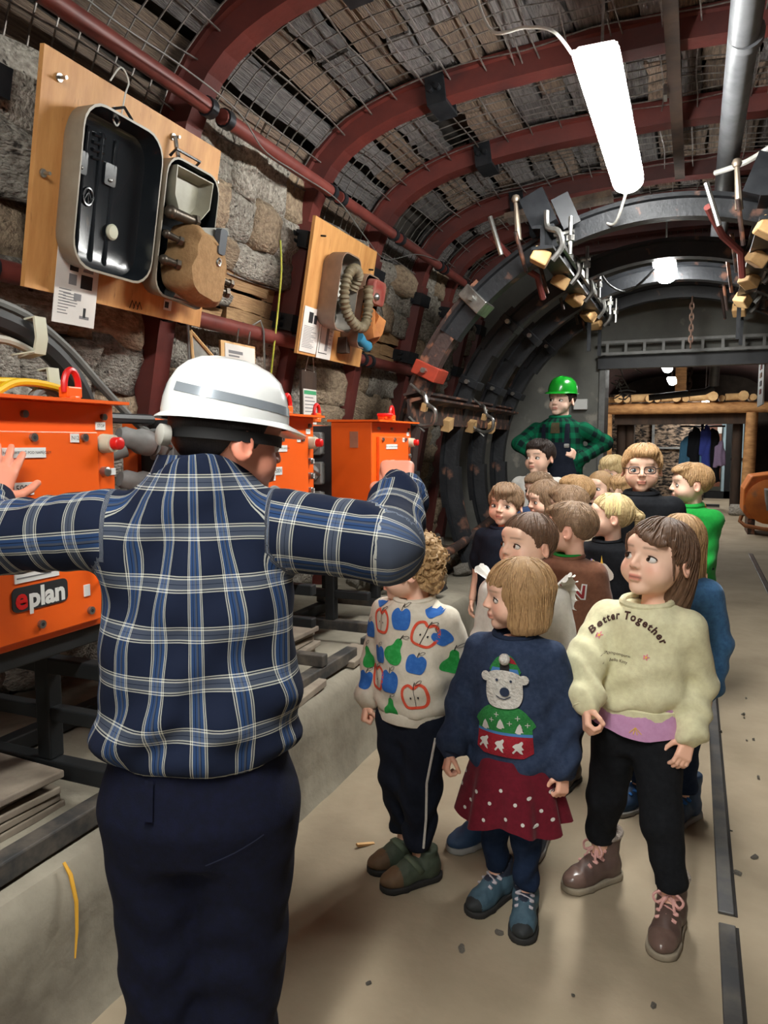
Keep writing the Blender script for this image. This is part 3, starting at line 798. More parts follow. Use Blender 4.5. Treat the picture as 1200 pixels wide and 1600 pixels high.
# ---------------------------------------------------------------- orange switchgear cabinets
def cabinet(y0, label, kind):
    y1 = y0 + .545; xf = -1.45; zb, zt = .93, 1.53
    t = thing('switch_cabinet', label, 'cabinet', (-1.7, y0 + .27, zb), 'orange switch cabinets on the rack')
    m = MB(); m.bb((-1.685, y0, zb), (xf - .012, y1, zt - .012)); m.build('enclosure', ORANGE, t, bevel=.004)
    m = MB(); m.bb((-1.97, y0 + .03, zb + .02), (-1.685, y1 - .03, zt - .03)); m.build('rear_housing', DGREY, t, bevel=.004)
    m = MB(); m.bb((-1.99, y0 + .01, zb), (-1.92, y1 - .01, zt - .02)); m.build('rear_frame', ORANGE, t, bevel=.003)
    # canopy strip above the door
    m = MB(); m.prism([(-1.7, zt - .012), (xf + .035, zt - .012), (xf + .035, zt - .004), (-1.7, zt)], y0 - .012, y1 + .012, lambda a, b, h: (a, h, b)); m.build('canopy', ORANGE, t)
    m = MB(); m.bb((xf - .012, y0 + .06, zb + .02), (xf + .004, y1 - .075, zt - .085)); d = m.build('door', ORANGE, t, bevel=.003)
    bl = MB()
    for yy, zz in ((y0 + .1, zt - .1), (y0 + .26, zt - .1), (y0 + .42, zt - .1), (y0 + .1, zb + .05), (y0 + .26, zb + .05), (y0 + .42, zb + .05)):
        b = MB(); b.cyl((xf + .002, yy, zz), (xf + .012, yy, zz), .0105, n=10); b.cyl((xf + .012, yy, zz), (xf + .0125, yy, zz), .005, n=6, mi=1); b.build('door_bolt', [STEEL, INK], d, smooth=True)
    for yy in (y0 + .08, y0 + .25, y1 - .04):
        b = MB(); b.cyl((xf - .014, yy, zt - .045), (xf - .002, yy, zt - .045), .009, n=10); b.build('flange_bolt', STEEL, t, smooth=True)
    m = MB(); m.tube([(xf, y1 - .085, zb + .12), (xf + .03, y1 - .085, zb + .13), (xf + .03, y1 - .085, zb + .27), (xf, y1 - .085, zb + .28)], .007, 8); m.build('door_handle', ORANGE, t, smooth=True)
    # stop button on the strip right of the door
    yb_ = y1 - .04; z_ = zt - .115
    m = MB(); m.cyl((xf - .012, yb_, z_), (xf + .025, yb_, z_), .026, .023, 16); bt = m.build('stop_button', IVORY, t, smooth=True)
    m = MB(); m.cyl((xf + .025, yb_, z_), (xf + .045, yb_, z_), .017, n=14); m.ball((xf + .045, yb_, z_), (.006, .017, .017), 12); m.build('red_cap', REDP, bt, smooth=True)
    for zz in (zt - .19, zt - .25, zt - .31, zt - .37):
        b = MB(); b.cyl((xf - .014, yb_ - .004, zz), (xf + .004, yb_ - .004, zz), .0135, n=12); b.ball((xf + .004, yb_ - .004, zz), (.004, .0135, .0135), 10); b.build('push_button', STEEL, t, smooth=True)
    # labels: panel plus lettering
    FF = lambda s, z, h=0: (xf + .004 + h, y0 + s, z)
    def lab(s0, z0, s1, z1, txt, size, strip=False):
        o = -.016 if strip else 0
        b = MB(); plate(b, FF, rect(s0, z0, s1, z1), o, o + .003); p = b.build('label_plate', WHITE, t)
        if txt:
            b = MB(); decal_text(b, FF, txt, (s0 + s1) / 2, (z0 + z1) / 2, size, o + .0036); b.build('lettering', INK, p)
    lab(.145, zt - .148, .295, zt - .124, 'UWAGA - NIE OTWIERAĆ POD NAPIĘCIEM', .0093)
    lab(.375, zt - .112, .402, zt - .09, 'N12', .014)
    lab(.2, zt - .235, .255, zt - .205, '500V', .023)
    lab(.478, zt - .079, .512, zt - .058, 'STOP', .011, True)
    for zz in (zt - .2, zt - .262, zt - .322): lab(.523, zz, .545, zz + .018, '', 0, True)
    if kind == 'near':
        lab(.19, zb + .16, .32, zb + .235, '', 0)
        b = MB()
        for k in range(5): plate(b, FF, rect(.195, zb + .17 + k * .012, .195 + .1 - .013 * (k % 2), zb + .173 + k * .012), .003, .0036)
        b.build('print', GINK, t)
        b = MB(); P2 = rrect(.18, zb + .092, .345, zb + .15, .014); plate(b, FF, [(a, c + (a - .18) * .0) for a, c in P2], 0, .003); lg = b.build('logo_plate', INK, t)
        b = MB(); decal_text(b, FF, 'e', .205, zb + .121, .072, .0036, 0, .0022); b.build('logo_letter', REDP, lg)
        b = MB(); vs, fs = text_faces('plan', .066, .0026); w_ = max(v[0] for v in vs) - min(v[0] for v in vs)
        k_ = .108 / w_; b.add([FF(.281 + a * k_, zb + .1185 + c * .98, .0036) for a, c, _ in vs], fs); b.build('logo_lettering', WHITE, lg)
        lab(.4, zb + .09, .42, zb + .12, '', 0)
    else:
        m = MB(); q = [FF(.19 + .06 * math.cos(a), zb + .26 + .06 * math.sin(a), .004) for a in np.linspace(0, 2 * math.pi, 25)[:-1]]
        m.tube(q, .008, 6, closed=True); wn = m.build('round_window', GREYP, t, smooth=True)
        m = MB(); plate(m, FF, [(.19 + .055 * math.cos(a), zb + .26 + .055 * math.sin(a)) for a in np.linspace(0, 2 * math.pi, 25)[:-1]], 0, .003); m.build('window_glass', M('meter_face', (182, 186, 178), rough=.2), wn)
        m = MB(); plate(m, FF, rect(.16, zb + .235, .22, zb + .265), .003, .006); m.build('green_display', M('green_flag', (60, 190, 30), rough=.4), wn)
        lab(.175, zb + .345, .205, zb + .37, '', 0)
    # lifting shackles on the roof
    for xx, yy, a in ((-1.53, y0 + .3, 0), (-1.56, y1 - .05, .6), (-1.82, y0 + .1, .2))[1 if kind == 'near' else 0:]:
        b = MB(); b.cyl((xx, yy, zt - .01), (xx, yy, zt + .012), .026, n=12); b.box((xx, yy, zt + .022), (.036, .05, .03)); sh = b.build('lifting_lug', ORANGE, t, bevel=.004)
        pts = [(xx + .004, yy + .03 * math.cos(u) * math.cos(a), zt + .036 + .046 * math.sin(u)) for u in np.linspace(-.3, math.pi + .3, 14)]
        if kind != 'near' and a == 0: pts = [(xx + .05 * math.sin(u) , yy + .03 * math.cos(u), zt + .03) for u in np.linspace(-.3, math.pi + .3, 14)]
        b = MB(); b.tube(pts, .009, 8); b.build('shackle_ring', REDP, sh, smooth=True)
    # sockets with plugs on the side that faces the viewer
    for k, (xx, zz) in enumerate(((-1.79, zt - .12), (-1.79, zt - .27), (-1.79, zt - .42))):
        b = MB(); b.rbox((xx, y0 + .01, zz), (.11, .05, .115), .012, axis=1); sk = b.build('socket', GREYP, t)
        b = MB(); b.lathe([(.045, 0), (.048, .02), (.04, .03), (.04, .05), (.02, .055)], (xx, y0 - .012, zz), 16, rotm(math.pi / 2, 0, 0)); b.build('socket_cover', GREYP, sk, smooth=True)
        b = MB(); b.tube([(xx - .05, y0 - .02, zz + .02), (xx - .02, y0 - .065, zz + .035), (xx + .03, y0 - .065, zz + .02), (xx + .05, y0 - .02, zz - .01)], .008, 6); b.box((xx, y0 - .065, zz + .03), (.035, .012, .035)); b.build('locking_bail', STEEL, sk, smooth=True)
    m = MB(); m.bb((-1.58, y0 - .002, zt - .14), (-1.535, y0, zt - .06)); m.build('bare_patch', M('bare_metal_patch', (176, 118, 92), (150, 96, 74), rough=.5), t)
    return t
cabinet(1.05, 'nearest orange switch cabinet, cut off by the left edge of the picture', 'near')
cabinet(2.205, 'middle orange switch cabinet, half hidden behind the white helmet', 'mid')
cabinet(3.355, 'farthest orange switch cabinet, reached by the pointing hand', 'far')
# plugs with cables on the middle cabinet
for k, zz in enumerate((1.41, 1.26)):
    pl = thing('cable_plug', ('upper' if k == 0 else 'lower') + ' grey plug with thick cable on the middle orange cabinet', 'plug', (-1.79, 2.12, zz), 'plugs beside the white helmet')
    m = MB(); m.lathe([(.042, 0), (.046, .015), (.046, .05), (.036, .07), (.036, .11), (.026, .13)], (-1.79, 2.14, zz), 16, rotm(math.pi / 2 - .25, 0, -.35)); m.build('plug_body', GREYP, pl, smooth=True)
    q = catmull([(-1.82, 2.04, zz - .02), (-1.87, 1.95, zz - .06), (-1.92, 1.88, zz - .16), (-1.95, 1.86, zz - .3), (-1.95, 1.9, .75)], 6)
    m = MB(); m.tube(q, .024, 10); m.build('plug_cable', GCAB, pl, smooth=True)

# ---------------------------------------------------------------- rack
rk = thing('steel_rack', 'black square-tube steel rack under the orange cabinets', 'rack', (-1.6, 2.4, .42))
def bar(a, b, wd=.055, mat=BLACKP, name='rack_bar'):
    a = Vector(a); b = Vector(b); d = b - a
    m = MB(); m.box(tuple((a + b) / 2), [abs(d[i]) if abs(d[i]) > .001 else wd for i in range(3)]); m.build(name, mat, rk, bevel=.005)
bar((-1.43, .3, .448), (-1.43, 3.05, .448), mat=DUST); bar((-2.0, .3, .448), (-2.0, 4.0, .448))
bar((-1.43, 3.2, .448), (-1.43, 4.0, .448), mat=DUST)
for y in (1.0, 1.52, 2.16, 2.72, 3.3, 3.86):
    bar((-2.03, y, .503), (-1.4, y, .503), .05, DUST if y != 1.52 else BLACKP)
    bar((-1.66, y, .528), (-1.66, y, .93), .05)
    bar((-1.97, y, .528), (-1.97, y, .93), .05)
    bar((-1.95, y, .8), (-1.45, y, .8), .045)
    bar((-1.95, y, .66), (-1.45, y, .66), .04)
for y0 in (1.0, 2.16, 3.3):
    bar((-1.5, y0 - .03, .905), (-1.5, y0 + .62, .905), .05); bar((-1.95, y0 - .03, .905), (-1.95, y0 + .62, .905), .05)
# stacks of slabs and boards on the kerb
SLAB = M('dusty_slab', (150, 138, 122), (118, 106, 94), rough=.9, scale=6, bump=.4, rnd=.15)
r = random.Random(11)
def stack(x, y, n, dx, dy, dz, lab, grp, z0=.415):
    z = z0
    for k in range(n):
        m = MB(); m.box((0, 0, dz / 2), (dx, dy, dz * .86), rotm(0, 0, r.uniform(-.08, .08)))
        o = m.build('wooden_slab', SLAB, loc=(0, 0, 0), bevel=.004); o.location = (x + r.uniform(-.02, .02), y + r.uniform(-.02, .02), z)
        tag(o, lab + (', lowest of its stack' if k == 0 else ', topmost of its stack' if k == n - 1 else ', %s from the bottom of its stack' % ['second', 'third', 'fourth', 'fifth', 'sixth'][k - 1]), 'slab', grp); z += dz
stack(-1.72, 1.28, 5, .3, .36, .024, 'dusty slab under the nearest orange cabinet', 'slabs under the near rack')
stack(-1.75, 2.55, 6, .24, .3, .024, 'dusty slab under the rack beside the plaid shirt', 'slabs under the middle rack')
stack(-1.75, 2.98, 5, .22, .24, .026, 'dusty slab on the kerb behind the curly-haired boy', 'slabs under the far rack')
for k, (x, y, l) in enumerate(((-1.42, 2.5, .34), (-1.44, 3.08, .26))):
    m = MB(); m.box((x, y, .425), (.12, l, .03), rotm(.03, .04, .05)); tag(m.build('plank_offcut', SLAB, loc=(x, y, .41), bevel=.004), ('plank offcut lying on the kerb edge beside the plaid shirt', 'plank offcut on the kerb edge behind the apple sweatshirt')[k], 'plank')
# cables over the near cabinet
cable('thick_cable', [(-1.82, .9, 1.72), (-1.8, 1.25, 1.77), (-1.79, 1.5, 1.76), (-1.79, 1.68, 1.7), (-1.8, 1.82, 1.58), (-1.84, 1.9, 1.42), (-1.9, 1.95, 1.1)], .033, RUB, 'thick black cable arching over the nearest orange cabinet', group='cables above the near cabinet')
cable('grey_cable', [(-1.84, .9, 1.83), (-1.83, 1.3, 1.83), (-1.82, 1.6, 1.8), (-1.82, 1.78, 1.72), (-1.83, 1.95, 1.6), (-1.84, 2.1, 1.5), (-1.85, 2.2, 1.45)], .014, GCAB, 'thin grey cable crossing above the thick black cable', group='cables above the near cabinet')
cable('grey_cable', [(-1.8, 1.0, 1.55), (-1.78, 1.3, 1.66), (-1.77, 1.5, 1.7), (-1.78, 1.62, 1.68)], .012, M('pale_cable', (168, 164, 150), rough=.5), 'pale cable below the thick black cable', group='cables above the near cabinet')
cable('yellow_cable', [(-1.76, 1.0, 1.55), (-1.75, 1.35, 1.575), (-1.74, 1.6, 1.585), (-1.76, 1.75, 1.56), (-1.8, 1.8, 1.5)], .011, YCAB, 'upper yellow cable behind the nearest orange cabinet', group='cables above the near cabinet')
cable('yellow_cable', [(-1.68, 1.2, 1.45), (-1.68, 1.38, 1.53), (-1.7, 1.5, 1.58), (-1.72, 1.66, 1.575), (-1.73, 1.72, 1.54), (-1.74, 1.76, 1.48)], .011, YCAB, 'lower yellow cable rising from behind the orange cabinet', group='cables above the near cabinet')
cable('grey_cable', [(-1.7, 1.52, 1.48), (-1.72, 1.57, 1.55), (-1.74, 1.64, 1.57), (-1.76, 1.72, 1.52)], .014, GCAB, 'short grey cable loop under the lower ivory clip', group='cables above the near cabinet')
cable('thick_cable', [(-1.86, 1.6, 1.5), (-1.84, 1.85, 1.5), (-1.83, 2.05, 1.5), (-1.83, 2.19, 1.5)], .018, RUB, 'black cable running from the nearest to the middle orange cabinet', group='cables above the near cabinet')
for k, (y, z) in enumerate(((1.62, 1.715), (1.66, 1.575))):
    m = MB(); m.tube([(-1.745, y, z + .05), (-1.735, y, z), (-1.745, y - .02, z - .04), (-1.8, y - .05, z - .05)], .003, 6)
    m.prism([(-.03, .05), (.005, .055), (.01, 0), (-.0, -.035), (-.06, -.05), (-.06, -.055), (.006, -.045), (.018, 0), (.012, .06), (-.03, .056)], -.02, .02, lambda a, b, h: (-1.75 + a, y + h, z + b))
    tag(m.build('cable_clip', IVORY, smooth=True, loc=(-1.75, y, z)), ('upper ivory cable clip around the thick black cable', 'lower ivory cable clip around the yellow and grey cables')[k], 'clip', 'ivory cable clips')

# ---------------------------------------------------------------- dark ring arches
RC = (CX, 1.2); RO = 1.56
RPROF = [(-.045, -.12), (.045, -.12), (.055, -.03), (.075, -.022), (.075, 0), (-.075, 0), (-.075, -.022), (-.055, -.03)]
def ring_pt(a, r): return (RC[0] - r * math.sin(a), RC[1] + r * math.cos(a))     # a = 0 at the crown, + to the left
def ring_sweep(a0, a1, y, dr=0.0, n=40, prof=RPROF):
    m = MB(); fr = []
    for k in range(n + 1):
        a = a0 + (a1 - a0) * k / n
        fr.append(lambda p, q, a=a: (ring_pt(a, RO + dr + q)[0], y + p, ring_pt(a, RO + dr + q)[1]))
    return m.sweep(prof, fr)
AE = math.acos(-.79 / RO)
RINGY = [4.5, 5.45, 6.2, 6.95]
RL = ['first dark steel ring with rusty flaking left leg', 'second dark steel ring behind the rusty one', 'third dark steel ring', 'last dark steel ring close to the concrete partition']
for k, y in enumerate(RINGY):
    t = thing('steel_ring', RL[k], 'arch', (CX, y, .41), 'dark steel ring arches')
    ring_sweep(-.85, .95, y).build('ring_crown', DARK, t, smooth=False)
    ring_sweep(.72, 1.75, y, .022).build('ring_side', DARKR if k == 0 else DARK, t)
    ring_sweep(1.55, AE, y).build('ring_leg', DARK, t)
    ring_sweep(-.65, -1.75, y, .022).build('ring_side', DARK, t)
    ring_sweep(-1.55, -AE, y).build('ring_leg', DARK, t)
    for a in (.78, 1.12, -.78, -1.7):
        x, z = ring_pt(a, RO - .05); R = rotm(0, -a, 0)
        m = MB(); m.box((x, y, z), ((.09, .2, .17) if k == 0 else (.06, .17, .15)), R); c = m.build('clamp', (M('orange_red_clamp', (172, 62, 40), (140, 50, 34), rough=.5) if (k == 0 and a == 1.12) else STEEL if (k == 0 and a == .78) else CLAMP), t, bevel=.006)
        m = MB(); m.cyl((x, y - .14, z), (x, y - .1, z), .018, n=6); m.build('bolt', STEEL, c)
# legs stop on the kerb: side beams clamped across the rings
def cclamp(x, y, z, s, label, ry=0):
    t = thing('screw_clamp', label, 'clamp', (x, y, z), 'steel screw clamps on the dark rings')
    R = rotm(0, ry, 0)
    def L(p): q = R @ Vector((p[0] * s, p[1] * s, p[2] * s)); return (x + q.x, y + q.y, z + q.z)
    q = catmull([(0, 0, .5), (.12, -.1, .42), (.2, -.14, .2), (.42, -.16, .02), (.38, -.14, -.28), (.1, -.12, -.36), (-.12, -.1, -.28), (-.2, -.05, -.3)], 5)
    m = MB(); m.tube([L(p) for p in q], .055 * s, 8); m.build('clamp_arm', STEEL, t, smooth=True)
    m = MB(); m.tube([L((-.3, -.1, -.12)), L((.12, -.1, -.5))], .035 * s, 8); m.build('screw', STEEL, t, smooth=True)
    m = MB(); m.tube([L((-.3, 0, .72)), L((.22, -.05, .3))], .035 * s, 8); m.build('screw', STEEL, t, smooth=True)
    m = MB(); m.box(L((.12, -.1, .12)), (.13 * s, .16 * s, .2 * s), rotm(.2, .3, 0)); m.build('wooden_wedge', WOODC, t)
    return t
sb = thing('side_beam', 'brown steel channel beam clamped along the dark rings', 'beam', (-1.62, 4.4, 1.6))
m = MB(); m.prism([(0, -.06), (.015, -.07), (.02, .06), (.1, .08), (.1, .095), (-.01, .08)], 4.3, 6.95, lambda a, b, h: (-1.63 + a, h, 1.6 + b)); m.build('channel', DARKR, sb)
m = MB(); m.prism([(-.04, .1), (.06, .12), (.06, .135), (-.04, .115)], 4.32, 6.9, lambda a, b, h: (-1.63 + a, h, 1.6 + b)); m.build('cover_plate', DARKR, sb)
for y in (5.0, 5.6, 6.2):
    m = MB(); m.box((-1.6, y, 1.54), (.06, .09, .08), rotm(.3, .2, 0)); m.build('wooden_wedge', WOODC, sb)
cclamp(-1.55, 4.32, 1.6, .24, 'silver screw clamp on the side beam above the far orange cabinet')
cclamp(-1.52, 5.6, 1.58, .24, 'silver screw clamp on the side beam behind the boy with short brown hair')
# hanging beams with clamps
def hang_beam(a, side, label):
    t = thing('forepole_beam', label, 'beam', (ring_pt(a, RO - .2)[0], 4.3, ring_pt(a, RO - .2)[1]))
    def W(dx, y, dz):
        x, z = ring_pt(a, RO - .14); c, s_ = math.cos(a), math.sin(a)
        return (x + dx * c + dz * -s_ * -1 * 0 + dx * 0, y, z + dz + dx * -s_ * 0)
    x, z = ring_pt(a, RO - .09)
    m = MB(); m.prism([(-.06, -.06), (.06, -.06), (.06, -.045), (.012, -.04), (.012, .05), (.06, .055), (.06, .07), (-.06, .07), (-.06, .055), (-.012, .05), (-.012, -.04), (-.06, -.045)], 4.22, 7.2, lambda p, q, h: (x + p, h, z + q)); m.build('beam_body', DARK, t)
    m = MB(); m.bb((x + .07, 4.25, z - .02), (x + .09, 7.15, z + .02)); m.build('flat_bar', STEEL, t)
    for k, y in enumerate((4.28, 4.95, 5.6, 6.35, 6.8)):
        m = MB(); m.box((x - .02, y, z - .09), (.1, .1, .08), rotm(.3 * (k % 2), .5, .2 + .3 * k)); m.build('wooden_block', WOODC, t, bevel=.01)
        q = catmull([(x + .02, y - .06, z + .14), (x + .03, y - .07, z + .05), (x + .09, y - .08, z + .02), (x + .11, y - .08, z - .06), (x + .06, y - .08, z - .13)], 4)
        m = MB(); m.tube(q, .017, 7); m.build('hook_clamp', STEEL, t, smooth=True)
        m = MB(); m.cyl((x + .15, y - .05, z + .1), (x + .15, y - .05, z - .1), .012, n=8); m.cyl((x + .15, y - .05, z - .03), (x + .15, y - .05, z), .024, n=6); m.tube([(x + .06, y - .05, z + .01), (x + .17, y - .05, z + .02)], .011, 6); m.build('threaded_bolt', STEEL, t, smooth=True)
        m = MB(); m.cyl((x - .16, y - .02, z + .06), (x - .12, y + .1, z - .14), .012, n=8); m.build('steel_pin', DARKR, t, smooth=True)
    m = MB(); m.box((x - .04, 4.32, z + .17), (.14, .1, .2), rotm(0, -a, 0)); m.build('hanger_plate', CLAMP, t)
    m = MB(); m.box((x + .1, 4.36, z + .17), (.1, .02, .18), rotm(0, -a, .2)); m.build('hanger_plate', DGREY, t)
    m = MB(); m.cyl((x - .15, 4.3, z + .02), (x - .17, 4.3, z + .24), .02, .012, 8); m.ball((x - .17, 4.3, z + .25), .026, 8); m.build('eye_bolt', M('worn_steel', (160, 146, 130), rough=.4, metal=.6), t, smooth=True)
    m = MB(); m.tube([(x - .3, 4.3, z + .05), (x - .22, 4.5, z - .05), (x - .12, 4.7, z - .1), (x - .1, 4.8, z - .22)], .02, 8); m.build('rusty_lever', M('rust_rod2', (112, 52, 48), rough=.6), t, smooth=True)
    m = MB(); m.cyl((x - .31, 4.27, z + .16), (x - .24, 4.27, z - .06), .014, n=8); m.build('steel_pin', STEEL, t)
    for k, y in enumerate((6.5, 6.9)):
        m = MB(); m.bb((x - .05 + .04 * k, y, z - .36), (x - .02 + .04 * k, y + .02, z - .1)); m.build('hanging_strap', DARK, t)
hang_beam(.43, 1, 'left roof beam with wooden blocks and hook clamps under the dark rings')
hang_beam(-.36, -1, 'right roof beam with wooden blocks and clamps at the right edge')
def chain(name, x, y, ztop, n, s, mat, label):
    t = thing(name, label, 'chain', (x, y, ztop))
    for k in range(n):
        m = MB(); pts = []
        for u in np.linspace(0, 2 * math.pi, 13)[:-1]:
            a, b = .6 * s * math.cos(u), s * math.sin(u) * 1.25
            pts.append((x + a, y, ztop - k * s * 1.75 + b) if k % 2 else (x, y + a, ztop - k * s * 1.75 + b))
        m.tube(pts, s * .26, 6, closed=True); m.build('link', mat, t, smooth=True)
chain('hanging_chain', -.06, 6.88, 2.6, 9, .026, M('rusty_chain', (156, 128, 112), (112, 86, 74), rough=.6, metal=.3, scale=20), 'short rusty chain hanging from the last dark ring')
wd = thing('roof_boards', 'pale boards laid over the dark rings near the lamp', 'board', (.1, 6.4, 2.85))
for k in range(3):
    m = MB(); m.box((.15 + .1 * k, 6.3 + .14 * k, 2.84 + .01 * k), (.6, .12, .03), rotm(0, .05, .1)); m.build('board', WOODC, wd)
m = MB(); m.box((-.9, 5.2, 2.98), (.7, .15, .04), rotm(0, -.1, 0)); tag(m.build('roof_plank', LAG, loc=(-.9, 5.2, 2.98)), 'weathered plank above the second dark ring', 'plank')
# loose stones and low rail behind the kerb
r = random.Random(5)
for k in range(46):
    y = r.uniform(4.4, 6.4); x = r.uniform(-2.1, -1.55); s_ = r.uniform(.05, .13)
    o = part('rubble_stone', STM[k % 7] if k % 3 else STB[k % 4], None, None, (x, y, .42 + s_ * .35 + (.3 * max(0, -1.75 - x))), (r.uniform(0, 3), r.uniform(0, 3), r.uniform(0, 3)), (s_, s_ * r.uniform(.8, 1.6), s_ * .8))
    tag(o, 'loose stone in the rubble heap behind the dark ring legs', 'stone', 'loose stones behind the dark rings')
lp = MB(); lp.tube([(-1.62, 4.6, .6), (-1.58, 5.3, .66), (-1.56, 5.9, .74), (-1.55, 6.6, .84)], .035, 10); tag(lp.build('low_pipe', DARKR, smooth=True, loc=(-1.62, 4.6, .6)), 'rusty pipe lying low across the dark ring legs', 'pipe')
# rails sunk in the floor
RAILM = M('worn_rail_steel', (82, 82, 84), (120, 114, 106), rough=.4, metal=.6, scale=6, lo=.4, hi=.75)
def rail_bar(x, y0, y1, label):
    t = thing('floor_rail', label, 'rail', (x, y0, 0), 'steel rails sunk in the floor')
    m = MB(); m.bb((x - .028, y0, -.02), (x + .018, y1, .009)); m.build('rail_head', RAILM, t, bevel=.003)
    m = MB(); m.bb((x + .018, y0, -.02), (x + .027, y1, .002)); m.build('flange_groove', M('groove_dark', (34, 30, 28), rough=.9), t)  # thin dark strip drawn along the rail for the groove
rail_bar(.145, -3, 2.29, 'near length of the steel rail in the floor beside the pink-laced boots')
rail_bar(.145, 2.345, 17, 'long far length of the steel rail past the pink-laced boots')
rail_bar(.71, -3, 10.4, 'steel rail in the floor at the right edge ahead of the green hoodie')
ch = MB(); ch.box((-1.02, 2.28, .006), (.07, .012, .008), rotm(.1, .2, .9)); tag(ch.build('wood_splinter', WOODC, loc=(-1.02, 2.28, .004)), 'small pale wood splinter on the floor beside the kerb', 'splinter')
r = random.Random(9)
for k in range(26):
    x, y = r.choice([(r.uniform(.17, .32), r.uniform(1.9, 4.5)), (r.uniform(-1.28, -.9), r.uniform(1.6, 3.2)), (r.uniform(-1.2, .1), r.uniform(1.6, 2.1))]); s_ = r.uniform(.006, .016)
    o = part('grit', STM[k % 7], None, None, (x, y, s_ * .3), (r.uniform(0, 3), 0, r.uniform(0, 3)), (s_, s_ * 1.6, s_ * .7)); tag(o, 'tiny bit of grit on the dusty floor', 'grit', 'bits of grit on the floor')
# ================================================================ people: implicit surfaces meshed with surface nets
_th = math.radians(5.417); _yw = math.radians(22.6)
_F = np.array([-math.sin(_yw) * math.cos(_th), math.cos(_yw) * math.cos(_th), -math.sin(_th)])
_R = np.array([math.cos(_yw), math.sin(_yw), 0.]); _U = np.cross(_R, _F)
def at(u, v, t):            # a point of the place at depth t metres
    return np.array([0, 0, 1.42]) + t * (_F + _R * (u - 600) / 1160 + _U * (800 - v) / 1160)
A3 = lambda *p: np.array(p, np.float32)
def rc(P, a, b, r0, r1):
    a = np.asarray(a, np.float32); b = np.asarray(b, np.float32); d = b - a
    L2 = float(d @ d) + 1e-12
    t = np.clip(((P - a) @ d) / L2, 0, 1)
    q = P - a - t[:, None] * d
    return np.sqrt((q * q).sum(1)) - (r0 + (r1 - r0) * t)
def ell(P, c, r, R=None):
    q = P - np.asarray(c, np.float32)
    if R is not None: q = q @ np.asarray(R, np.float32)
    r = np.asarray(r, np.float32)
    k0 = np.sqrt(((q / r) ** 2).sum(1)); k1 = np.sqrt(((q / (r * r)) ** 2).sum(1)) + 1e-9
    return np.where(k0 < 1e-4, -r.min(), k0 * (k0 - 1) / k1)
def smin(a, b, k):
    h = np.clip(.5 + .5 * (b - a) / k, 0, 1); return b + (a - b) * h - k * h * (1 - h)
def smax(a, b, k): return -smin(-a, -b, k)
def loft(P, zs, rx, ry, xo=None, yo=None, k=.012):
    z = P[:, 2]
    a = np.interp(z, zs, rx); b = np.interp(z, zs, ry)
    x = P[:, 0] - (np.interp(z, zs, xo) if xo is not None else 0)
    y = P[:, 1] - (np.interp(z, zs, yo) if yo is not None else 0)
    s = np.sqrt((x / a) ** 2 + (y / b) ** 2)
    g = np.sqrt((x / (a * a)) ** 2 + (y / (b * b)) ** 2) + 1e-6
    d = np.where(s < 1e-4, -np.minimum(a, b), s * (s - 1) / g)
    d = np.clip(d, -np.minimum(a, b), 1e3)
    return smax(d, np.maximum(zs[0] - z, z - zs[-1]), k)
def wob(P, f, s=0.):
    x, y, z = P[:, 0] * f, P[:, 1] * f, P[:, 2] * f
    return (np.sin(x * 1.0 + 1.7 * np.sin(z * .8 + s) + s) * np.sin(z * 1.1 + 1.3 * np.sin(y + x * .5 + s)) + .5 * np.sin(y * 2.1 + x * 1.6 + z * .7 + s * 2))
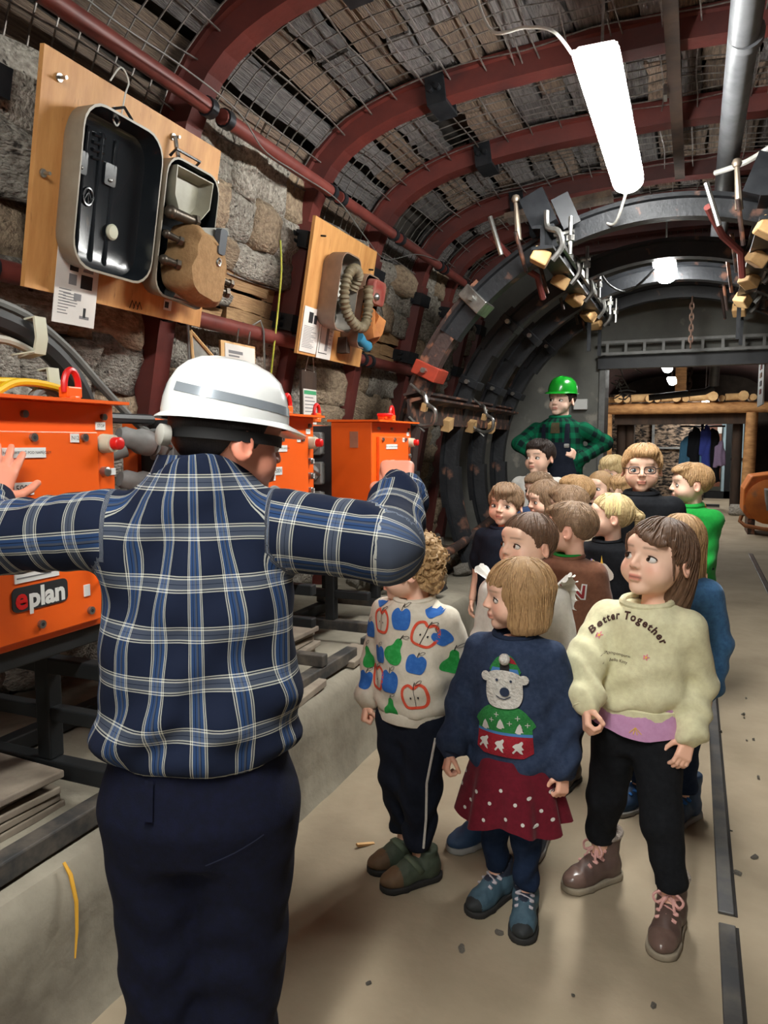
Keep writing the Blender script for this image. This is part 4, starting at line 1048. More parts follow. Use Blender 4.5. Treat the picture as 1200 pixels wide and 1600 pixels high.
def nets(fn, lo, hi, h):
    lo = np.asarray(lo, float); hi = np.asarray(hi, float)
    nb = np.maximum(1, np.ceil((hi - lo) / (4 * h)).astype(int)); n = nb * 4 + 1
    ax = [lo[i] + (np.arange(nb[i]) + .5) * 4 * h for i in range(3)]
    G = np.stack(np.meshgrid(*ax, indexing='ij'), -1).reshape(-1, 3).astype(np.float32)
    dc = fn(G).reshape(nb)
    act = np.abs(dc) < 4 * h * 1.5
    up = lambda A: np.repeat(np.repeat(np.repeat(A, 4, 0), 4, 1), 4, 2)
    D = np.empty(n, np.float32); u = up(dc)
    D[:-1, :-1, :-1] = u; D[-1] = 9; D[:, -1] = 9; D[:, :, -1] = 9
    mk = np.zeros(n, bool); mu = up(act)
    mk[:-1, :-1, :-1] = mu
    mk[1:, :-1, :-1] |= mu; mk[:-1, 1:, :-1] |= mu; mk[:-1, :-1, 1:] |= mu; mk[1:, 1:, :-1] |= mu; mk[1:, :-1, 1:] |= mu; mk[:-1, 1:, 1:] |= mu; mk[1:, 1:, 1:] |= mu
    I = np.argwhere(mk)
    D[mk] = fn((lo + I * h).astype(np.float32))
    D[0] = np.abs(D[0]); D[-1] = np.abs(D[-1]); D[:, 0] = np.abs(D[:, 0]); D[:, -1] = np.abs(D[:, -1]); D[:, :, 0] = np.abs(D[:, :, 0]); D[:, :, -1] = np.abs(D[:, :, -1])
    Sg = D < 0
    c = [Sg[i:n[0] - 1 + i, j:n[1] - 1 + j, k:n[2] - 1 + k] for i in (0, 1) for j in (0, 1) for k in (0, 1)]
    cs = sum(x.astype(np.int8) for x in c)
    cells = np.argwhere((cs > 0) & (cs < 8))
    idx = -np.ones(n - 1, int); idx[tuple(cells.T)] = np.arange(len(cells))
    acc = np.zeros((len(cells), 3)); num = np.zeros(len(cells))
    for axis in range(3):
        o1, o2 = [a for a in range(3) if a != axis]
        for p in (0, 1):
            for q in (0, 1):
                A = cells.copy(); A[:, o1] += p; A[:, o2] += q; B = A.copy(); B[:, axis] += 1
                a = D[tuple(A.T)]; b = D[tuple(B.T)]
                m = (a < 0) != (b < 0)
                t = np.where(m, a / (a - b + 1e-12), 0)
                pt = A.astype(float); pt[:, axis] += t
                acc[m] += pt[m]; num[m] += 1
    V = lo + acc / num[:, None] * h
    Fs = []
    for axis in range(3):
        o1, o2 = [(1, 2), (2, 0), (0, 1)][axis]
        sl0 = [slice(None)] * 3; sl1 = [slice(None)] * 3
        sl0[axis] = slice(0, n[axis] - 1); sl1[axis] = slice(1, n[axis])
        e = np.argwhere(Sg[tuple(sl0)] != Sg[tuple(sl1)])
        e = e[(e[:, o1] > 0) & (e[:, o2] > 0)]
        e = e[(e[:, o1] < n[o1] - 1) & (e[:, o2] < n[o2] - 1)]
        if len(e) == 0: continue
        ins = Sg[tuple(e.T)]
        def cell(d1, d2):
            x = e.copy(); x[:, o1] -= d1; x[:, o2] -= d2; return idx[tuple(x.T)]
        q = np.stack([cell(0, 0), cell(1, 0), cell(1, 1), cell(0, 1)], 1)
        q[~ins] = q[~ins][:, ::-1]
        Fs.append(q)
    Q = np.concatenate(Fs)
    return V.astype(np.float32), Q[(Q >= 0).all(1)]
def np_mesh(name, V, Q, mats, attrs=None, smooth=True, mi=None):
    me = bpy.data.meshes.new(name)
    me.vertices.add(len(V)); me.vertices.foreach_set('co', np.asarray(V, np.float32).ravel())
    me.loops.add(Q.size); me.loops.foreach_set('vertex_index', Q.ravel().astype(np.int32))
    k = Q.shape[1]
    me.polygons.add(len(Q)); me.polygons.foreach_set('loop_start', np.arange(0, Q.size, k, dtype=np.int32))
    try: me.polygons.foreach_set('loop_total', np.full(len(Q), k, np.int32))
    except Exception: pass
    me.polygons.foreach_set('use_smooth', [smooth] * len(Q))
    if mi is not None: me.polygons.foreach_set('material_index', np.asarray(mi, np.int32))
    me.update(calc_edges=True)
    for nm, arr in (attrs or {}).items():
        if nm == 'tint':
            a = me.attributes.new('tint', 'FLOAT_COLOR', 'POINT'); a.data.foreach_set('color', np.asarray(arr, np.float32).ravel())
        else:
            a = me.attributes.new(nm, 'FLOAT_VECTOR', 'POINT'); a.data.foreach_set('vector', np.asarray(arr, np.float32).ravel())
    for m in (mats if isinstance(mats, (list, tuple)) else [mats]): me.materials.append(m)
    return me
def obj(name, me, parent=None):
    o = bpy.data.objects.new(name, me); COL.objects.link(o)
    if parent is not None: o.parent = parent
    return o

# ---------------------------------------------------------------- people materials
def mat_tint(name, rough=.5, spec=.35, bump=0, bscale=60):
    if name in MATS: return MATS[name]
    m = bpy.data.materials.new(name); m.use_nodes = True; nt = m.node_tree; b = nt.nodes['Principled BSDF']
    a = nt.nodes.new('ShaderNodeAttribute'); a.attribute_name = 'tint'; nt.links.new(a.outputs['Color'], b.inputs['Base Color'])
    b.inputs['Roughness'].default_value = rough; b.inputs['Specular IOR Level'].default_value = spec
    if bump:
        n = nt.nodes.new('ShaderNodeTexNoise'); n.inputs['Scale'].default_value = bscale; p = nt.nodes.new('ShaderNodeBump'); p.inputs['Strength'].default_value = bump; p.inputs['Distance'].default_value = .004
        tc = nt.nodes.new('ShaderNodeTexCoord'); nt.links.new(tc.outputs['Object'], n.inputs['Vector']); nt.links.new(n.outputs[0], p.inputs['Height']); nt.links.new(p.outputs[0], b.inputs['Normal'])
    MATS[name] = m; return m
SKIN = mat_tint('skin', .48, .35)
EYEW = M('eye_white', (226, 222, 216), rough=.2); EYEB = M('iris_brown', (44, 28, 20), rough=.1, spec=.8); EYEG = M('iris_grey_blue', (70, 88, 100), rough=.1, spec=.8); LASH = M('eyelash', (52, 36, 28), rough=.6)
PUP = M('pupil', (10, 9, 9), rough=.1, spec=.8)
def hair_mat(name, c, c2):
    if name in MATS: return MATS[name]
    m = bpy.data.materials.new(name); m.use_nodes = True; nt = m.node_tree; b = nt.nodes['Principled BSDF']; L = nt.links.new
    a = nt.nodes.new('ShaderNodeAttribute'); a.attribute_name = 'flow'
    mp = nt.nodes.new('ShaderNodeMapping'); mp.inputs['Scale'].default_value = (26, 2.2, 1); L(a.outputs['Vector'], mp.inputs[0])
    n = nt.nodes.new('ShaderNodeTexNoise'); n.inputs['Scale'].default_value = 1.6; n.inputs['Detail'].default_value = 6; n.inputs['Roughness'].default_value = .7; L(mp.outputs[0], n.inputs['Vector'])
    r = nt.nodes.new('ShaderNodeValToRGB'); L(n.outputs[0], r.inputs[0]); r.color_ramp.elements[0].position = .32; r.color_ramp.elements[0].color = lin(c2); r.color_ramp.elements[1].position = .68; r.color_ramp.elements[1].color = lin(c)
    L(r.outputs[0], b.inputs['Base Color']); b.inputs['Roughness'].default_value = .42; b.inputs['Specular IOR Level'].default_value = .4
    p = nt.nodes.new('ShaderNodeBump'); p.inputs['Strength'].default_value = .55; p.inputs['Distance'].default_value = .006; L(n.outputs[0], p.inputs['Height']); L(p.outputs[0], b.inputs['Normal'])
    MATS[name] = m; return m
HBLOND = hair_mat('dark_blond_hair', (204, 166, 118), (128, 94, 62)); HLIGHT = hair_mat('light_blond_hair', (226, 204, 156), (176, 148, 100)); HBROWN = hair_mat('brown_hair', (126, 94, 70), (66, 47, 36))
HASH = hair_mat('ash_brown_hair', (164, 134, 104), (92, 70, 54)); HDARK = hair_mat('dark_brown_hair', (62, 48, 42), (28, 22, 20)); HCURL = hair_mat('blond_curls', (216, 180, 128), (128, 92, 58)); HGREY = hair_mat('dark_cropped_hair', (34, 28, 28), (18, 16, 18))
def fabric(name, c, c2=None, bump=.25, bs=260, rough=.9, rnd=0): return M(name, c, c2 or tuple(int(x * .9) for x in c), rough=rough, scale=60, bump=bump, bscale=bs, sheen=0.0 if max(c) < 90 else .1, bdist=.002, spec=.2)
def plaid(name, base, band, line, per, dark=(0, 0, 0), skew=(1, 1)):
    m = bpy.data.materials.new(name); m.use_nodes = True; nt = m.node_tree; b = nt.nodes['Principled BSDF']; L = nt.links.new; N = nt.nodes.new
    a = N('ShaderNodeAttribute'); a.attribute_name = 'cloth'; s = N('ShaderNodeSeparateXYZ'); L(a.outputs['Vector'], s.inputs[0])
    outs = []
    for ax in (0, 1):
        d = N('ShaderNodeMath'); d.operation = 'MULTIPLY'; L(s.outputs[ax], d.inputs[0]); d.inputs[1].default_value = 1 / (per * skew[ax])
        f = N('ShaderNodeMath'); f.operation = 'FRACT'; L(d.outputs[0], f.inputs[0])
        r = N('ShaderNodeValToRGB'); r.color_ramp.interpolation = 'CONSTANT'; L(f.outputs[0], r.inputs[0])
        seq = line(ax)
        while len(r.color_ramp.elements) < len(seq): r.color_ramp.elements.new(.5)
        for e, (p, c) in zip(r.color_ramp.elements, seq): e.position = p
        for e, (p, c) in zip(r.color_ramp.elements, seq): e.color = lin(c)
        outs.append(r.outputs[0])
    mx = N('ShaderNodeMix'); mx.data_type = 'RGBA'; mx.inputs[0].default_value = .5; L(outs[0], mx.inputs[6]); L(outs[1], mx.inputs[7])
    L(mx.outputs[2], b.inputs['Base Color']); b.inputs['Roughness'].default_value = .9; b.inputs['Specular IOR Level'].default_value = .2
    tc = N('ShaderNodeTexCoord'); n = N('ShaderNodeTexNoise'); n.inputs['Scale'].default_value = 14; n.inputs['Detail'].default_value = 3; L(tc.outputs['Object'], n.inputs['Vector'])
    p = N('ShaderNodeBump'); p.inputs['Strength'].default_value = .25; p.inputs['Distance'].default_value = .01; L(n.outputs[0], p.inputs['Height']); L(p.outputs[0], b.inputs['Normal'])
    return m

# ---------------------------------------------------------------- head template (chin to crown = 1, face towards -y)
def head_sdf(P, adult=False):
    ch = 0 if adult else 1
    d = ell(P, (0, .06, .12), (.375, .46, .395))
    d = smin(d, ell(P, (0, -.10, -.14), (.295 + .04 * ch, .31, .33)), .10)
    for s in (-1, 1):
        d = smin(d, ell(P, (s * (.17 + .02 * ch), -.225, -.18), (.14, .135, .14)) + (.012 if adult else 0), .08)
    d = smin(d, ell(P, (0, -.29, -.40), (.11 if not adult else .14, .09, .085)), .09)
    d = smin(d, ell(P, (0, -.33, .17), (.23, .08, .11)), .10)
    for s in (-1, 1):       # eye hollows
        d = smax(d, -ell(P, (s * .16, -.475, -.015), (.13, .085, .08)), .06)
    nl = 1.0 if not adult else 1.25
    d = smin(d, rc(P, (0, -.385, .05), (0, -.445 - .02 * nl, -.105), .03, .043), .05)
    for s in (-1, 1): d = smin(d, ell(P, (s * .045, -.425, -.125), (.036, .04, .03)), .03)
    d = smax(d, -rc(P, (-.08, -.475, -.262), (.08, -.475, -.262), .022, .022), .03)
    d = smin(d, rc(P, (-.06, -.405, -.238), (.06, -.405, -.238), .024, .024), .035)
    d = smin(d, rc(P, (-.05, -.4, -.288), (.05, -.4, -.288), .028, .028), .035)
    for s in (-1, 1):
        e = ell(P, (s * .385, .07, -.04), (.04, .095, .135), rotm(0, s * -.25, s * .35))
        e = smax(e, -ell(P, (s * .43, .045, -.03), (.03, .055, .085)), .02)
        d = smin(d, e, .025)
    r = .205 if adult else .175
    d = smin(d, rc(P, (0, .10, -.30), (0, .16, -.85), r, r + .02), .07)
    return d
HEADS = {}
def surf_y(fn, x, z):
    y = -1.0
    for _ in range(60):
        d = float(fn(np.array([[x, y, z]], np.float32))[0]); y += d * .8
        if d < 1e-4: break
    return y
def head_mesh(adult):
    if adult not in HEADS:
        fn = lambda P: head_sdf(P, adult)
        V, Q = nets(fn, (-.5, -.62, -.86), (.5, .62, .58), .0155)
        ey = surf_y(fn, .16, -.015)
        HEADS[adult] = (V, Q, ey)
    return HEADS[adult]
def head_tint(V, skin, lips=.5, brow=(96, 70, 52), blush=1., browk=.75):
    base = np.array(lin(skin)[:3]); C = np.tile(base, (len(V), 1))
    x, y, z = np.abs(V[:, 0]), V[:, 1], V[:, 2]
    def mixc(w, col):
        w = np.clip(w, 0, 1)[:, None]; return C * (1 - w) + np.array(col) * w
    red = base * np.array([1.02, .72, .68])
    C = mixc(.45 * blush * np.exp(-(((x - .2) / .1) ** 2 + ((z + .14) / .09) ** 2)) * (y < -.1), red)
    C = mixc(.4 * np.exp(-((x / .06) ** 2 + ((z + .1) / .05) ** 2)) * (y < -.38), red)
    C = mixc(.5 * (x > .36) * (y < .2) * (z > -.2) * (z < .12), red)
    lipc = base * np.array([.80, .36, .36])
    C = mixc(min(1., lips * 1.8) * np.exp(-((np.maximum(x - .06, 0) / .03) ** 4 + ((z + .264) / .036) ** 4)) * (y < -.33), lipc)
    C = mixc(.8 * np.exp(-((np.maximum(x - .075, 0) / .02) ** 2 + ((z + .262 - .25 * x * x) / .0115) ** 2)) * (y < -.33), base * .16)
    bz = .125 - .6 * (x - .15) ** 2
    C = mixc(browk * np.exp(-((np.maximum(np.abs(x - .155) - .065, 0) / .025) ** 2 + ((z - bz) / .016) ** 2)) * (y < -.2), lin(brow)[:3])
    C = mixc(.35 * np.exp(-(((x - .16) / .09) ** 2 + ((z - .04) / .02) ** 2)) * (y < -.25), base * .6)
    C = mixc(.7 * np.exp(-(((x - .035) / .018) ** 2 + ((z + .145) / .014) ** 2)) * (y < -.38), base * .25)
    return np.concatenate([C, np.ones((len(V), 1))], 1)
# ---------------------------------------------------------------- hair templates
HAIRS = {}
def flow(P, cx=0, cy=.12):
    th = np.arctan2(P[:, 0] - cx, P[:, 1] - cy + 1e-6)
    el = np.arctan2(P[:, 2] - .1, np.sqrt(P[:, 0] ** 2 + (P[:, 1] - cy) ** 2))
    return th, el
def hair_sdf(P, st):
    x, y, z = P[:, 0], P[:, 1], P[:, 2]; ax = np.abs(x)
    th, el = flow(P)
    strand = np.sin(th * 37 + 2 * np.sin(el * 5)) * .5 + np.sin(th * 61 + 3 * np.sin(el * 3 + 1)) * .5
    top = np.sin(x * 60 + 4 * np.sin(y * 7)) * .5 + np.sin(x * 97 + y * 30 + 3 * np.sin(z * 9)) * .5
    ys = [-.7, -.43, -.33, -.16, -.07, .02, .13, .2, .42, .7]
    short = [.30, .27, .25, .10, -.12, .07, .06, -.12, -.34, -.36]
    if st in ('short', 'fringe', 'crop', 'buzz'):
        t = {'short': .05, 'fringe': .055, 'crop': .035, 'buzz': .014}[st]
        d = ell(P, (0, .07, .13), (.375 + t, .46 + t, .395 + t))
        if st != 'buzz':
            d = smin(d, ell(P, (.03, -.18, .40), (.30, .30, .15 if st != 'crop' else .11), rotm(.25, 0, 0)), .08)
            d = d + (.009 * top + .006 * np.sin(y * 22 + x * 9)) * np.clip((z - .05) * 5, .25, 1)
        zl = np.interp(y, ys, short)
        if st == 'fringe': zl = np.where(y < -.1, zl - .12 + .03 * np.sin(x * 24) + .02 * np.sin(x * 51 + 1), zl)
        if st == 'crop': zl = zl + .03
        side = np.clip((.05 - z) * 3, 0, 1) * .03
        return smax(d + side * (st != 'buzz'), (zl - z) * .75, .02)
    if st == 'bald_back':
        d = ell(P, (0, .07, .12), (.39, .475, .40)); zl = np.interp(y, ys, [.4, .4, .3, .12, -.1, .08, .04, -.12, -.36, -.4])
        return smax(d, (zl - z) * .75, .02)
    if st in ('bob', 'longbob'):
        bot = -.50 if st == 'bob' else -.75
        d = ell(P, (0, .08, .13), (.425, .5, .44))
        d = smin(d, loft(P, [bot, bot + .12, -.2, .1, .3], [.40, .44, .43, .42, .3], [.36, .42, .44, .45, .3], None, [.08] * 5, .04), .05)
        d = d + .007 * strand * np.clip((.4 - z) * 2, .15, 1) + .003 * top
        wz = .19 + .03 * np.sin(x * 23 + 1) + .02 * np.sin(x * 47)
        win = np.maximum(np.maximum(ax - (.27 + .05 * np.clip(-z, 0, 1)), y - (-.10)), z - wz)
        d = smax(d, -win, .03)
        d = smax(d, -np.maximum(np.maximum(ax - .2, y - .14), z + .38), .05)
        return d
    if st in ('pulled', 'ponytail', 'halfup'):
        d = ell(P, (0, .07, .13), (.40, .49, .425))
        d = d + .0025 * (np.sin(np.arctan2(x, z - .1) * 34 + 2 * np.sin(y * 6)) + .6 * np.sin(np.arctan2(x, z - .1) * 57))
        zl = np.interp(y, ys, [.33, .30, .27, .15, -.04, .05, .05, -.16, -.38, -.4])
        d = smax(d, (zl - z) * .75, .02)
        if st == 'ponytail': d = smin(d, smin(rc(P, (0, .5, .2), (0, .66, .05), .08, .11), rc(P, (0, .66, .05), (0, .64, -.4), .11, .03), .05) + .01 * np.sin(x * 90), .03)
        if st == 'halfup':
            b = loft(P, [-.72, -.55, -.2, .1, .3], [.30, .36, .41, .41, .3], [.16, .24, .30, .36, .3], None, [.30, .28, .24, .12, .1], .05) + .012 * strand
            b = smax(b, -.02 - y, .04)
            d = smin(d, b, .05)
            for s, k in ((-1, 0), (1, 1)):
                d = smin(d, rc(P, (s * .33, -.2, .25), (s * .37, -.12, -.22), .028, .012), .03)
            fr_ = ell(P, (.1, -.33, .27), (.24, .12, .07), rotm(.5, .35, 0)) + .006 * np.sin(x * 70)
            d = smin(d, fr_, .04)
        return d
    if st == 'curly':
        d = ell(P, (0, .09, .14), (.45, .52, .46))
        d = smin(d, ell(P, (0, .25, -.18), (.40, .30, .30)), .08)
        c = np.sin(x * 24 + 2 * np.sin(z * 15)) * np.sin(y * 24 + 2 * np.sin(x * 13 + 1)) * np.sin(z * 24 + 2 * np.sin(y * 14 + 2))
        c2 = np.sin(x * 44 + 3 * np.sin(z * 22 + 1)) * np.sin(z * 41 + 3 * np.sin(y * 21))
        d = d + .042 * c + .016 * c2
        zl = np.interp(y, ys, [.24, .2, .16, .0, -.18, -.05, -.1, -.3, -.46, -.46])
        d = smax(d, (zl - z) * .75, .03)
        return d
    raise KeyError(st)
def hair_mesh(st):
    if st not in HAIRS:
        V, Q = nets(lambda P: hair_sdf(P, st), (-.62, -.68, -.85), (.62, .85, .72), .0165)
        th, el = flow(V)
        if st in ('short', 'fringe', 'crop', 'buzz', 'curly'): f = np.stack([V[:, 0] * 3 + V[:, 1] * .6, V[:, 1] * 2 + V[:, 2] * 2, th * 0], 1)
        elif st in ('pulled', 'ponytail'): f = np.stack([np.arctan2(V[:, 0], V[:, 2] - .1), V[:, 1] * 2, th * 0], 1)
        else: f = np.stack([th, V[:, 2] * 2, th * 0], 1)
        V, Q, f = add_strands(st, V, Q, f)
        HAIRS[st] = (V, Q, f)
    return HAIRS[st]
def add_strands(st, V, Q, f):
    if st in ('buzz', 'bald_back'): return V, Q, f
    bv = BVHTree.FromPolygons([tuple(p) for p in V], [tuple(q) for q in Q]); rr_ = random.Random(len(st) * 7 + 1); m = MB(); fl = []
    cen = Vector((0, .1, .12))
    def surf(th, el):
        d = Vector((math.sin(th) * math.cos(el), math.cos(th) * math.cos(el), math.sin(el)))
        h = bv.ray_cast(cen + d * 1.6, -d)
        return None if h[0] is None else (h[0], h[1])
    if st == 'curly':
        for _ in range(230):
            s = surf(rr_.uniform(-math.pi, math.pi), math.asin(rr_.uniform(-.5, 1)))
            if s is None: continue
            p, n = s
            if p.y < -.3 and p.z < .2: continue
            t1 = n.orthogonal().normalized(); t2 = n.cross(t1); a0 = rr_.uniform(0, 6.28); R0 = rr_.uniform(.035, .07); o0 = len(m.v)
            pts = [p + n * (.012 + .012 * math.sin(k * .9)) + (t1 * math.cos(a0 + k * .5) + t2 * math.sin(a0 + k * .5)) * R0 * (1 - .03 * k) for k in range(10)]
            m.tube([tuple(q) for q in pts], [.006 + .011 * math.sin(math.pi * (k + .5) / 10) for k in range(10)], 6)
            fl += [(p.x * 3 + rr_.random(), k // 6 * .1, 0) for k in range(len(m.v) - o0)]
    else:
        nst = 330 if st in ('bob', 'longbob', 'halfup') else 260
        for _ in range(nst):
            th = rr_.uniform(-math.pi, math.pi); e0 = rr_.uniform(-.2, 1.35); e1 = e0 - rr_.uniform(.5, 1.1); pts = []; dr = rr_.uniform(-.18, .18); lf = rr_.uniform(.0, .012)
            for k in range(9):
                s = surf(th + dr * k / 8, e0 + (e1 - e0) * k / 8)
                if s is None: break
                if pts and (s[0] - pts[-1]).length > .16: break
                pts.append(s[0] + s[1] * (lf * math.sin(math.pi * k / 8) + .003))
            if len(pts) < 4: continue
            if any(q.y < -.36 and q.z < .18 for q in pts) and st not in ('fringe', 'bob'): continue
            o0 = len(m.v); n_ = len(pts)
            m.tube([tuple(q) for q in pts], [.0025 + .0075 * math.sin(math.pi * (k + .4) / n_) for k in range(n_)], 5)
            u0 = rr_.random() * 6; fl += [(u0, .2 * (k // 5), 0) for k in range(len(m.v) - o0)]
    if not m.v: return V, Q, f
    Q2 = np.array([(g if len(g) == 4 else g[:3] + (g[2],)) for g in m.f if len(g) <= 4]) + len(V)
    return np.concatenate([V, np.array(m.v, np.float32)]), np.concatenate([Q, Q2]), np.concatenate([f, np.array(fl, np.float32)])

# ---------------------------------------------------------------- hands
CURL = {'relaxed': (22, 34, 22), 'fist': (72, 92, 55), 'half': (48, 66, 38), 'open': (6, 10, 8), 'point': (60, 85, 50)}
def hand_prims(w, d, n, side, hl, pose):
    e1 = np.array(d, float); e1 /= np.linalg.norm(e1)
    e3 = np.array(n, float); e3 -= e1 * (e3 @ e1); e3 /= np.linalg.norm(e3)
    e2 = np.cross(e3, e1) * side
    T = lambda a, b, c: np.array(w) + hl * (e1 * a + e2 * b + e3 * c)
    pal = [(T(-.3, 0, 0), T(.05, 0, 0), .125 * hl, .125 * hl)]
    for b in (.125, .04, -.045, -.125): pal.append((T(.08, b * .8, 0), T(.46, b * 1.15, .01), .085 * hl, .078 * hl))
    fing = []
    for k, (b, L, sp) in enumerate(((.155, .40, .06), (.05, .46, .015), (-.055, .42, -.03), (-.155, .33, -.09))):
        cu = CURL[pose]
        if pose == 'point' and k == 0: cu = (8, 12, 8)
        if pose == 'spread': cu = (10, 14, 10)
        p = T(.46, b, .01); ang = 0; chain = []
        sp_ = sp * (3.2 if pose == 'open' else 1)
        for j, fr in enumerate((.45, .31, .24)):
            ang += math.radians(cu[j])
            v = e1 * math.cos(ang) * math.cos(sp_) + e2 * math.sin(sp_) + e3 * math.sin(ang)
            q = p + v * L * fr * hl; r0 = (.062, .055, .05)[j] * hl
            chain.append((p, q, r0, r0 * .9)); p = q
        fing.append(chain)
    th = []
    tc = {'relaxed': ((.5, .75, .3), (.75, .35, .45), (.8, .1, .5)), 'fist': ((.45, .7, .5), (.5, -.1, .8), (.3, -.6, .6)), 'half': ((.5, .7, .45), (.7, .1, .6), (.6, -.3, .6)), 'open': ((.5, .85, .15), (.7, .6, .1), (.8, .45, .1)), 'point': ((.5, .7, .4), (.6, 0, .8), (.4, -.5, .6))}[pose]
    p = T(.1, .12, .03)
    for j, (v, L) in enumerate(zip(tc, (.22, .18, .15))):
        v = np.array(v); v = v / np.linalg.norm(v); q = p + hl * L * (e1 * v[0] + e2 * v[1] + e3 * v[2]); r0 = (.085, .065, .058)[j] * hl
        th.append((p, q, r0, r0 * .88)); p = q
    fing.append(th)
    return pal, fing
def hand_mesh(w, d, n, side, hl, pose, res=.024):
    pal, fing = hand_prims(w, d, n, side, hl, pose)
    pts = np.array([p for c in [pal] + fing for a, b, _, _ in c for p in (a, b)])
    lo = pts.min(0) - .14 * hl; hi = pts.max(0) + .14 * hl
    def fn(P):
        d = None
        for a, b, r0, r1 in pal:
            x = rc(P, a, b, r0, r1); d = x if d is None else smin(d, x, .05 * hl)
        for c in fing:
            f = None
            for a, b, r0, r1 in c:
                x = rc(P, a, b, r0, r1); f = x if f is None else smin(f, x, .015 * hl)
            d = np.minimum(d, f) if False else smin(d, f, .018 * hl)
        return d
    return nets(fn, lo, hi, res * hl)

def join(parts):
    Vs, Qs, As = [], [], []; o = 0
    for V, Q, A in parts:
        Vs.append(V); Qs.append(Q + o); As.append(A); o += len(V)
    return np.concatenate(Vs), np.concatenate(Qs), np.concatenate(As)
def limb(P, pts, rs, k=.02):
    d = None
    for a, b, r0, r1 in zip(pts, pts[1:], rs, rs[1:]):
        x = rc(P, a, b, r0, r1); d = x if d is None else smin(d, x, k)
    return d
def limb_uv(P, pts, rs):
    best = np.full(len(P), 9.); uv = np.zeros((len(P), 2)); acc = 0
    for a, b, r in zip(pts, pts[1:], rs):
        a = np.array(a, float); b = np.array(b, float); d = b - a; L = np.linalg.norm(d); d = d / L
        t = np.clip((P - a) @ d, 0, L); q = P - a - t[:, None] * d; dd = np.sqrt((q * q).sum(1))
        s = np.cross(d, (0, 1, 0.2)); s /= np.linalg.norm(s); c = np.cross(d, s)
        an = np.arctan2(q @ c, q @ s)
        m = dd < best; best[m] = dd[m]; uv[m, 0] = an[m] * r; uv[m, 1] = acc + t[m]; acc += L
    return best, uv

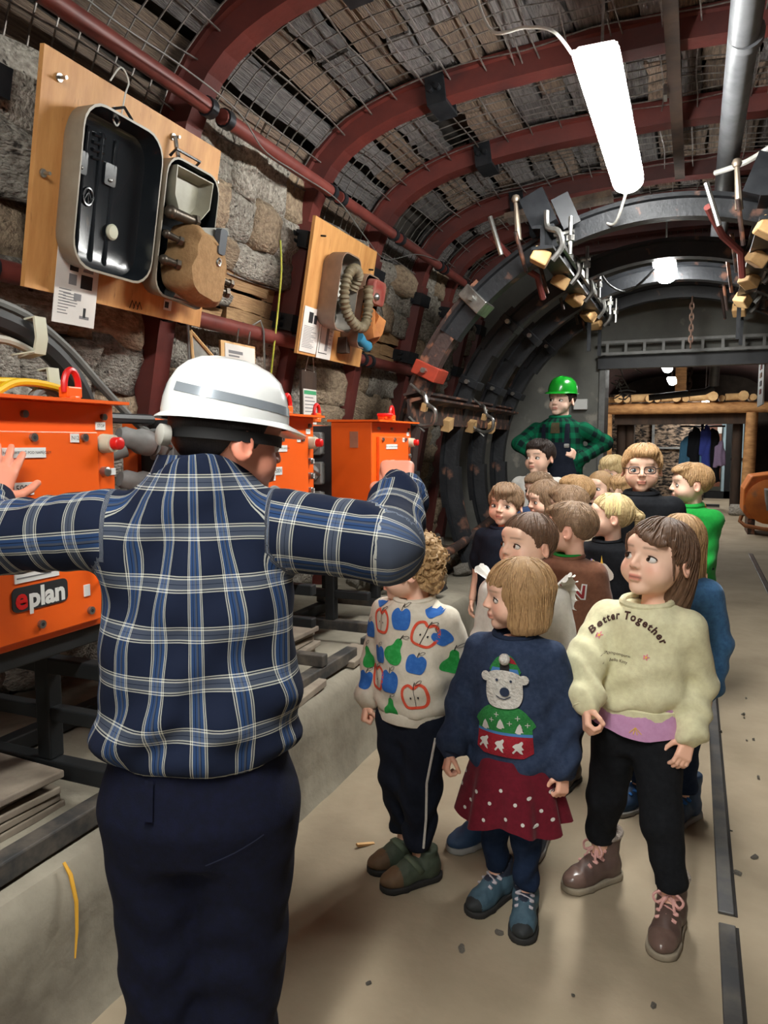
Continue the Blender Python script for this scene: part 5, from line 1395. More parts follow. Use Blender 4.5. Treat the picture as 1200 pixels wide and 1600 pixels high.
# ---------------------------------------------------------------- the figure
def person(sp):
    Ht, hh = sp['Ht'], sp['hh']; adult = sp.get('adult', False)
    root_loc = (sp['pos'][0], sp['pos'][1], 0); yaw = math.radians(sp.get('yaw', 0))
    fine = sp.get('fine', 1.0)
    lx, ly = sp.get('lean', (0, 0))          # shift of head and shoulders
    zc = Ht - .53 * hh
    zs = sp.get('zs', Ht - (1.27 if not adult else 1.36) * hh)
    sw = sp.get('sw', .098 * Ht); zh = .46 * Ht
    hx, hy, hz = [math.radians(a) for a in sp.get('head', (0, 0, 0))]   # yaw, pitch, roll
    skin = tuple(min(255, int(x_ * 1.045)) for x_ in sp.get('skin', (234, 194, 170)))
    RH = np.array((Matrix.Rotation(hx, 3, 'Z') @ Matrix.Rotation(hy, 3, 'X') @ Matrix.Rotation(hz, 3, 'Y')))
    piv = np.array([lx, ly + .02, zc - .42 * hh]); hoff = np.array(sp.get('hoff', (0, 0, 0)))
    def H2L(V): return (V * hh + np.array([0, 0, .42 * hh])) @ RH.T + piv + hoff
    V, Q, ey = head_mesh(adult)
    parts = [(H2L(V), Q, head_tint(V, skin, sp.get('lips', .5), sp.get('brow', (96, 70, 52)), sp.get('blush', 1.), sp.get('browk', .6)))]
    # arms
    ua, fa = .155 * Ht, .135 * Ht
    hl = sp.get('hl', .098 * Ht)
    arms = {}
    for s, key in ((1, 'L'), (-1, 'R')):
        sh = np.array([lx + s * sw, ly + .01, zs - .02 * Ht])
        a = sp.get('arm' + key)
        if a is None:
            el = sh + np.array([s * .035 * Ht, .012 * Ht, -ua]); wr = el + np.array([s * .004, -.045 * Ht, -fa]); a = (el, wr)
        el, wr = np.array(a[0], float), np.array(a[1], float)
        arms[key] = (sh, el, wr)
        pose = sp.get('hand' + key, 'relaxed')
        if pose:
            dirn = sp.get('hdir' + key); dirn = np.array(dirn, float) if dirn is not None else (wr - el)
            nrm = sp.get('palm' + key, (-s * 1.0, .15, 0))
            w0 = wr + dirn / np.linalg.norm(dirn) * .012
            hv, hq = hand_mesh(w0, dirn, nrm, sp.get('thumb' + key, s * 1), hl, pose, .026 if fine <= 1 else .034)
            t = np.tile(np.array(list(np.array(lin(skin)[:3]) * np.array([1, .88, .84])) + [1]), (len(hv), 1))
            parts.append((hv, hq, t))
    top = sp['top']; loose = top.get('loose', 1.0)
    cw, cd = sp.get('cw', .112 * Ht * loose), sp.get('cd', .078 * Ht * loose)
    hem = top.get('hem', .43 * Ht)
    # hidden trunk and limbs, joined with the rest of the body
    feet = sp.get('feet', {'L': (.055 * Ht, 0, 10), 'R': (-.055 * Ht, 0, -10)})
    legs = {}
    for s, key in ((1, 'L'), (-1, 'R')):
        fx, fy, fyaw = feet[key]
        hip = np.array([s * .048 * Ht, 0, zh]); an = np.array([fx, fy + .01, .07 * Ht]); kn = (hip + an) / 2 + np.array([0, -.012 * Ht, 0])
        legs[key] = (hip, kn, an)
    slv = top.get('sleeve', 'long')
    def trunk(P):
        d = loft(P, [zh - .02, zh + .08 * Ht, zs - .03, zs + .03], [cw * .74, cw * .7, cw * .72, .045], [cd * .74, cd * .7, cd * .7, .045], [0, 0, lx, lx], [0, 0, ly, ly])
        for k in 'LR':
            d = smin(d, limb(P, [arms[k][0], arms[k][1], arms[k][2]], [.026 * Ht, .024 * Ht, .018 * Ht]), .02)
            d = smin(d, limb(P, [legs[k][0], legs[k][1], legs[k][2]], [.042 * Ht, .03 * Ht, .02 * Ht]), .02)
        return d
    allp = np.array([p for k in 'LR' for p in list(arms[k]) + list(legs[k])] + [[0, -cd, 0.02], [0, cd, zs + .04]])
    bv, bq = nets(trunk, allp.min(0) - .07, allp.max(0) + .07, .012 * Ht if slv == 'long' else .0085 * Ht)
    parts.append((bv, bq, np.tile(np.array(list(np.array(lin(skin)[:3]) * np.array([1, .93, .9])) + [1]), (len(bv), 1))))
    V, Q, A = join(parts)
    body = obj('person', np_mesh('person', V, Q, SKIN, {'tint': A}))
    body.location = root_loc; body.rotation_euler = (0, 0, yaw)
    tag(body, sp['label'], sp.get('cat', 'person'), sp.get('group'))
    # eyes
    if sp.get('eyes', True):
        gx, gz = sp.get('gaze', (0, 0))
        for s in (1, -1):
            m = MB(); c = (s * .16, ey + .016, -.016)
            m.ball(c, (.08, .04, .046), 16, 0)
            ix = c[0] + gx * .034; iz_ = c[2] + .004 + gz * .014
            sy = lambda X, Z: c[1] - .04 * math.sqrt(max(.05, 1 - ((X - c[0]) / .08) ** 2 - ((Z - c[2]) / .046) ** 2))
            for rad, mi_, lf in ((.037, 1, .0025), (.019, 2, .004)):
                o_ = len(m.v); ring = [(ix, sy(ix, iz_) - lf, iz_)]
                for rr_ in (.5, 1.):
                    for k_ in range(14):
                        a_ = 2 * math.pi * k_ / 14; X, Z = ix + rad * rr_ * math.cos(a_), min(c[2] + .04, max(c[2] - .042, iz_ + rad * rr_ * math.sin(a_))); ring.append((X, sy(X, Z) - lf, Z))
                m.add(ring, [(0, 1 + k_, 1 + (k_ + 1) % 14) for k_ in range(14)] + [(1 + k_, 15 + k_, 15 + (k_ + 1) % 14, 1 + (k_ + 1) % 14) for k_ in range(14)], mi_)
            q = [(c[0] + .084 * math.cos(a), ey - .014 + .034 * abs(math.cos(a)) ** 2, c[2] + .004 + .043 * math.sin(a)) for a in np.linspace(.05, math.pi - .05, 11)]
            m.tube(q, .0095, 5, 3)
            Vv = H2L(np.array(m.v)); 
            me = bpy.data.meshes.new('eye'); me.from_pydata([tuple(p) for p in Vv], [], m.f); me.polygons.foreach_set('material_index', m.m); me.polygons.foreach_set('use_smooth', [True] * len(m.f))
            for mm in (EYEW, sp.get('iris', EYEB), PUP, LASH): me.materials.append(mm)
            obj('eye', me, body)
    # hair
    if sp.get('hair'):
        st, hm = sp['hair'][:2]; hs = sp['hair'][2] if len(sp['hair']) > 2 else 1.0
        V, Q, f = hair_mesh(st)
        obj('hair', np_mesh('hair', H2L(V * hs), Q, hm, {'flow': f}), body)
    # upper garment
    rs = [x * loose for x in (.043 * Ht, .037 * Ht, .027 * Ht)]
    if 'rs' in top: rs = top['rs']
    ztop = zs + top.get('collar', .036 * Ht)
    tz = [hem, hem + .03, hem + .10 * Ht, zs - .05 * Ht, zs, zs + .02 * Ht, ztop]
    trx = [cw * .97, cw * 1.03, cw * 1.02, cw * 1.0, cw * .9, cw * .7, .315 * hh]
    try_ = [cd * 1.08, cd * 1.14, cd * 1.1, cd * .98, cd * .92, cd * .84, .32 * hh]
    if 'trx' in top: trx = [a * b for a, b in zip(trx, top['trx'])]
    if 'try' in top: try_ = [a * b for a, b in zip(try_, top['try'])]
    txo = [0, 0, lx * .2, lx * .8, lx, lx, lx]; tyo = [0, 0, ly * .2, ly * .8, ly, ly + .005, ly + .012]
    wr_a = top.get('wrinkle', .0045); sd = sp.get('seed', 1.)
    def sleeve_pts(k):
        sh, el, wr = arms[k]
        if slv == 'short': return [sh, sh + (el - sh) * .72], [rs[0] * 1.02, rs[0] * 1.12]
        return [sh, el, el + (wr - el) * .88, wr], [rs[0], rs[1], rs[2] * 1.22, rs[2] * (1.0 if not top.get('puff') else .95)]
    SLV = {k: sleeve_pts(k) for k in 'LR'}
    neck_c = np.array([lx, ly + .008, ztop]); nr = top.get('neck', .275 * hh)
    def shirt(P):
        d = loft(P, tz, trx, try_, txo, tyo, .018)
        d = d + wr_a * .8 * np.sin(P[:, 2] * 70 + 3 * np.sin(P[:, 0] * 14 + sd) + sd) * np.clip(1.4 - (P[:, 2] - hem) / .18, .15, 1)
        d = d + wr_a * .7 * wob(P, 26, sd)
        if top.get('folds'): d = d + top['folds'](P, tz)
        for k in 'LR':
            p, r_ = SLV[k]
            a = limb(P, p, r_, .025)
            axis = (p[-1] - p[0]) / np.linalg.norm(p[-1] - p[0]); al = (P - p[0]) @ axis
            a = a + wr_a * np.sin(al * 75 + 2.5 * np.sin(P[:, 0] * 30 + P[:, 1] * 22 + sd)) * np.clip((al - .06) * 6, .2, 1)
            d = smin(d, a, .03)
        d = smax(d, -rc(P, neck_c + np.array([0, 0, nr * .55]), neck_c + np.array([0, 0, .15]), nr * .97, nr * .97), .006)
        return d
    ap = np.array([p for k in 'LR' for p in SLV[k][0]] + [[-cw * 1.2, -cd * 1.35, hem], [cw * 1.2, cd * 1.35, ztop]])
    h_ = sp.get('res', .0075) * fine
    V, Q = nets(shirt, ap.min(0) - .075, ap.max(0) + .075, h_)
    at_ = {}
    if top.get('uv'):
        uvT = np.stack([np.arctan2(V[:, 0], -V[:, 1] if not top.get('back') else V[:, 1]) * cw * 1.05, V[:, 2]], 1)
        dT = loft(V, tz, trx, try_, txo, tyo)
        for k in 'LR':
            dd, uv = limb_uv(V, *[SLV[k][0], SLV[k][1]])
            m_ = (dd - SLV[k][1][0] * 1.0 < dT - .004) & (np.abs(V[:, 0] - lx) > sw * .9)
            uvT[m_] = uv[m_]
        at_['cloth'] = np.concatenate([uvT, np.zeros((len(V), 1))], 1)
    shirt_o = obj(top.get('name', 'sweatshirt'), np_mesh('shirt', V, Q, top['mat'], at_), body)
    shirt_o['label'] = top.get('label', '') or None
    if not top.get('label'): del shirt_o['label']
    # collar and cuffs
    m = MB(); cm = top.get('rib', top['mat'])
    if top.get('collar_ring', True):
        nb_ = nr * 1.1
        m.tube([tuple(neck_c + np.array([nb_ * math.cos(a), nb_ * .97 * math.sin(a), .007 - .014 * (1 - math.sin(a)) * .5])) for a in np.linspace(0, 2 * math.pi, 29)[:-1]], .0105 * Ht / 1.2 * top.get('crr', 1.), 8, closed=True)
        me = m.mesh('neckband', smooth=True); me.materials.append(cm); obj('neckband', me, shirt_o)
    if slv == 'long' and top.get('cuffs', True):
        for k in 'LR':
            sh, el, wr = arms[k]; d = (wr - el) / np.linalg.norm(wr - el)
            m = MB(); r0 = rs[2] * 1.02
            m.tube([tuple(wr - d * .03), tuple(wr - d * .025), tuple(wr + d * .012), tuple(wr + d * .016)], [r0 * .9, r0 * 1.05, r0, r0 * .85], 16)
            me = m.mesh('cuff', smooth=True); me.materials.append(cm); obj('cuff', me, shirt_o)
    if top.get('hemband'):
        m = MB(); n_ = 40; zs_ = [hem - .03, hem - .026, hem + .008, hem + .014]
        m.v = [(trx[0] * f_ * math.cos(2 * math.pi * i / n_), try_[0] * f_ * math.sin(2 * math.pi * i / n_), z) for z, f_ in zip(zs_, (.93, .985, 1.0, .95)) for i in range(n_)]
        for j in range(3):
            for i in range(n_): m.f.append((j * n_ + i, j * n_ + (i + 1) % n_, (j + 1) * n_ + (i + 1) % n_, (j + 1) * n_ + i)); m.m.append(0)
        me = m.mesh('hem_band', smooth=True); me.materials.append(cm); obj('hem_band', me, shirt_o)
    # lower garment
    bt = sp['bottom']; lr = bt.get('r', (.058 * Ht, .045 * Ht, .036 * Ht)); wtop = max(hem + .03, zh + .02)
    zfoot = bt.get('zfoot', .05 * Ht)
    def trousers(P):
        d = loft(P, [zh - .05 * Ht, zh, wtop], [.075 * Ht * bt.get('hipw', 1), .09 * Ht * bt.get('hipw', 1), .084 * Ht * bt.get('hipw', 1)], [.06 * Ht * bt.get('hipd', 1), .07 * Ht * bt.get('hipd', 1), .06 * Ht * bt.get('hipd', 1)])
        for k in 'LR':
            hip, kn, an = legs[k]; an2 = np.array([an[0], an[1], zfoot + lr[2] * .6])
            a = limb(P, [hip, kn, an2], [lr[0], lr[1], lr[2]], .03)
            a = a + bt.get('wr', .005) * np.sin(P[:, 2] * 62 + 3 * np.sin(P[:, 0] * 25 + P[:, 1] * 18 + sd)) * np.clip(1.2 - P[:, 2] / (.45 * Ht), .1, 1)
            d = smin(d, a, .025)
        d = smax(d, zfoot - P[:, 2], .008)
        return d
    lp_ = np.array([p for k in 'LR' for p in legs[k]])
    V, Q = nets(trousers, (lp_[:, 0].min() - .13 * Ht, lp_[:, 1].min() - .13 * Ht, zfoot - .02), (lp_[:, 0].max() + .13 * Ht, lp_[:, 1].max() + .13 * Ht, wtop + .02), h_ * 1.25)
    trouser_o = obj(bt.get('name', 'trousers'), np_mesh('trousers', V, Q, bt['mat']), body)
    if bt.get('skirt'):
        z0, z1, r0, r1, sm = bt['skirt']
        m = MB(); n_ = 96; rows = 10
        for j in range(rows + 1):
            t = j / rows; z = z1 + (z0 - z1) * t; rr = r1 + (r0 - r1) * t ** .8
            for i in range(n_):
                a = 2 * math.pi * i / n_; fl = 1 + .09 * t * math.sin(a * 9 + 1.2 * math.sin(a * 2)) + .03 * t * math.sin(a * 17)
                m.v.append((rr * fl * math.cos(a), rr * .8 * fl * math.sin(a), z + .012 * t * math.sin(a * 4 + 1)))
        for j in range(rows):
            for i in range(n_): m.f.append((j * n_ + i, j * n_ + (i + 1) % n_, (j + 1) * n_ + (i + 1) % n_, (j + 1) * n_ + i)); m.m.append(0)
        me = m.mesh('skirt', smooth=True); me.materials.append(sm); obj('skirt', me, body)
    # shoes
    so = {}
    if sp.get('shoes'):
        for k in 'LR':
            fx, fy, fyaw = feet[k]; so[k] = shoe(body, sp['shoes'], (fx, fy), math.radians(fyaw), .152 * Ht * sp['shoes'].get('size', 1), h_, 1 if k == 'L' else -1)
    return dict(root=body, shirt=shirt_o, trousers=trouser_o, shoes=so, H2L=H2L, arms=arms, legs=legs, hem=hem, zs=zs, cw=cw, cd=cd, yaw=yaw, loc=root_loc, ztop=ztop, neck=(neck_c, nr))

def shoe(body, S_, xy, yaw, fl, h, side):
    Rz = np.array(Matrix.Rotation(yaw, 3, 'Z'))
    boot = S_.get('shaft', 0.0)
    def up(P):
        d = ell(P, (0, -.36, .17), (.205, .33, .155))
        d = smin(d, rc(P, (0, .15, .24), (0, -.3, .19), .2, .165), .1)
        d = smin(d, ell(P, (0, .22, .22), (.195, .22, .24)), .08)
        d = smin(d, rc(P, (0, .17, .35), (0, .19, .52 + boot), .195, .19 + boot * .1), .08)
        d = smin(d, ell(P, (0, -.12, .36), (.13, .2, .1)), .08)
        d = d + .006 * wob(P, 16)
        d = smax(d, .06 - P[:, 2], .02); d = smax(d, P[:, 2] - (.56 + boot), .02)
        return d
    V, Q = nets(up, (-.36, -.85, 0), (.36, .6, .75 + boot), max(.026, h / fl * .55))
    TX = lambda A: (A * fl) @ Rz.T + np.array([xy[0], xy[1], 0])
    mats = S_['mat'] if isinstance(S_['mat'], (list, tuple)) else [S_['mat']]
    mi = None
    if S_.get('zone'):
        cen = V[Q].mean(1); mi = S_['zone'](cen, side)
    so = obj(S_.get('name', 'shoe'), np_mesh('shoe', TX(V), Q, mats, mi=mi), body)
    def sl(P):
        x, y, z = P[:, 0], P[:, 1], P[:, 2]
        w = np.interp(y, [-.72, -.6, -.35, 0, .3, .46], [.08, .17, .225, .19, .2, .1])
        q = np.stack([x, y, x * 0], 1)
        d2 = np.minimum(np.minimum(rc(q, (0, -.46, 0), (0, -.3, 0), .225, .235), rc(q, (0, .2, 0), (0, .25, 0), .215, .215)), rc(q, (0, -.3, 0), (0, .2, 0), .23, .2))
        return smax(d2, np.abs(z - .055) - .05, .015)
    V, Q = nets(sl, (-.34, -.85, -.02), (.34, .6, .16), .03)
    o = obj('sole', np_mesh('sole', TX(V), Q, S_['sole']), so)
    def foot(a, b, c): return tuple(TX(np.array([[a, b, c]]))[0])
    bvh = None
    if S_.get('laces') or S_.get('straps'):
        Vf, Qf = nets(up, (-.36, -.85, 0), (.36, .6, .75 + boot), .045); bvh = BVHTree.FromPolygons([tuple(p) for p in Vf], [tuple(q) for q in Qf])
    def onshoe(a, b, lift=.02):      # project from the front and above
        dr = Vector((-a * .4, .62, -.78)).normalized(); o_ = Vector((a * 1.0, b, .0)) - dr * 1.5 + Vector((0, 0, .3))
        hit = bvh.ray_cast(o_, dr)
        return None if hit[0] is None else hit[0] + hit[1] * lift
    if S_.get('laces'):
        m = MB(); rows = S_.get('rows', 5); prev = None
        pts = []
        for i in range(rows):
            b = -.22 + .15 * i
            l = onshoe(-.12, b); r_ = onshoe(.12, b)
            if l is None or r_ is None: continue
            pts.append((l, r_))
        seq = []
        for i, (l, r_) in enumerate(pts):
            mid = (l + r_) / 2 + Vector((0, -.02, .03)); m.tube([foot(*p) for p in (l, mid, r_)], .021 * fl, 6)
            if i:
                pl, pr = pts[i - 1]
                m.tube([foot(*p) for p in (pl, (pl + r_) / 2 + Vector((0, -.035, .035)), r_)], .021 * fl, 6)
                m.tube([foot(*p) for p in (pr, (pr + l) / 2 + Vector((0, -.04, .04)), l)], .021 * fl, 6)
        if pts and S_.get('bow'):
            c = (pts[-2][0] + pts[-2][1]) / 2 + Vector((0, -.05, .05))
            for sx in (-1, 1):
                q = catmull([c, c + Vector((sx * .1, -.06, .06)), c + Vector((sx * .2, -.08, -.02)), c + Vector((sx * .14, -.1, -.1)), c], 4); m.tube([foot(*p) for p in q], .02 * fl, 6)
                q = catmull([c, c + Vector((sx * .07, -.09, -.08)), c + Vector((sx * .1, -.12, -.2))], 4); m.tube([foot(*p) for p in q], .02 * fl, 6)
        me = m.mesh('lace', smooth=True); me.materials.append(S_['laces']); obj('lace', me, so)
    if S_.get('collar'):
        m = MB(); q = [(.2 * math.cos(a), .185 + .2 * math.sin(a), .55 + boot + .03 * math.sin(a)) for a in np.linspace(0, 2 * math.pi, 21)[:-1]]
        m.tube([foot(*p) for p in q], .05 * fl, 8, closed=True); me = m.mesh('fur_collar', smooth=True); me.materials.append(S_['collar']); obj('fur_collar', me, so)
    if S_.get('straps'):
        for b0, b1, lift in ((-.1, .02, .012), (.28, .4, .012)):
            g = []
            for b in (b0, (b0 + b1) / 2, b1):
                row = [onshoe(a, b, lift) for a in np.linspace(-.19, .19, 9)]
                if any(p is None for p in row): row = None
                g.append(row)
            if any(x is None for x in g): continue
            m = MB(); vs = [foot(*p) for row in g for p in row]; fs = [(j * 9 + i, j * 9 + i + 1, (j + 1) * 9 + i + 1, (j + 1) * 9 + i) for j in range(2) for i in range(8)]
            m.add(vs, fs); me = m.mesh('strap', smooth=True); me.materials.append(S_['straps']); ob = obj('strap', me, so)
            md = ob.modifiers.new('s', 'SOLIDIFY'); md.thickness = .005; md.offset = 0
    return so

# ---------------------------------------------------------------- prints that follow the cloth
def tri_refine(poly_or_mesh, maxlen):
    bm = bmesh.new()
    if isinstance(poly_or_mesh, tuple):
        vs = [bm.verts.new((a[0], a[1], 0)) for a in poly_or_mesh[0]]
        for f in poly_or_mesh[1]:
            try: bm.faces.new([vs[i] for i in f])
            except ValueError: pass
    else:
        vs = [bm.verts.new((a, b, 0)) for a, b in poly_or_mesh]; bm.faces.new(vs)
    bmesh.ops.triangulate(bm, faces=bm.faces)
    for _ in range(7):
        es = [e for e in bm.edges if e.calc_length() > maxlen]
        if not es: break
        bmesh.ops.subdivide_edges(bm, edges=es, cuts=1); bmesh.ops.triangulate(bm, faces=bm.faces)
    bm.verts.index_update()
    r_ = ([(v.co.x, v.co.y) for v in bm.verts], [tuple(v.index for v in f.verts) for f in bm.faces]); bm.free(); return r_
class Printer:
    def __init__(s, shirt, direction=(0, 1, 0), back=False):
        me = shirt.data; V = np.empty(len(me.vertices) * 3, np.float32); me.vertices.foreach_get('co', V)
        s.bvh = BVHTree.FromPolygons([tuple(p) for p in V.reshape(-1, 3)], [tuple(p.vertices) for p in me.polygons]); s.o = shirt; s.sg = 1 if not back else -1
    def put(s, name, shape, mat, ox=0, oz=0, sc=1., rot=0., lift=.002, maxlen=.014, parent=None, thick=0):
        vs, fs = tri_refine(shape, maxlen / sc)
        c, n = math.cos(rot), math.sin(rot); out = []
        for a, b in vs:
            X, Z = ox + sc * (a * c - b * n), oz + sc * (a * n + b * c)
            h = s.bvh.ray_cast(Vector((X, -1.0 * s.sg, Z)), Vector((0, s.sg, 0)))
            out.append(None if h[0] is None else h[0] + Vector((0, -lift * s.sg, 0)) + h[1] * (lift * .3))
        keep = {}
        V = []
        for i, p in enumerate(out):
            if p is not None: keep[i] = len(V); V.append(tuple(p))
        Fc = [tuple(keep[i] for i in f) for f in fs if all(i in keep for i in f)]
        Fc = [f for f in Fc if max(abs(V[f[i]][1] - V[f[i - 1]][1]) for i in range(3)) < .03]
        if not Fc: return None
        me = bpy.data.meshes.new(name); me.from_pydata(V, [], Fc); me.polygons.foreach_set('use_smooth', [True] * len(Fc)); me.materials.append(mat)
        return obj(name, me, parent or s.o)
def circ(r, n=20, cx=0, cy=0, sy=1.): return [(cx + r * math.cos(2 * math.pi * k / n), cy + r * sy * math.sin(2 * math.pi * k / n)) for k in range(n)]
def stroke(pts, wd, closed=False):
    n = len(pts); L_, R_ = [], []
    for i, p in enumerate(pts):
        a = pts[i - 1] if (i or closed) else p; b = pts[(i + 1) % n] if (i < n - 1 or closed) else p
        dx, dy = b[0] - a[0], b[1] - a[1]; l = math.hypot(dx, dy) or 1
        L_.append((p[0] - dy / l * wd / 2, p[1] + dx / l * wd / 2)); R_.append((p[0] + dy / l * wd / 2, p[1] - dx / l * wd / 2))
    m = n if closed else n - 1
    return (L_ + R_, [(i, (i + 1) % n, n + (i + 1) % n, n + i) for i in range(m)])
def smooth2(pts, per=5, closed=True):
    P = pts + pts[:3] if closed else pts
    q = catmull([(a, b, 0) for a, b in (pts[-1:] + P if closed else P)], per)
    if closed: q = q[per:per + per * len(pts)]
    return [(p.x, p.y) for p in q]
# ================================================================ gallery beyond the doorway
ty = 16.5
ts = thing('timber_frame', 'peeled log doorframe spanning the far gallery', 'timber frame', (-.35, ty, 0))
m = MB(); m.tube([(-1.72, ty, 0), (-1.73, ty, 1.0), (-1.74, ty, 2.0)], [.125, .12, .11], 12); m.build('post', WOOD, ts, smooth=True)
m = MB(); m.tube([(1.0, ty, 0), (1.02, ty, 1.0), (1.04, ty, 2.0)], [.12, .12, .11], 12); m.build('post', WOOD, ts, smooth=True)
m = MB(); m.tube([(-2.0, ty, 2.1), (-.3, ty, 2.1), (1.6, ty, 2.1)], [.11, .12, .11], 12); m.build('cap_log', WOOD, ts, smooth=True)
m = MB(); m.bb((-1.6, ty + .2, 1.78), (.95, ty + .45, 2.0)); m.build('dark_lintel', WOODD, ts)
for x in (-1.48, -1.3, .82):
    m = MB(); m.cyl((x, ty + .6, 0), (x, ty + .6, 1.95), .1, n=10); m.build('inner_post', WOODD, ts, smooth=True)
r = random.Random(21)
x = -1.9
for k in range(15):
    rad = r.uniform(.06, .1); yy = ty - .12 + .1 * (k % 3)
    ln = r.uniform(.35, .7); across = k % 3 == 0
    z = 2.22 + rad
    m = MB()
    if across: m.cyl((x, yy, z), (x + ln * .7, yy + .05, z + .01), rad * .9, n=10); x += ln * .55
    else: m.cyl((x + rad, yy - ln / 2, z), (x + rad, yy + ln / 2, z), rad, n=10); x += rad * 2.1
    if x > 1.4: break
    o = m.build('log', WOODC, smooth=True, loc=(x, yy, z)); tag(o, ('lying lengthwise' if across else 'laid end-on') + ' cut log on top of the far timber frame, %s from the left' % ['first', 'second', 'third', 'fourth', 'fifth', 'sixth', 'seventh', 'eighth', 'ninth', 'tenth', 'eleventh', 'twelfth', 'thirteenth', 'fourteenth', 'fifteenth'][k], 'log', 'logs on the far timber frame')
up_ = thing('roof_prop', 'upright timber prop above the far timber frame', 'prop', (-.25, ty + .1, 2.2)); m = MB(); m.bb((-.42, ty + .5, 2.2), (-.2, ty + .7, 3.15)); m.build('prop_body', WOOD, up_)
# split-stone wall, glass door
SPL = M('split_stone_wall', (150, 128, 108), (30, 26, 24), rough=.95, scale=7, stretch=(1, 1, 2.2), bump=1, bscale=9, lo=.42, hi=.58, detail=3, bdist=.06)
m = MB(); m.bb((-2.4, 19.7, 0), (.25, 19.9, 2.6)); tag(m.build('wall_side', SPL), 'split stone wall seen through the far timber frame', kind='structure')
m = MB(); m.bb((-.98, 19.64, .9), (-.92, 19.7, 2.1)); m.bb((-.98, 19.64, 1.24), (.2, 19.7, 1.29)); tag(m.build('trim_2', GREYP), 'grey steel frame on the split stone wall', kind='structure')
gd = thing('glass_door', 'pale glazed door in dark frame at the far end', 'door', (.75, 20.4, 0))
PANE = M('backlight_tone_pane', (176, 196, 204), (160, 184, 194), rough=.15, scale=2)  # opaque panes; bluish light behind the door is put into their colour
for a, b in (((.3, .18), (.72, 1.95)), ((.85, .18), (1.12, .95)), ((.85, 1.02), (1.12, 1.95))):
    m = MB(); m.bb((a[0], 20.42, a[1]), (b[0], 20.45, b[1])); m.build('pane', PANE, gd)
for a, b in (((.72, 0), (.85, 2.1)), ((1.12, 0), (1.3, 2.1)), ((.2, 0), (1.3, .18)), ((.85, .95), (1.12, 1.02)), ((.2, 1.95), (1.3, 2.1))):
    m = MB(); m.bb((a[0], 20.38, a[1]), (b[0], 20.46, b[1])); m.build('door_rail', BLACKP, gd)
pbx = thing('information_board', 'brown board with a red notice beside the far glass door', 'board', (.45, 20.3, 1.2))
m = MB(); m.bb((.28, 20.3, .3), (.62, 20.34, 1.85)); m.build('panel_body', M('brown_panel', (120, 72, 52), rough=.6), pbx)
m = MB(); m.bb((.52, 20.28, 1.62), (.62, 20.3, 1.82)); m.build('notice', WHITE, pbx)
# coat rack with coats
cr = thing('coat_rack', 'black free-standing coat rack on a flat base', 'coat rack', (.2, 17.6, 0))
m = MB(); m.box((.15, 17.6, .04), (.8, .12, .05)); m.box((.15, 17.6, .07), (.12, .7, .05)); m.build('base', BLACKP, cr)
m = MB(); m.cyl((.15, 17.6, .05), (.15, 17.6, 1.85), .03, n=8); m.cyl((-.3, 17.6, 1.75), (.6, 17.6, 1.75), .02, n=8); m.build('pole', BLACKP, cr, smooth=True)
for k, (x, w_, z1, z0, c, lb) in enumerate(((-.14, .13, 1.55, .95, (64, 108, 136), 'blue-grey'), (.02, .13, 1.75, .75, (22, 24, 30), 'black short'), (.1, .12, 1.6, .8, (84, 128, 156), 'light blue'), (.24, .11, 1.78, .7, (58, 70, 150), 'patterned blue'), (.36, .17, 1.7, .55, (20, 20, 24), 'long black'), (.52, .1, 1.45, .9, (150, 130, 160), 'pale lilac'))):
    t = thing('coat', lb + ' coat hanging on the far coat rack', 'coat', (x, 17.5, z0), 'coats on the far rack')
    yy = 17.48 - .03 * (k % 2)
    V, Q = nets(lambda P: smin(loft(P, [z0, z0 + .2, z1 - .2, z1 - .05, z1], [w_ * 1.1, w_, w_ * .85, w_ * .5, .03], [.09, .085, .08, .06, .03], [x] * 5, [yy] * 5) + .012 * np.sin(P[:, 0] * 55 + 2 * np.sin(P[:, 2] * 7)), rc(P, (x - w_ * .7, yy - .03, z1 - .16), (x - w_ * .95, yy - .05, z1 - .62), .055, .045), .03), (x - .4, yy - .25, z0 - .05), (x + .4, yy + .25, z1 + .05), .022)
    V = V - np.array([x, 17.5, z0], np.float32)
    obj('coat_body', np_mesh('coat_body', V, Q, fabric('coat_%d' % k, c)), t)
# cart at the right edge
mc = thing('orange_cart', 'orange steel cart with a round grey end on runners at the right edge', 'cart', (1.1, 12.6, 0))
OR2 = M('worn_orange', (206, 116, 40), (180, 96, 34), rough=.55, scale=4, c3=(120, 96, 76), scale3=3, lo3=.6, hi3=.72)
m = MB(); m.prism([(.72, .35), (.8, .25), (1.5, .25), (1.6, .5), (1.55, .85), (1.2, .96), (.82, .9), (.72, .7)], 12.5, 13.4, lambda a, b, h: (a, h, b)); m.build('hopper', OR2, mc, bevel=.02)
m = MB(); m.lathe([(.33, 0), (.34, .05), (.25, .09), (.08, .12), (.0, .12)], (1.08, 12.5, .52), 24, rotm(math.pi / 2, 0, 0)); m.build('end_disc', OR2, mc, smooth=True)
m = MB(); m.cyl((1.08, 12.42, .4), (1.08, 12.36, .72), .06, .1, 10); m.build('grey_plate', GREYP, mc, smooth=True)
m = MB(); m.tube([(.7, 12.42, .3), (.68, 12.4, .22), (.75, 12.35, .16), (1.0, 12.35, .12), (1.4, 12.35, .1)], .03, 8); m.build('runner', M('runner_brown', (150, 92, 52), rough=.6), mc, smooth=True)
m = MB(); m.bb((.8, 12.6, 0), (.9, 13.3, .26)); m.build('skid', DARKR, mc); m = MB(); m.bb((1.35, 12.6, 0), (1.45, 13.3, .26)); m.build('skid', DARKR, mc)
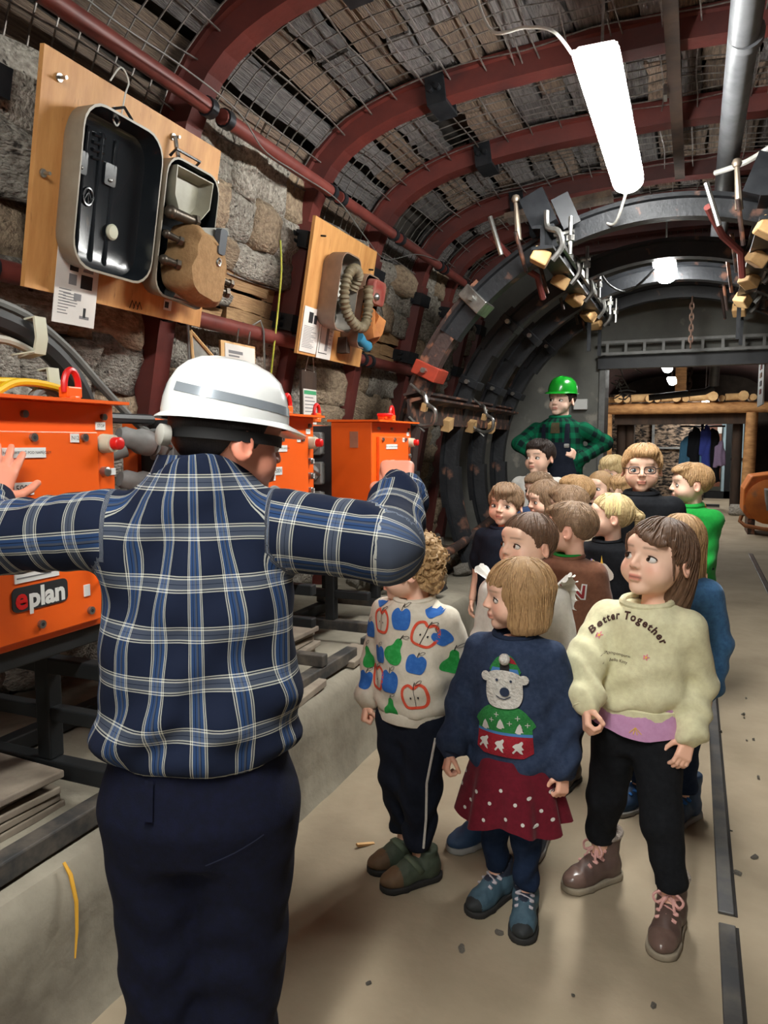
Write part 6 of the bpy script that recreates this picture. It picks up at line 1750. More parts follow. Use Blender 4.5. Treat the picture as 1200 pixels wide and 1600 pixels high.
# signboard seen nearly edge-on
sn = thing('hanging_board', 'white board with coloured squares hanging at the right edge of the doorway', 'sign', (.66, 9.4, 1.8))
m = MB(); m.bb((.66, 9.0, 1.82), (.675, 9.75, 2.38)); m.build('board_face', WHITE, sn)
for k, c in enumerate(((200, 70, 50), (230, 160, 60), (60, 60, 70), (200, 70, 50))):
    m = MB(); m.bb((.652, 9.25, 2.22 - .09 * k), (.66, 9.45, 2.27 - .09 * k)); m.build('coloured_mark', M('mark_%d' % k, c, rough=.7), sn)
m = MB(); m.tube([(.667, 9.1, 2.38), (.667, 9.1, 3.1)], .006, 5); m.build('cord', WCORD, sn)
m = MB(); m.tube([(.667, 9.65, 2.38), (.667, 9.65, 3.1)], .006, 5); m.build('cord', WCORD, sn)
# chain, pipe, wire tangle
chain('hanging_chain', -.08, 9.6, 2.62, 9, .042, M('dark_chain', (104, 84, 76), (70, 56, 52), rough=.6, metal=.3, scale=20), 'heavy dark chain hanging just beyond the doorway')
vp2 = thing('drain_pipe', 'pale pipe with elbow hanging beyond the doorway', 'pipe', (.19, 10, 2.0))
m = MB(); m.tube([(.2, 7.9, 2.9), (.2, 9.2, 2.75), (.2, 9.9, 2.5), (.19, 10, 2.1)], .06, 12); m.build('pipe_body', PIPE, vp2, smooth=True)
m = MB(); m.tube([(.19, 10, 2.08), (.1, 10, 2.03), (-.55, 10, 1.97)], .04, 10); m.build('side_arm', M('dark_pipe', (92, 92, 96), rough=.5), vp2, smooth=True)
r = random.Random(77)
tg_ = MB(); p0 = Vector((-.88, 8.1, 1.95))
for k in range(12):
    a = p0 + Vector((r.uniform(0, .16), r.uniform(0, .4), r.uniform(-.1, .3))); b = a + Vector((r.uniform(.02, .2), r.uniform(0, .3), r.uniform(-.12, .12))); tg_.tube([tuple(a), tuple((a + b) / 2 + Vector((0, 0, r.uniform(-.04, .06)))), tuple(b)], .007, 5)
tag(tg_.build('wire_tangle', GREYP, loc=tuple(p0)), 'tangle of pale wire just inside the doorway edge', 'wire', kind='stuff')
sbx = thing('wall_box', 'small white switch box on the concrete wall behind the green helmet', 'switch box', (-1.03, 7.45, 1.75)); m = MB(); m.bb((-1.1, 7.44, 1.73), (-.97, 7.5, 1.83)); m.build('box_body', WHITE, sbx, bevel=.005)
for y, o_ in ((9.2, 'nearest'), (10.7, 'second'), (12.2, 'third'), (13.7, 'fourth'), (15.2, 'farthest')): red_arch(y, o_ + ' red steel arch in the gallery beyond the doorway', 'red arches beyond the doorway')
rb = M('weave', (60, 60, 58), rough=.9)
o = part('rubble_stone', STM[2], None, None, (.85, 15.9, .1), (0, 0, 0), (.35, .4, .2)); tag(o, 'dark stone heap at the foot of the far right post', 'stone')
# ================================================================ the children and the two guides
def spot(u, v, t):
    p = at(u, v, t); return (float(p[0]), float(p[1])), float(p[2])
def local(pos, yaw, p):
    a = math.radians(yaw); d = np.array(p) - np.array([pos[0], pos[1], 0])
    return np.array([d[0] * math.cos(a) + d[1] * math.sin(a), -d[0] * math.sin(a) + d[1] * math.cos(a), d[2]])
KG = 'children listening to the guide'
F_CREAM = fabric('cream_sweatshirt', (226, 222, 184), (214, 208, 170)); F_ECRU = fabric('ecru_sweatshirt', (216, 208, 192), (206, 198, 180)); F_NAVYK = fabric('navy_knit', (40, 52, 76), (52, 64, 88), bump=.5, bs=180)
F_DNAVY = fabric('dark_navy_jersey', (22, 27, 40), (28, 33, 46)); F_BLACK = fabric('black_jersey', (18, 20, 24), (26, 28, 32)); F_TIGHT = fabric('navy_tights', (20, 34, 58), (28, 42, 66))
F_WHITE = fabric('white_cotton', (218, 216, 210), (206, 204, 198)); F_BROWN = fabric('brown_sweatshirt', (122, 82, 62), (110, 72, 54)); F_GREEN = fabric('green_hoodie', (26, 150, 58), (22, 136, 52))
F_DENIM = fabric('blue_denim', (66, 108, 148), (52, 88, 126)); F_PINK = fabric('pink_jersey', (206, 156, 196), (198, 146, 186)); F_WINE = fabric('wine_skirt', (106, 22, 38), (92, 18, 32))
F_GREY = fabric('grey_jersey', (96, 98, 104)); F_BEIGE = fabric('beige_jersey', (196, 180, 156)); F_BLUE = fabric('blue_jersey', (58, 84, 128))
RUBS = M('dark_rubber_sole', (30, 30, 30), (42, 40, 38), rough=.8, scale=20)
PBLUE = M('crayon_blue', (40, 98, 178), (62, 120, 196), rough=.9, scale=60, lo=.45, hi=.8); PGREEN = M('crayon_green', (30, 148, 62), (64, 176, 92), rough=.9, scale=60, lo=.45, hi=.8); PRED = M('crayon_red', (214, 74, 48), (226, 104, 78), rough=.9, scale=60, lo=.45, hi=.8)

# ---- curly boy in the fruit sweatshirt
G = 'boy'
pos = (-.815, 2.2); yw_ = -12
sh_ra = M('olive_shoe', (74, 84, 68), (62, 72, 58), rough=.7, scale=30, bump=.2); sh_br = M('brown_toe', (112, 88, 62), (98, 76, 54), rough=.7, scale=30)
k1 = person(dict(label='curly blond boy in fruit-print sweatshirt, his face hidden by the plaid sleeve', group=KG, pos=pos, yaw=yw_, Ht=1.135, hh=.2, head=(-62, 6, 0), hair=('curly', HCURL, 1.0), skin=(234, 192, 168), brow=(150, 116, 80), seed=1.3, hoff=(-.015, -.01, -.015),
    armR=((-.16, .03, .7), (-.158, -.03, .56)), armL=((.152, .07, .69), (.145, .05, .55)), handR='fist', handL='relaxed', palmR=(.6, .6, 0), iris=EYEG,
    top=dict(mat=F_ECRU, loose=1.0, rs=[.052, .05, .034], hem=.555, hemband=True, sleeve='long'), bottom=dict(mat=F_DNAVY, r=(.078, .062, .05), zfoot=.11, wr=.007, hipw=1.08),
    feet={'L': (.045, -.04, -28), 'R': (-.05, .02, -26)}, shoes=dict(mat=[sh_ra, sh_br], sole=RUBS, straps=M('olive_strap', (92, 104, 84), rough=.7), zone=lambda c, s: ((c[:, 1] < -.38)).astype(int), size=1.12)))
Pn = Printer(k1['shirt'])
def apple_shape(): return smooth2([(0, .36), (.22, .5), (.46, .34), (.5, -.05), (.36, -.45), (.0, -.5), (-.36, -.45), (-.5, -.05), (-.46, .34), (-.22, .5)], 4)
def pear_shape(): return smooth2([(0, .62), (.16, .5), (.22, .18), (.44, -.1), (.44, -.42), (.18, -.6), (-.18, -.6), (-.44, -.42), (-.44, -.1), (-.22, .18), (-.16, .5)], 4)
LINE = M('crayon_line', (30, 30, 32), rough=.9)
z_ = lambda v: 1.42 - (v - 690) * .00194
def fruit(kind, dx, v, s, rot=0.):
    X, Z = dx, z_(v)
    if kind == 'blue': o = Pn.put('printed_apple', apple_shape(), PBLUE, X, Z, s, rot); top = .42
    elif kind == 'pear': o = Pn.put('printed_pear', pear_shape(), PGREEN, X, Z, s, rot); top = .6
    else:
        sh = apple_shape(); o = Pn.put('printed_apple', stroke(sh, .12, True), PRED, X, Z, s, rot); top = .36
        if o: Pn.put('core_line', stroke([(0, .34), (.02, 0), (0, -.44)], .025), LINE, X, Z, s, rot, .003, parent=o)
        if o:
            for a in (-.14, .15): Pn.put('pip', circ(.035, 8, a, -.05, 1.4), LINE, X, Z, s, rot, .003, parent=o)
    if o:
        Pn.put('stem', stroke([(0, top - .04), (.02, top + .12), (.06, top + .26)], .035), LINE, X, Z, s, rot, .003, parent=o)
        Pn.put('leaf_outline', stroke(smooth2([(.07, top + .14), (.2, top + .3), (.34, top + .3), (.22, top + .15)], 3), .02, True), LINE, X, Z, s, rot, .003, parent=o)
for a in (('red', -.075, 984, .068, .05), ('blue', .008, 974, .066, .05), ('red', .085, 995, .07, -.35), ('pear', -.008, 1026, .072, -.45), ('blue', -.078, 1039, .055, .1), ('blue', .062, 1044, .06, -.2),
          ('blue', -.026, 1078, .068, .05), ('red', -.092, 1080, .07, .1), ('red', .062, 1096, .072, .12), ('pear', -.02, 1122, .056, .0), ('blue', -.145, 1006, .055, .1), ('pear', -.155, 1056, .058, .3),
          ('blue', -.158, 1094, .055, -.1), ('blue', .13, 1000, .05, .6), ('pear', .152, 1041, .065, -.15), ('blue', .16, 1092, .06, -.2), ('blue', .1, 955, .05, .5), ('blue', -.1, 950, .05, -.6)): fruit(*a)
m = MB()
for sgn in (1,):
    leg = k1['legs']['L']; m.tube([(leg[0][0] + .062, -.05, .5), (leg[1][0] + .052, leg[1][1] - .048, leg[1][2] + .06), (leg[1][0] + .05, leg[1][1] - .048, leg[1][2] - .06), (leg[2][0] + .042, leg[2][1] - .04, .14)], .004, 5)
me = m.mesh('piping', smooth=True); me.materials.append(F_WHITE); obj('piping', me, k1['trousers'])

# ---- girl in the bear jumper
pos = (-.47, 2.13)
b_teal = M('teal_hiking_shoe', (70, 96, 110), (58, 82, 96), rough=.7, scale=30, bump=.2); b_dk = M('dark_toe_cap', (36, 40, 42), rough=.7); b_nv = M('navy_shoe_collar', (36, 42, 58), rough=.8)
k2 = person(dict(label='girl with blond bob in navy jumper with a white bear and dotted wine skirt', group=KG, pos=pos, yaw=-4, Ht=1.07, hh=.198, head=(-58, 2, 0), hair=('bob', HBLOND, 1.04), skin=(230, 186, 162), brow=(140, 108, 76), seed=2.1,
    armR=((-.156, .0, .64), (-.17, -.07, .5)), armL=((.152, .03, .63), (.158, -.02, .48)), handR='half', handL='half', palmR=(.7, .5, 0), palmL=(-.7, .5, 0),
    top=dict(mat=F_NAVYK, loose=1.03, rs=[.05, .048, .034], hem=.44, wrinkle=.005, rib=fabric('navy_rib', (32, 42, 62))), bottom=dict(name='tights', mat=F_TIGHT, r=(.058, .046, .036), zfoot=.09, skirt=(.3, .5, .165, .115, F_WINE), hipw=.9),
    feet={'L': (.055, -.03, 12), 'R': (-.055, .02, -18)}, shoes=dict(mat=[b_teal, b_dk, b_nv], sole=RUBS, laces=M('grey_lace', (170, 164, 170), rough=.8), rows=5, zone=lambda c, s: np.where(c[:, 1] < -.56, 1, np.where(c[:, 2] > .44, 2, 0)), shaft=.1, size=1.15)))
Pn = Printer(k2['shirt']); zb_ = lambda v: 1.42 - (v - 690) * .00177
FUR = M('white_bear_plush', (216, 212, 204), (188, 184, 176), rough=1, scale=90, bump=1, bscale=140, bdist=.006); KGREEN = M('green_knit', (34, 116, 54), (48, 132, 66), rough=.95, scale=120, bump=.4); KRED = M('red_knit', (156, 26, 42), (140, 20, 36), rough=.95, scale=120, bump=.4); KBLUE = M('blue_knit', (70, 120, 176), rough=.95); KWHITE = M('white_knit', (206, 202, 196), rough=.95)
bear = Pn.put('printed_bear_jumper', smooth2([(-.035, .665), (.035, .665), (.07, .64), (.078, .6), (-.078, .6), (-.07, .64)], 3), KGREEN, lift=.003)
Pn.put('green_panel', [(-.078, .605), (.078, .605), (.081, .583), (-.081, .583)], KGREEN, lift=.003, parent=bear)
Pn.put('blue_trim', [(-.081, .588), (.081, .588), (.081, .58), (-.081, .58)], KBLUE, lift=.0035, parent=bear)
Pn.put('red_panel', [(-.081, .58), (.081, .58), (.083, .53), (.06, .517), (-.06, .517), (-.083, .53)], KRED, lift=.003, parent=bear)
for dx in (-.055, -.008, .045): Pn.put('fir_tree', [(-.004, -.016), (.004, -.016), (.004, -.012), (.012, -.012), (.005, -.003), (.009, -.003), (.003, .006), (.006, .006), (0, .015), (-.006, .006), (-.003, .006), (-.009, -.003), (-.005, -.003), (-.012, -.012), (-.004, -.012)], KWHITE, dx, .61 + .01 * (abs(dx) < .02) - .006, lift=.0045, parent=bear)
for dx, dz in ((-.035, .622), (.018, .618), (.04, .635), (-.02, .64), (.066, .615)):
    Pn.put('snowflake', stroke([(-.007, 0), (.007, 0)], .002), KWHITE, dx, dz, lift=.0045, parent=bear); Pn.put('snowflake', stroke([(0, -.007), (0, .007)], .002), KWHITE, dx, dz, lift=.0045, parent=bear)
for dx in (-.058, -.008, .045):
    Pn.put('running_figure', smooth2([(-.016, .004), (-.008, .012), (.0, .014), (.008, .02), (.012, .014), (.008, .006), (.014, -.004), (.008, -.006), (.012, -.018), (.004, -.014), (-.004, -.006), (-.012, -.016), (-.016, -.012), (-.008, -.002)], 2), KWHITE, dx, .549, lift=.0045, parent=bear)
hd = Pn.put('bear_head', smooth2([(-.045, .045), (0, .055), (.045, .045), (.052, .01), (.05, -.03), (.03, -.052), (-.03, -.052), (-.05, -.03), (-.052, .01)], 4), FUR, 0, .715, lift=.008, parent=bear)
for s in (-1, 1): Pn.put('bear_ear', circ(.014, 12), FUR, s * .055, .748, lift=.009, parent=bear)
NAVP = M('navy_felt', (34, 46, 70), rough=.9)
Pn.put('bear_nose', circ(.0135, 14), NAVP, .003, .71, lift=.012, parent=bear); Pn.put('bear_mouth', stroke([(-.02, .7), (-.01, .694), (.005, .692), (.02, .7)], .003), NAVP, 0, -.003, lift=.012, parent=bear)
for s in (-1, 1): Pn.put('bear_eye', circ(.004, 8), NAVP, s * .02, .742, lift=.012, parent=bear)
Pn.put('knit_hat', smooth2([(-.042, -.022), (-.034, .01), (-.012, .03), (.016, .03), (.034, .008), (.042, -.022)], 3), KGREEN, 0, .782, lift=.005, parent=bear)
Pn.put('hat_stripe', [(.0, .795), (.012, .812), (.026, .802), (.034, .79)], KRED, lift=.0065, parent=bear); Pn.put('hat_stripe', [(-.042, .762), (.042, .762), (.037, .776), (-.037, .776)], KBLUE, lift=.0065, parent=bear); Pn.put('hat_stripe', [(-.014, .768), (.014, .768), (.014, .788), (-.014, .788)], INK, lift=.0075, parent=bear)
h = Pn.bvh.ray_cast(Vector((0, -1, .803)), Vector((0, 1, 0)))
m = MB(); m.ball(tuple(h[0] + Vector((0, -.012, 0))), .017, 12); me = m.mesh('pompom', smooth=True); me.materials.append(FUR); obj('pompom', me, bear)
sk = [c for c in k2['root'].children if c.name.startswith('skirt')][0]; Ps = Printer(sk)
for dx, dz in ((-.13, .43), (-.1, .36), (-.075, .4), (-.12, .33), (-.03, .38), (-.045, .33), (.0, .42), (.02, .345), (.045, .39), (.07, .34), (.08, .41), (.11, .37), (.13, .42), (.1, .33), (.14, .345), (-.14, .39)): Ps.put('white_dot', circ(.0055, 8), KWHITE, dx, dz, lift=.002)
for k in 'LR':
    s_ = k2['shoes'][k]
    me = [c for c in s_.children if c.name.startswith('lace')]

# ---- girl in the cream sweatshirt
pos = (-.13, 2.3); yw_ = -14
bt_br = M('brown_boot', (96, 76, 70), (84, 66, 60), rough=.5, scale=20); bt_toe = M('shiny_brown_toe', (112, 90, 82), (100, 80, 72), rough=.25, scale=20)
LP = lambda u, v, t: local(pos, yw_, at(u, v, t))
k3 = person(dict(label='girl in cream sweatshirt with Better Together lettering and pink-laced boots', group=KG, pos=pos, yaw=yw_, Ht=1.195, hh=.228, head=(-20, -10, 2), hair=('halfup', HBROWN, 1.02), skin=(236, 196, 172), brow=(86, 62, 48), seed=3.4, gaze=(-.7, .6), lean=(.015, 0), hoff=(.01, 0, 0),
    armR=(LP(915, 1030, 2.2), LP(916, 1100, 2.12)), armL=(LP(1088, 1065, 2.2), LP(1078, 1148, 2.13)), handR='half', handL='relaxed', hdirL=LP(1058, 1215, 2.1) - LP(1078, 1148, 2.13), palmR=(.7, .5, 0), palmL=(-.6, .7, 0), blush=1.2,
    top=dict(mat=F_CREAM, loose=1.03, hem=.635, hemband=True, rs=[.056, .056, .038], wrinkle=.006), bottom=dict(name='leggings', mat=F_BLACK, r=(.078, .056, .046), zfoot=.13, wr=.003, hipw=1.05, hipd=1.0),
    feet={'L': (.135, -.08, 6), 'R': (-.125, .05, -26)}, shoes=dict(name='boot', mat=[bt_br, bt_toe], sole=M('beige_sole', (150, 138, 118), (128, 118, 102), rough=.8, scale=20), laces=M('pink_lace', (222, 172, 164), (206, 154, 146), rough=.9, scale=60), rows=5, bow=True, collar=M('grey_fleece', (160, 148, 138), (140, 128, 118), rough=1, scale=80, bump=1, bscale=160), zone=lambda c, s: (c[:, 1] < -.42).astype(int), shaft=.22, size=1.12)))
Pn = Printer(k3['shirt']); BRT = M('brown_lettering', (70, 44, 36), rough=.9)
zc_ = lambda v: 1.42 - (v - 690) * .00178
txt = 'Better Together'; R_ = .118; A0, A1 = math.radians(150), math.radians(26)
wd_ = [1.15, .95, .7, .7, .95, .8, .6, 1.1, 1, 1, .95, .7, 1, .95, .8]; tot = sum(wd_); acc_ = 0
cxp, czp = -.012, zc_(973) - R_
for ch, w_ in zip(txt, wd_):
    a = A0 + (A1 - A0) * (acc_ + w_ / 2) / tot; acc_ += w_
    if ch == ' ': continue
    Pn.put('letter', text_faces(ch, .029, .0011), BRT, cxp + R_ * math.cos(a), czp + R_ * math.sin(a), 1, a - math.pi / 2, .002, .012)
FLO = M('pink_flower_print', (226, 142, 150), rough=.9); FLC = M('yellow_print', (240, 196, 80), rough=.9)
for dx, v in ((-.085, 1008), (.05, 1034)):
    fl = Pn.put('printed_flower', [((.0065 + .0035 * math.cos(5 * a)) * math.cos(a), (.0065 + .0035 * math.cos(5 * a)) * math.sin(a)) for a in np.linspace(0, 2 * math.pi, 31)[:-1]], FLO, dx, zc_(v))
    if fl: Pn.put('flower_centre', circ(.003, 8), FLC, dx, zc_(v), lift=.003, parent=fl)
for tx, v in (('Pompompurin', 1036), ('Hello Kitty', 1047)): Pn.put('small_lettering', text_faces(tx, .0125), BRT, -.03, zc_(v), 1, -.06, .002, .012)
m = MB(); n_ = 48
for z, f_ in ((.568, 1.0), (.6, 1.0), (.66, .9)):
    for i in range(n_):
        a = 2 * math.pi * i / n_; m.v.append((k3['cw'] * 1.0 * f_ * math.cos(a) + .004 * math.sin(9 * a), k3['cd'] * 1.12 * f_ * math.sin(a), z + (.008 * math.sin(a * 3 + 2) if z < .58 else 0)))
for j in range(2):
    for i in range(n_): m.f.append((j * n_ + i, j * n_ + (i + 1) % n_, (j + 1) * n_ + (i + 1) % n_, (j + 1) * n_ + i)); m.m.append(0)
me = m.mesh('undershirt', smooth=True); me.materials.append(F_PINK); us = obj('undershirt', me, k3['root'])
Pu = Printer(us)
for a in (-.6, -.2, .2, .6): Pu.put('yellow_ray', stroke([(0.03, .6), (.03 + .03 * math.sin(a), .6 - .022 * math.cos(a))], .002), FLC, 0, 0)

# ---- the others, front to back
def kid(label, u, v, t, hair, top, head=(0, 0, 0), yaw=-8, hh=.205, fine=1.5, **kw):
    pos, Ht = spot(u, v, t)
    d = dict(label=label, group=KG, pos=pos, yaw=yaw, Ht=Ht - .012, hh=hh, head=head, hair=hair, fine=fine, top=top, bottom=kw.pop('bottom', dict(mat=F_DNAVY, r=(.07, .056, .046), zfoot=.08)),
             shoes=kw.pop('shoes', dict(mat=M('brown_leather_shoe', (70, 58, 50), (60, 48, 42), rough=.6), sole=RUBS, size=1.05)))
    d.update(kw); return person(d)
BBOOT = dict(name='boot', mat=M('blue_snow_boot', (44, 72, 104), (36, 60, 90), rough=.6, scale=20), sole=M('grey_boot_sole', (150, 148, 144), rough=.8), shaft=.3, size=1.15)
k4 = kid('girl with wavy brown hair tied back and white ruffled blouse behind the bear jumper', 818, 797, 2.56, ('pulled', HBROWN), dict(name='blouse', mat=F_WHITE, loose=1.05, hem=.44), head=(-26, -4, 0), yaw=-12, hh=.21, fine=1.1, gaze=(-.6, .3), skin=(232, 192, 168), bottom=dict(mat=F_TIGHT, r=(.06, .05, .04), zfoot=.08), shoes=BBOOT, feet={'L': (.07, .0, 10), 'R': (-.1, -.1, -24)}, brow=(78, 56, 44), seed=4.2)
for s in (-1, 1):
    sh = k4['arms']['L' if s > 0 else 'R'][0]
    m = MB(); nn = 40
    for j in range(3):
        for i in range(nn):
            a = -.9 + 3.2 * i / (nn - 1); rr = .045 + .016 * j
            m.v.append((sh[0] + s * (.012 + .02 * j) + s * .004 * j * math.sin(i * 1.1), sh[1] + rr * math.cos(a), sh[2] + .015 + rr * math.sin(a) + .004 * j * math.cos(i * 1.1)))
    for j in range(2):
        for i in range(nn - 1): m.f.append((j * nn + i, j * nn + i + 1, (j + 1) * nn + i + 1, (j + 1) * nn + i)); m.m.append(0)
    me = m.mesh('ruffle', smooth=True); me.materials.append(F_WHITE); obj('ruffle', me, k4['shirt'])
k5 = kid('boy with side-swept ash brown hair in brown sweatshirt with red and white letters', 888, 781, 3.05, ('crop', HASH), dict(mat=F_BROWN, loose=1.1, hem=.46), head=(-82, 0, 0), yaw=-16, hh=.208, fine=1.1, skin=(234, 188, 164), seed=5.1, feet={'L': (.05, -.05, 0), 'R': (-.07, -.05, -20)})
Pn = Printer(k5['shirt'])
z5 = k5['zs'] - .085
for dx, ch in ((.03, 'O'), (.085, 'N')):
    Pn.put('letter_border', text_faces(ch, .075, .006), F_WHITE, dx, z5, 1, -.08, .002); Pn.put('letter', text_faces(ch, .075, .001), M('red_letter', (140, 40, 44), rough=.9), dx, z5, 1, -.08, .0035)
Pn.put('printed_swoosh', stroke([(-.05, -.06), (0, -.068), (.03, -.05)], .008), F_WHITE, 0, z5, 1, 0, .002)
m = MB(); nc, nr = k5['neck']
m.tube([tuple(nc + np.array([nr * .93 * math.cos(a), nr * .9 * math.sin(a), .006])) for a in np.linspace(0, 2 * math.pi, 25)[:-1]], .008, 6, closed=True); me = m.mesh('undershirt_collar', smooth=True); me.materials.append(F_GREEN); obj('undershirt_collar', me, k5['shirt'])
k6 = kid('girl with pale blond hair, wide hairband and black unicorn T-shirt', 950, 768, 3.62, ('ponytail', HLIGHT), dict(name='t_shirt', mat=F_BLACK, loose=1.0, hem=.46, sleeve='short'), head=(-68, -3, 0), yaw=-10, hh=.212, fine=1.2, skin=(238, 198, 174), brow=(190, 160, 120), seed=6.6, shoes=BBOOT, bottom=dict(mat=F_TIGHT, r=(.06, .05, .04), zfoot=.08))
m = MB(); rows = []
for a in np.linspace(-.1, math.pi + .1, 21):
    for w_ in (-.17, .17):
        y_ = .02 + w_; k_ = math.sqrt(max(0, 1 - ((y_ - .07) / .515) ** 2)); rows.append((.425 * k_ * math.cos(a) , y_ + .1 * math.sin(a) * 0, .13 + .45 * k_ * math.sin(a)))
V_ = k6['H2L'](np.array(rows)); m.v = [tuple(p) for p in V_]; m.f = [(2 * i, 2 * i + 1, 2 * i + 3, 2 * i + 2) for i in range(20)]; m.m = [0] * 20
me = m.mesh('hairband', smooth=True); me.materials.append(fabric('pale_yellow_band', (222, 206, 146))); obj('hairband', me, k6['root'])
Pn = Printer(k6['shirt']); z6 = k6['zs'] - .09
un = Pn.put('printed_unicorn', smooth2([(-.02, -.05), (-.03, 0), (-.01, .03), (.02, .03), (.04, .01), (.06, -.02), (.05, -.05)], 3), M('pastel_white', (224, 212, 200), rough=.9), 0, z6)
for k, c in enumerate(((240, 170, 190), (160, 200, 220), (244, 214, 130), (180, 160, 210))):
    Pn.put('mane_curl', stroke([(-.03 - .008 * k, -.04 + .01 * k), (-.04 - .006 * k, 0), (-.02 - .008 * k, .035 + .004 * k)], .009), M('pastel_%d' % k, c, rough=.9), 0, z6, lift=.003, parent=un)
Pn.put('horn', [(.0, .03), (.012, .03), (.004, .07)], FLC, 0, z6, lift=.003, parent=un)
k7 = kid('boy with straight fringe in dark navy T-shirt beside the dark ring legs', 786, 753, 4.0, ('fringe', HASH), dict(name='t_shirt', mat=F_DNAVY, loose=1.05, hem=.47, sleeve='short'), head=(8, 0, 3), yaw=-14, gaze=(.8, .2), hh=.215, fine=1.3, seed=7.2)
kid('child with chin-length straight hair looking down, in front of the white-shirted boy', 852, 748, 4.35, ('bob', HASH), dict(mat=F_GREY, hem=.48), head=(-42, 10, 0), hh=.208, seed=8.1)
kid('child of whom only mousy brown hair shows behind the chin-length bob', 842, 736, 4.85, ('short', HASH), dict(mat=F_BLUE, hem=.48), head=(-30, 8, 0), hh=.2, seed=8.8)
k9 = kid('dark-haired boy in white shirt in front of the green-helmeted guide', 842, 685, 5.35, ('short', HDARK), dict(name='shirt', mat=F_WHITE, loose=1.1, hem=.55), head=(-16, 0, 0), yaw=-8, gaze=(-.6, .2), hh=.238, fine=1.4, brow=(50, 38, 32), seed=9.3)
kid('child of whom only light brown hair shows behind the brown sweatshirt boy', 887, 757, 4.0, ('short', HASH), dict(mat=F_BEIGE, hem=.47), head=(-90, 4, 0), hh=.205, seed=10.1)
kid('blond child in profile between the green-helmeted guide and the crop-haired boy', 898, 741, 4.4, ('short', HBLOND), dict(mat=F_BEIGE, hem=.48), head=(-58, 0, 0), hh=.205, seed=11.7, brow=(170, 140, 100))
k12 = kid('boy with close-cropped fair hair looking ahead', 937, 733, 4.95, ('buzz', HBLOND, 1.01), dict(mat=F_GREY, hem=.5), head=(-18, 2, 0), gaze=(-.4, -.2), hh=.215, fine=1.4, seed=12.5, brow=(170, 140, 110), iris=EYEG)
kid('blond child farthest back beside the doorway edge', 958, 710, 5.3, ('fringe', HLIGHT), dict(mat=F_BEIGE, hem=.52), head=(-20, 8, 0), hh=.215, seed=13.2, brow=(180, 150, 110))
kid('small fair-haired child peeking out left of the boy with glasses', 972, 740, 4.55, ('fringe', HBLOND), dict(mat=F_BLUE, hem=.5), head=(-10, 4, 0), hh=.2, seed=14.4, brow=(160, 130, 96))
k15 = kid('blond boy with dark-rimmed glasses in black hoodie', 1004, 692, 3.85, ('short', HBLOND), dict(name='hoodie', mat=F_BLACK, loose=1.18, hem=.55, crr=1.7), head=(4, 0, 0), yaw=0, hh=.238, fine=1.1, seed=15.8, iris=EYEG, brow=(150, 118, 84), sw=.15)
# glasses
FRM = M('dark_glasses_frame', (26, 28, 36), rough=.3)
ey = HEADS[False][2]; m = MB()
for s in (-1, 1):
    q = [(s * .158 + x, ey - .055, -.005 + z) for x, z in rrect(-.115, -.075, .115, .07, .05, 4)]
    m.tube([tuple(p) for p in k15['H2L'](np.array(q))], .0022, 6, closed=True)
    m.tube([tuple(p) for p in k15['H2L'](np.array([(s * .27, ey - .05, .03), (s * .36, ey + .1, .03), (s * .405, .02, .03), (s * .41, .1, .02)]))], .0022, 6)
m.tube([tuple(p) for p in k15['H2L'](np.array([(-.045, ey - .055, .01), (0, ey - .075, .02), (.045, ey - .055, .01)]))], .0022, 6)
me = m.mesh('glasses', smooth=True); me.materials.append(FRM); obj('glasses', me, k15['root'])
m = MB(); nc, nr = k15['neck']
m.tube([tuple(nc + np.array([(nr + .02) * math.cos(a), .02 + (nr + .02) * math.sin(a), -.03 + .03 * math.sin(a)])) for a in np.linspace(-.6, math.pi + .6, 20)], [.012 + .02 * math.sin(i / 19 * math.pi) for i in range(20)], 10); me = m.mesh('hood', smooth=True); me.materials.append(F_BLACK); obj('hood', me, k15['shirt'])
pos, Ht = spot(1078, 721, 4.0)
LP = lambda u, v, t: local(pos, -18, at(u, v, t))
k16 = kid('fair boy in bright green dinosaur hoodie beside the doorway', 1078, 721, 4.0, ('crop', HBLOND), dict(name='hoodie', mat=F_GREEN, loose=1.05, hem=.55, crr=1.6), head=(-58, 0, 0), yaw=-18, hh=.215, fine=1.1, seed=16.1, armL=(LP(1108, 832, 4.0), LP(1100, 888, 3.92)), handL='half', palmL=(-.6, .6, 0), feet={'L': (.06, 0, 0), 'R': (-.06, 0, 0)}, brow=(160, 126, 90))
Pn = Printer(k16['shirt']); zz = k16['zs'] - .05
bd = Pn.put('orange_badge', rrect(-.032, -.024, .032, .024, .008), M('orange_badge', (222, 140, 30), rough=.8), .03, zz, lift=.003)
Pn.put('badge_motif', circ(.014, 10), M('dark_badge', (30, 60, 40), rough=.8), .03, zz, lift=.005, parent=bd)
sh, el, wr = k16['arms']['L']
m = MB()
for i in range(9):
    t_ = i / 8; p = (sh * (1 - t_ * 2) + el * t_ * 2) if t_ < .5 else (el * (2 - 2 * t_) + wr * (2 * t_ - 1)); p = p + np.array([.038 - .012 * t_, .012, 0])
    m.add([tuple(p + np.array(q)) for q in ((0, -.012, .014), (0, .012, .014), (0, 0, -.016), (.024, 0, .0))], [(0, 1, 3), (1, 2, 3), (2, 0, 3), (0, 2, 1)])
me = m.mesh('sleeve_spikes'); me.materials.append(F_DNAVY); o = obj('sleeve_spikes', me, k16['shirt']); o['kind'] = 'stuff'
m = MB(); nc, nr = k16['neck']
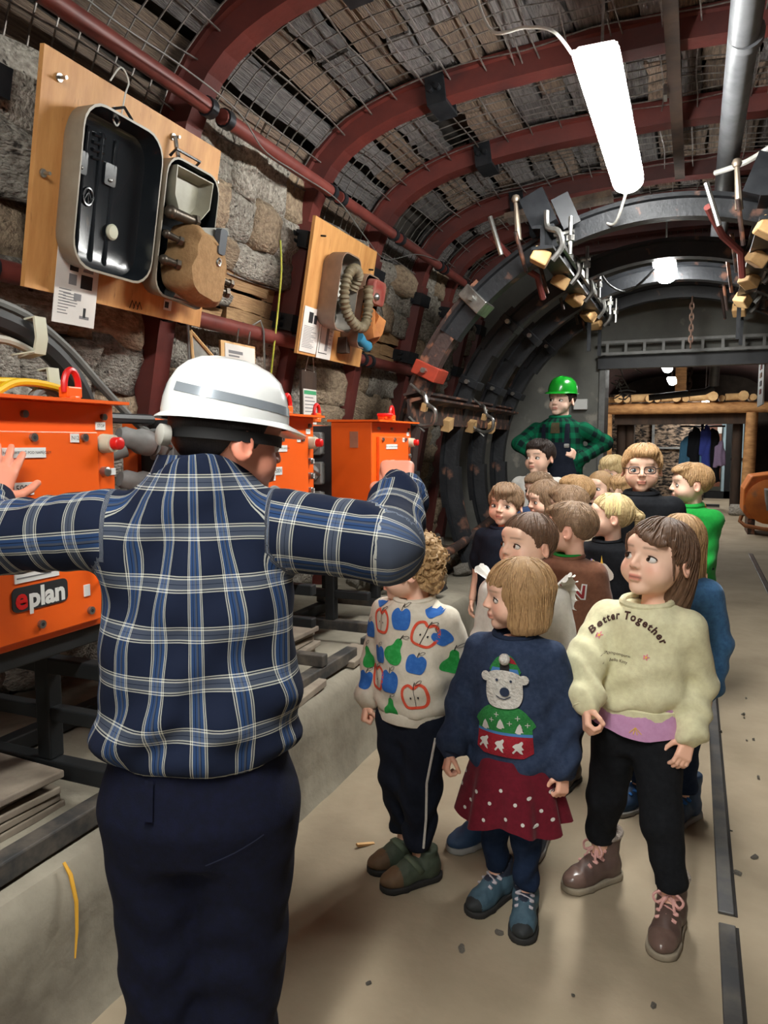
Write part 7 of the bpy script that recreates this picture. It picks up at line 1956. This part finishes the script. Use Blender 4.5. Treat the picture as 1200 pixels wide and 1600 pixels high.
m.tube([tuple(nc + np.array([(nr + .012) * math.cos(a), .02 + (nr + .015) * math.sin(a), -.01 + .02 * math.sin(a)])) for a in np.linspace(-.9, math.pi + .9, 20)], .011, 8); me = m.mesh('hood_lining', smooth=True); me.materials.append(M('orange_lining', (214, 138, 34), rough=.8)); obj('hood_lining', me, k16['shirt'])
kid('fair-haired child in denim jacket half hidden behind the cream sweatshirt girl', 1062, 800, 2.72, ('longbob', HBLOND), dict(name='denim_jacket', mat=F_DENIM, loose=1.15, hem=.5), head=(-150, 0, 0), yaw=-30, hh=.2, seed=17.3, eyes=False, shoes=dict(BBOOT, laces=M('blue_lace', (40, 110, 190), rough=.8), rows=5), feet={'L': (.05, .02, 0), 'R': (-.115, -.04, -8)}, bottom=dict(mat=F_TIGHT, r=(.06, .05, .042), zfoot=.1))

# ---- green-helmeted guide
tg = 5.75
pos, Ht = spot(876, 588, tg); yg = -6
LP = lambda u, v, t: local(pos, yg, at(u, v, t))
def gl(ax):
    b, d = (0, 92, 62), (10, 30, 30)
    return [(0, b), (.5, d)]
PG = plaid('green_check_flannel', 0, 0, gl, .085)
g2 = person(dict(label='young guide in green helmet, green checked shirt and dark dungarees, hands on hips', cat='person', pos=pos, yaw=yg, Ht=Ht - .06, hh=.235, adult=True, head=(-14, 0, 3), hair=('crop', HDARK), skin=(236, 200, 180), brow=(60, 46, 38), gaze=(-.6, 0), blush=.4, seed=21., fine=1.2, sw=.185, cw=.185, cd=.125,
    armR=(LP(812, 694, tg + .05), LP(852, 722, tg - .05)), armL=(LP(945, 692, tg + .05), LP(903, 718, tg - .05)), handR=None, handL='half', hdirL=LP(893, 706, tg - .1) - LP(903, 716, tg - .05), palmL=(-1, .3, .2), hl=.17,
    top=dict(name='shirt', mat=PG, uv=True, loose=1.0, hem=.98, rs=[.066, .06, .045], cuffs=False), bottom=dict(name='dungarees', mat=F_DNAVY, r=(.1, .08, .07), zfoot=.06, hipw=1.12), shoes=dict(mat=M('work_boot', (40, 36, 34), rough=.6), sole=RUBS, size=1.05), feet={'L': (.13, 0, 15), 'R': (-.13, 0, -15)}))
Pn = Printer(g2['shirt']); zt_ = g2['zs']
bib = Pn.put('dungaree_bib', [(-.13, -.62), (.13, -.62), (.16, -.35), (.11, -.13), (-.11, -.13), (-.16, -.35)], F_DNAVY, 0, zt_, lift=.012, maxlen=.03)
for s in (-1, 1): Pn.put('shoulder_strap', [(s * .11, -.14), (s * .07, -.14), (s * .075, .01), (s * .105, .01)], F_DNAVY, 0, zt_, lift=.01, maxlen=.03, parent=bib)
Pn.put('undershirt', [(-.035, -.06), (.035, -.06), (.03, .02), (-.03, .02)], fabric('olive_tee', (78, 70, 50)), 0, zt_, lift=.006, maxlen=.03)
Pn.put('buckle', rrect(.075, -.17, .11, -.14, .006), STEEL, 0, zt_, lift=.02, parent=bib)
def helmet(P, mat, body, ridge, brimlen=.16, knob=False, band=None, zb0=.16):
    # dome in head units, front towards -y
    h = MB(); n_ = 44; rows = []
    prof = [(1.0, 0), (1.005, .06), (.985, .16), (.93, .27), (.83, .37), (.68, .445), (.48, .5), (.25, .525), (.02, .532)]
    for j, (f_, z) in enumerate(prof):
        for i in range(n_):
            a = 2 * math.pi * i / n_
            x = .45 * f_ * math.cos(a); y = .05 + .56 * f_ * math.sin(a)
            rg = .028 * math.exp(-(x / .07) ** 2) * (f_ < .97) + ridge * .02 * math.exp(-((abs(x) - .2) / .05) ** 2) * (f_ < .9)
            h.v.append((x, y, zb0 + z + rg))
    for j in range(len(prof) - 1):
        for i in range(n_): h.f.append((j * n_ + i, j * n_ + (i + 1) % n_, (j + 1) * n_ + (i + 1) % n_, (j + 1) * n_ + i)); h.m.append(0)
    h.f.append(tuple((len(prof) - 1) * n_ + i for i in range(n_))); h.m.append(0)
    def mk(m_, name, mt, parent):
        V = P['H2L'](np.array(m_.v)); m_.v = [tuple(p) for p in V]; me = m_.mesh(name, smooth=True); me.materials.append(mt); return obj(name, me, parent)
    ho = mk(h, 'helmet', mat, body)
    b = MB()
    for z, e in ((.03, 0.0), (.0, .045), (-.015, .05), (-.012, -.01)):
        for i in range(n_):
            a = 2 * math.pi * i / n_; fr = max(0, -math.sin(a)) ** 2.2
            ex = e + (fr * brimlen if e > .02 else 0)
            b.v.append(((.45 + ex * .9) * math.cos(a), .05 + (.56 + ex) * math.sin(a), zb0 + z - (.05 * fr if e > .02 else 0)))
    for j in range(3):
        for i in range(n_): b.f.append((j * n_ + i, j * n_ + (i + 1) % n_, (j + 1) * n_ + (i + 1) % n_, (j + 1) * n_ + i)); b.m.append(0)
    mk(b, 'brim', mat, ho)
    if knob:
        c = MB(); c.lathe([(.085, 0), (.09, .02), (.09, .07), (.07, .085), (0, .088)], (-.02, .56, -.005), 18, rotm(-math.pi / 2, 0, 0)); mk(c, 'ratchet_knob', M('pale_knob', (176, 174, 166), rough=.5), ho)
        c = MB()
        q = [(.41 * math.cos(a), .04 + .5 * math.sin(a), .03) for a in np.linspace(0, 2 * math.pi, 33)[:-1]]
        for z in (-.04, .05):
            for p in q: c.v.append((p[0], p[1], p[2] + z))
        for i in range(32): c.f.append((i, (i + 1) % 32, 32 + (i + 1) % 32, 32 + i)); c.m.append(0)
        mk(c, 'headband', M('black_headband', (20, 20, 22), rough=.7), ho)
    if band:
        for s in (-1, 1):
            c = MB()
            for k in range(13):
                a = math.pi * (.5 + s * (.08 + .82 * k / 12)); wv = .03 * math.sin(k / 12 * math.pi)
                for dz in (0, .075):
                    f_ = np.interp(.2 + dz - wv - .1 * (k / 12), [0, .06, .16, .27, .37], [1.0, 1.005, .985, .93, .83]) * 1.012
                    c.v.append((.45 * f_ * math.cos(a), .05 + .56 * f_ * math.sin(a), zb0 + .2 + dz - wv - .1 * (k / 12)))
            c.f = [(2 * i, 2 * i + 1, 2 * i + 3, 2 * i + 2) for i in range(12)]; c.m = [0] * 12
            mk(c, 'reflective_stripe', band, ho)
    return ho
helmet(g2, M('green_helmet', (24, 150, 40), (20, 138, 36), rough=.25, coat=.4), g2['root'], 1, zb0=.25)

# ---- the guide in the plaid shirt, seen from behind
tm = 1.42
pos = tuple(at(310, 1100, tm)[:2]); ym = 202
LP = lambda u, v, t: local(pos, ym, at(u, v, t))
zs_m = float(at(310, 800, tm)[2]); Hm = float(at(345, 578, tm)[2])
nav, wh, blu, gry = (18, 26, 46), (206, 206, 194), (48, 78, 124), (84, 92, 106)
def ml(ax):
    if ax == 0: return [(0, nav), (.33, wh), (.352, nav), (.375, wh), (.397, blu), (.47, nav), (.485, gry), (.53, blu), (.575, nav), (.59, blu), (.66, wh), (.682, nav), (.705, wh), (.727, nav)]
    return [(0, nav), (.2, wh), (.225, nav), (.25, wh), (.275, gry), (.36, nav), (.375, gry), (.46, wh), (.485, nav), (.51, wh), (.535, nav)]
PM = plaid('blue_white_plaid', 0, 0, ml, .102, skew=(1, .86))
def mfold(P, tz):
    x, z = P[:, 0], P[:, 2]
    return .011 * np.sin(z * 34 + 5 * np.sin(x * 9) + 2) * np.clip(1.3 - (z - tz[0]) / .3, 0, 1) * np.clip((z - tz[0]) / .06, 0, 1) + .009 * np.sin((z + abs(x) * .8) * 26 + 2 * np.sin(x * 11)) * np.clip((z - tz[0]) / .4, 0, 1)
hem_m = float(at(310, 1172, tm)[2])
wR = LP(624, 772, 1.5); wL = LP(-14, 792, 1.6)
gm = person(dict(label='guide in white helmet and blue plaid shirt seen from behind, arms spread to the cabinets', cat='person', pos=pos, yaw=ym, Ht=Hm + .02, hh=.222, adult=True, head=(-52, 6, 0), hair=('bald_back', HGREY), skin=(206, 140, 116), seed=30., fine=1.0, res=.0085, zs=zs_m, sw=.165, cw=.182, cd=.125, lean=(0, -.03), hoff=tuple(LP(352, 690, tm) - np.array([0, -.01, Hm + .02 - .53 * .222])), lips=.3,
    armR=(LP(603, 850, 1.36), wR), armL=(LP(-25, 842, 1.5), wL), handR='fist', hdirR=LP(618, 690, 1.62) - wR, palmR=LP(600, 740, 1.9) - LP(620, 740, 1.5), handL='open', hdirL=LP(6, 715, 1.65) - wL, palmL=LP(0, 760, 1.9) - LP(40, 760, 1.6), hl=.165,
    top=dict(name='shirt', mat=PM, uv=True, back=True, loose=1., hem=hem_m, rs=[.078, .07, .043], cuffs=True, wrinkle=.005, folds=mfold, collar=.1, trx=[1.02, 1.06, 1.0, .98, .99, 1.08, 1], try_=None, neck=.07, collar_ring=False), bottom=dict(mat=fabric('navy_work_trousers', (14, 18, 40), (10, 14, 30)), r=(.118, .09, .072), zfoot=.05, wr=.005, hipw=1.25, hipd=1.3), shoes=dict(mat=M('black_work_shoe', (24, 22, 22), rough=.5), sole=RUBS, size=1.15), feet={'L': (.075, 0, 12), 'R': (-.055, 0, -12)}))
helmet(gm, M('white_helmet', (232, 234, 232), (226, 228, 226), rough=.22, coat=.5), gm['root'], .6, .14, True, M('grey_reflective_tape', (150, 158, 166), rough=.25, metal=.3))
# folded collar of the plaid shirt
nc, nr = gm['neck']; m = MB(); n_ = 25
for k, (rr, z) in enumerate(((nr * .98, .01), (nr * 1.12, -.012), (nr * 1.42, -.062), (nr * 1.36, -.066))):
    for i in range(n_):
        a = -2.3 + 4.6 * i / (n_ - 1) + math.pi / 2; m.v.append(tuple(nc + np.array([rr * math.cos(a), rr * .98 * math.sin(a), z - .02 * max(0, -math.sin(a))])))
for k in range(3):
    for i in range(n_ - 1): m.f.append((k * n_ + i, k * n_ + i + 1, (k + 1) * n_ + i + 1, (k + 1) * n_ + i)); m.m.append(0)
me = m.mesh('shirt_collar', smooth=True); at2 = me.attributes.new('cloth', 'FLOAT_VECTOR', 'POINT')
at2.data.foreach_set('vector', np.array([[math.atan2(p[0], p[1]) * .1, p[2] * 1.2, 0] for p in m.v], np.float32).ravel()); me.materials.append(PM); obj('shirt_collar', me, gm['shirt'])

Pb = Printer(gm['trousers'], back=True); zw = gm['hem']
Pb.put('belt_loop', [(-.008, -.075), (.008, -.075), (.008, -.005), (-.008, -.005)], MATS['navy_work_trousers'], .055, zw, lift=.006)
PS = M('pocket_seam', (24, 32, 60), rough=.9)
Pb.put('pocket_seam', stroke([(-.04, -.16), (-.09, -.14), (-.14, -.115)], .0025), PS, 0, zw, lift=.003)
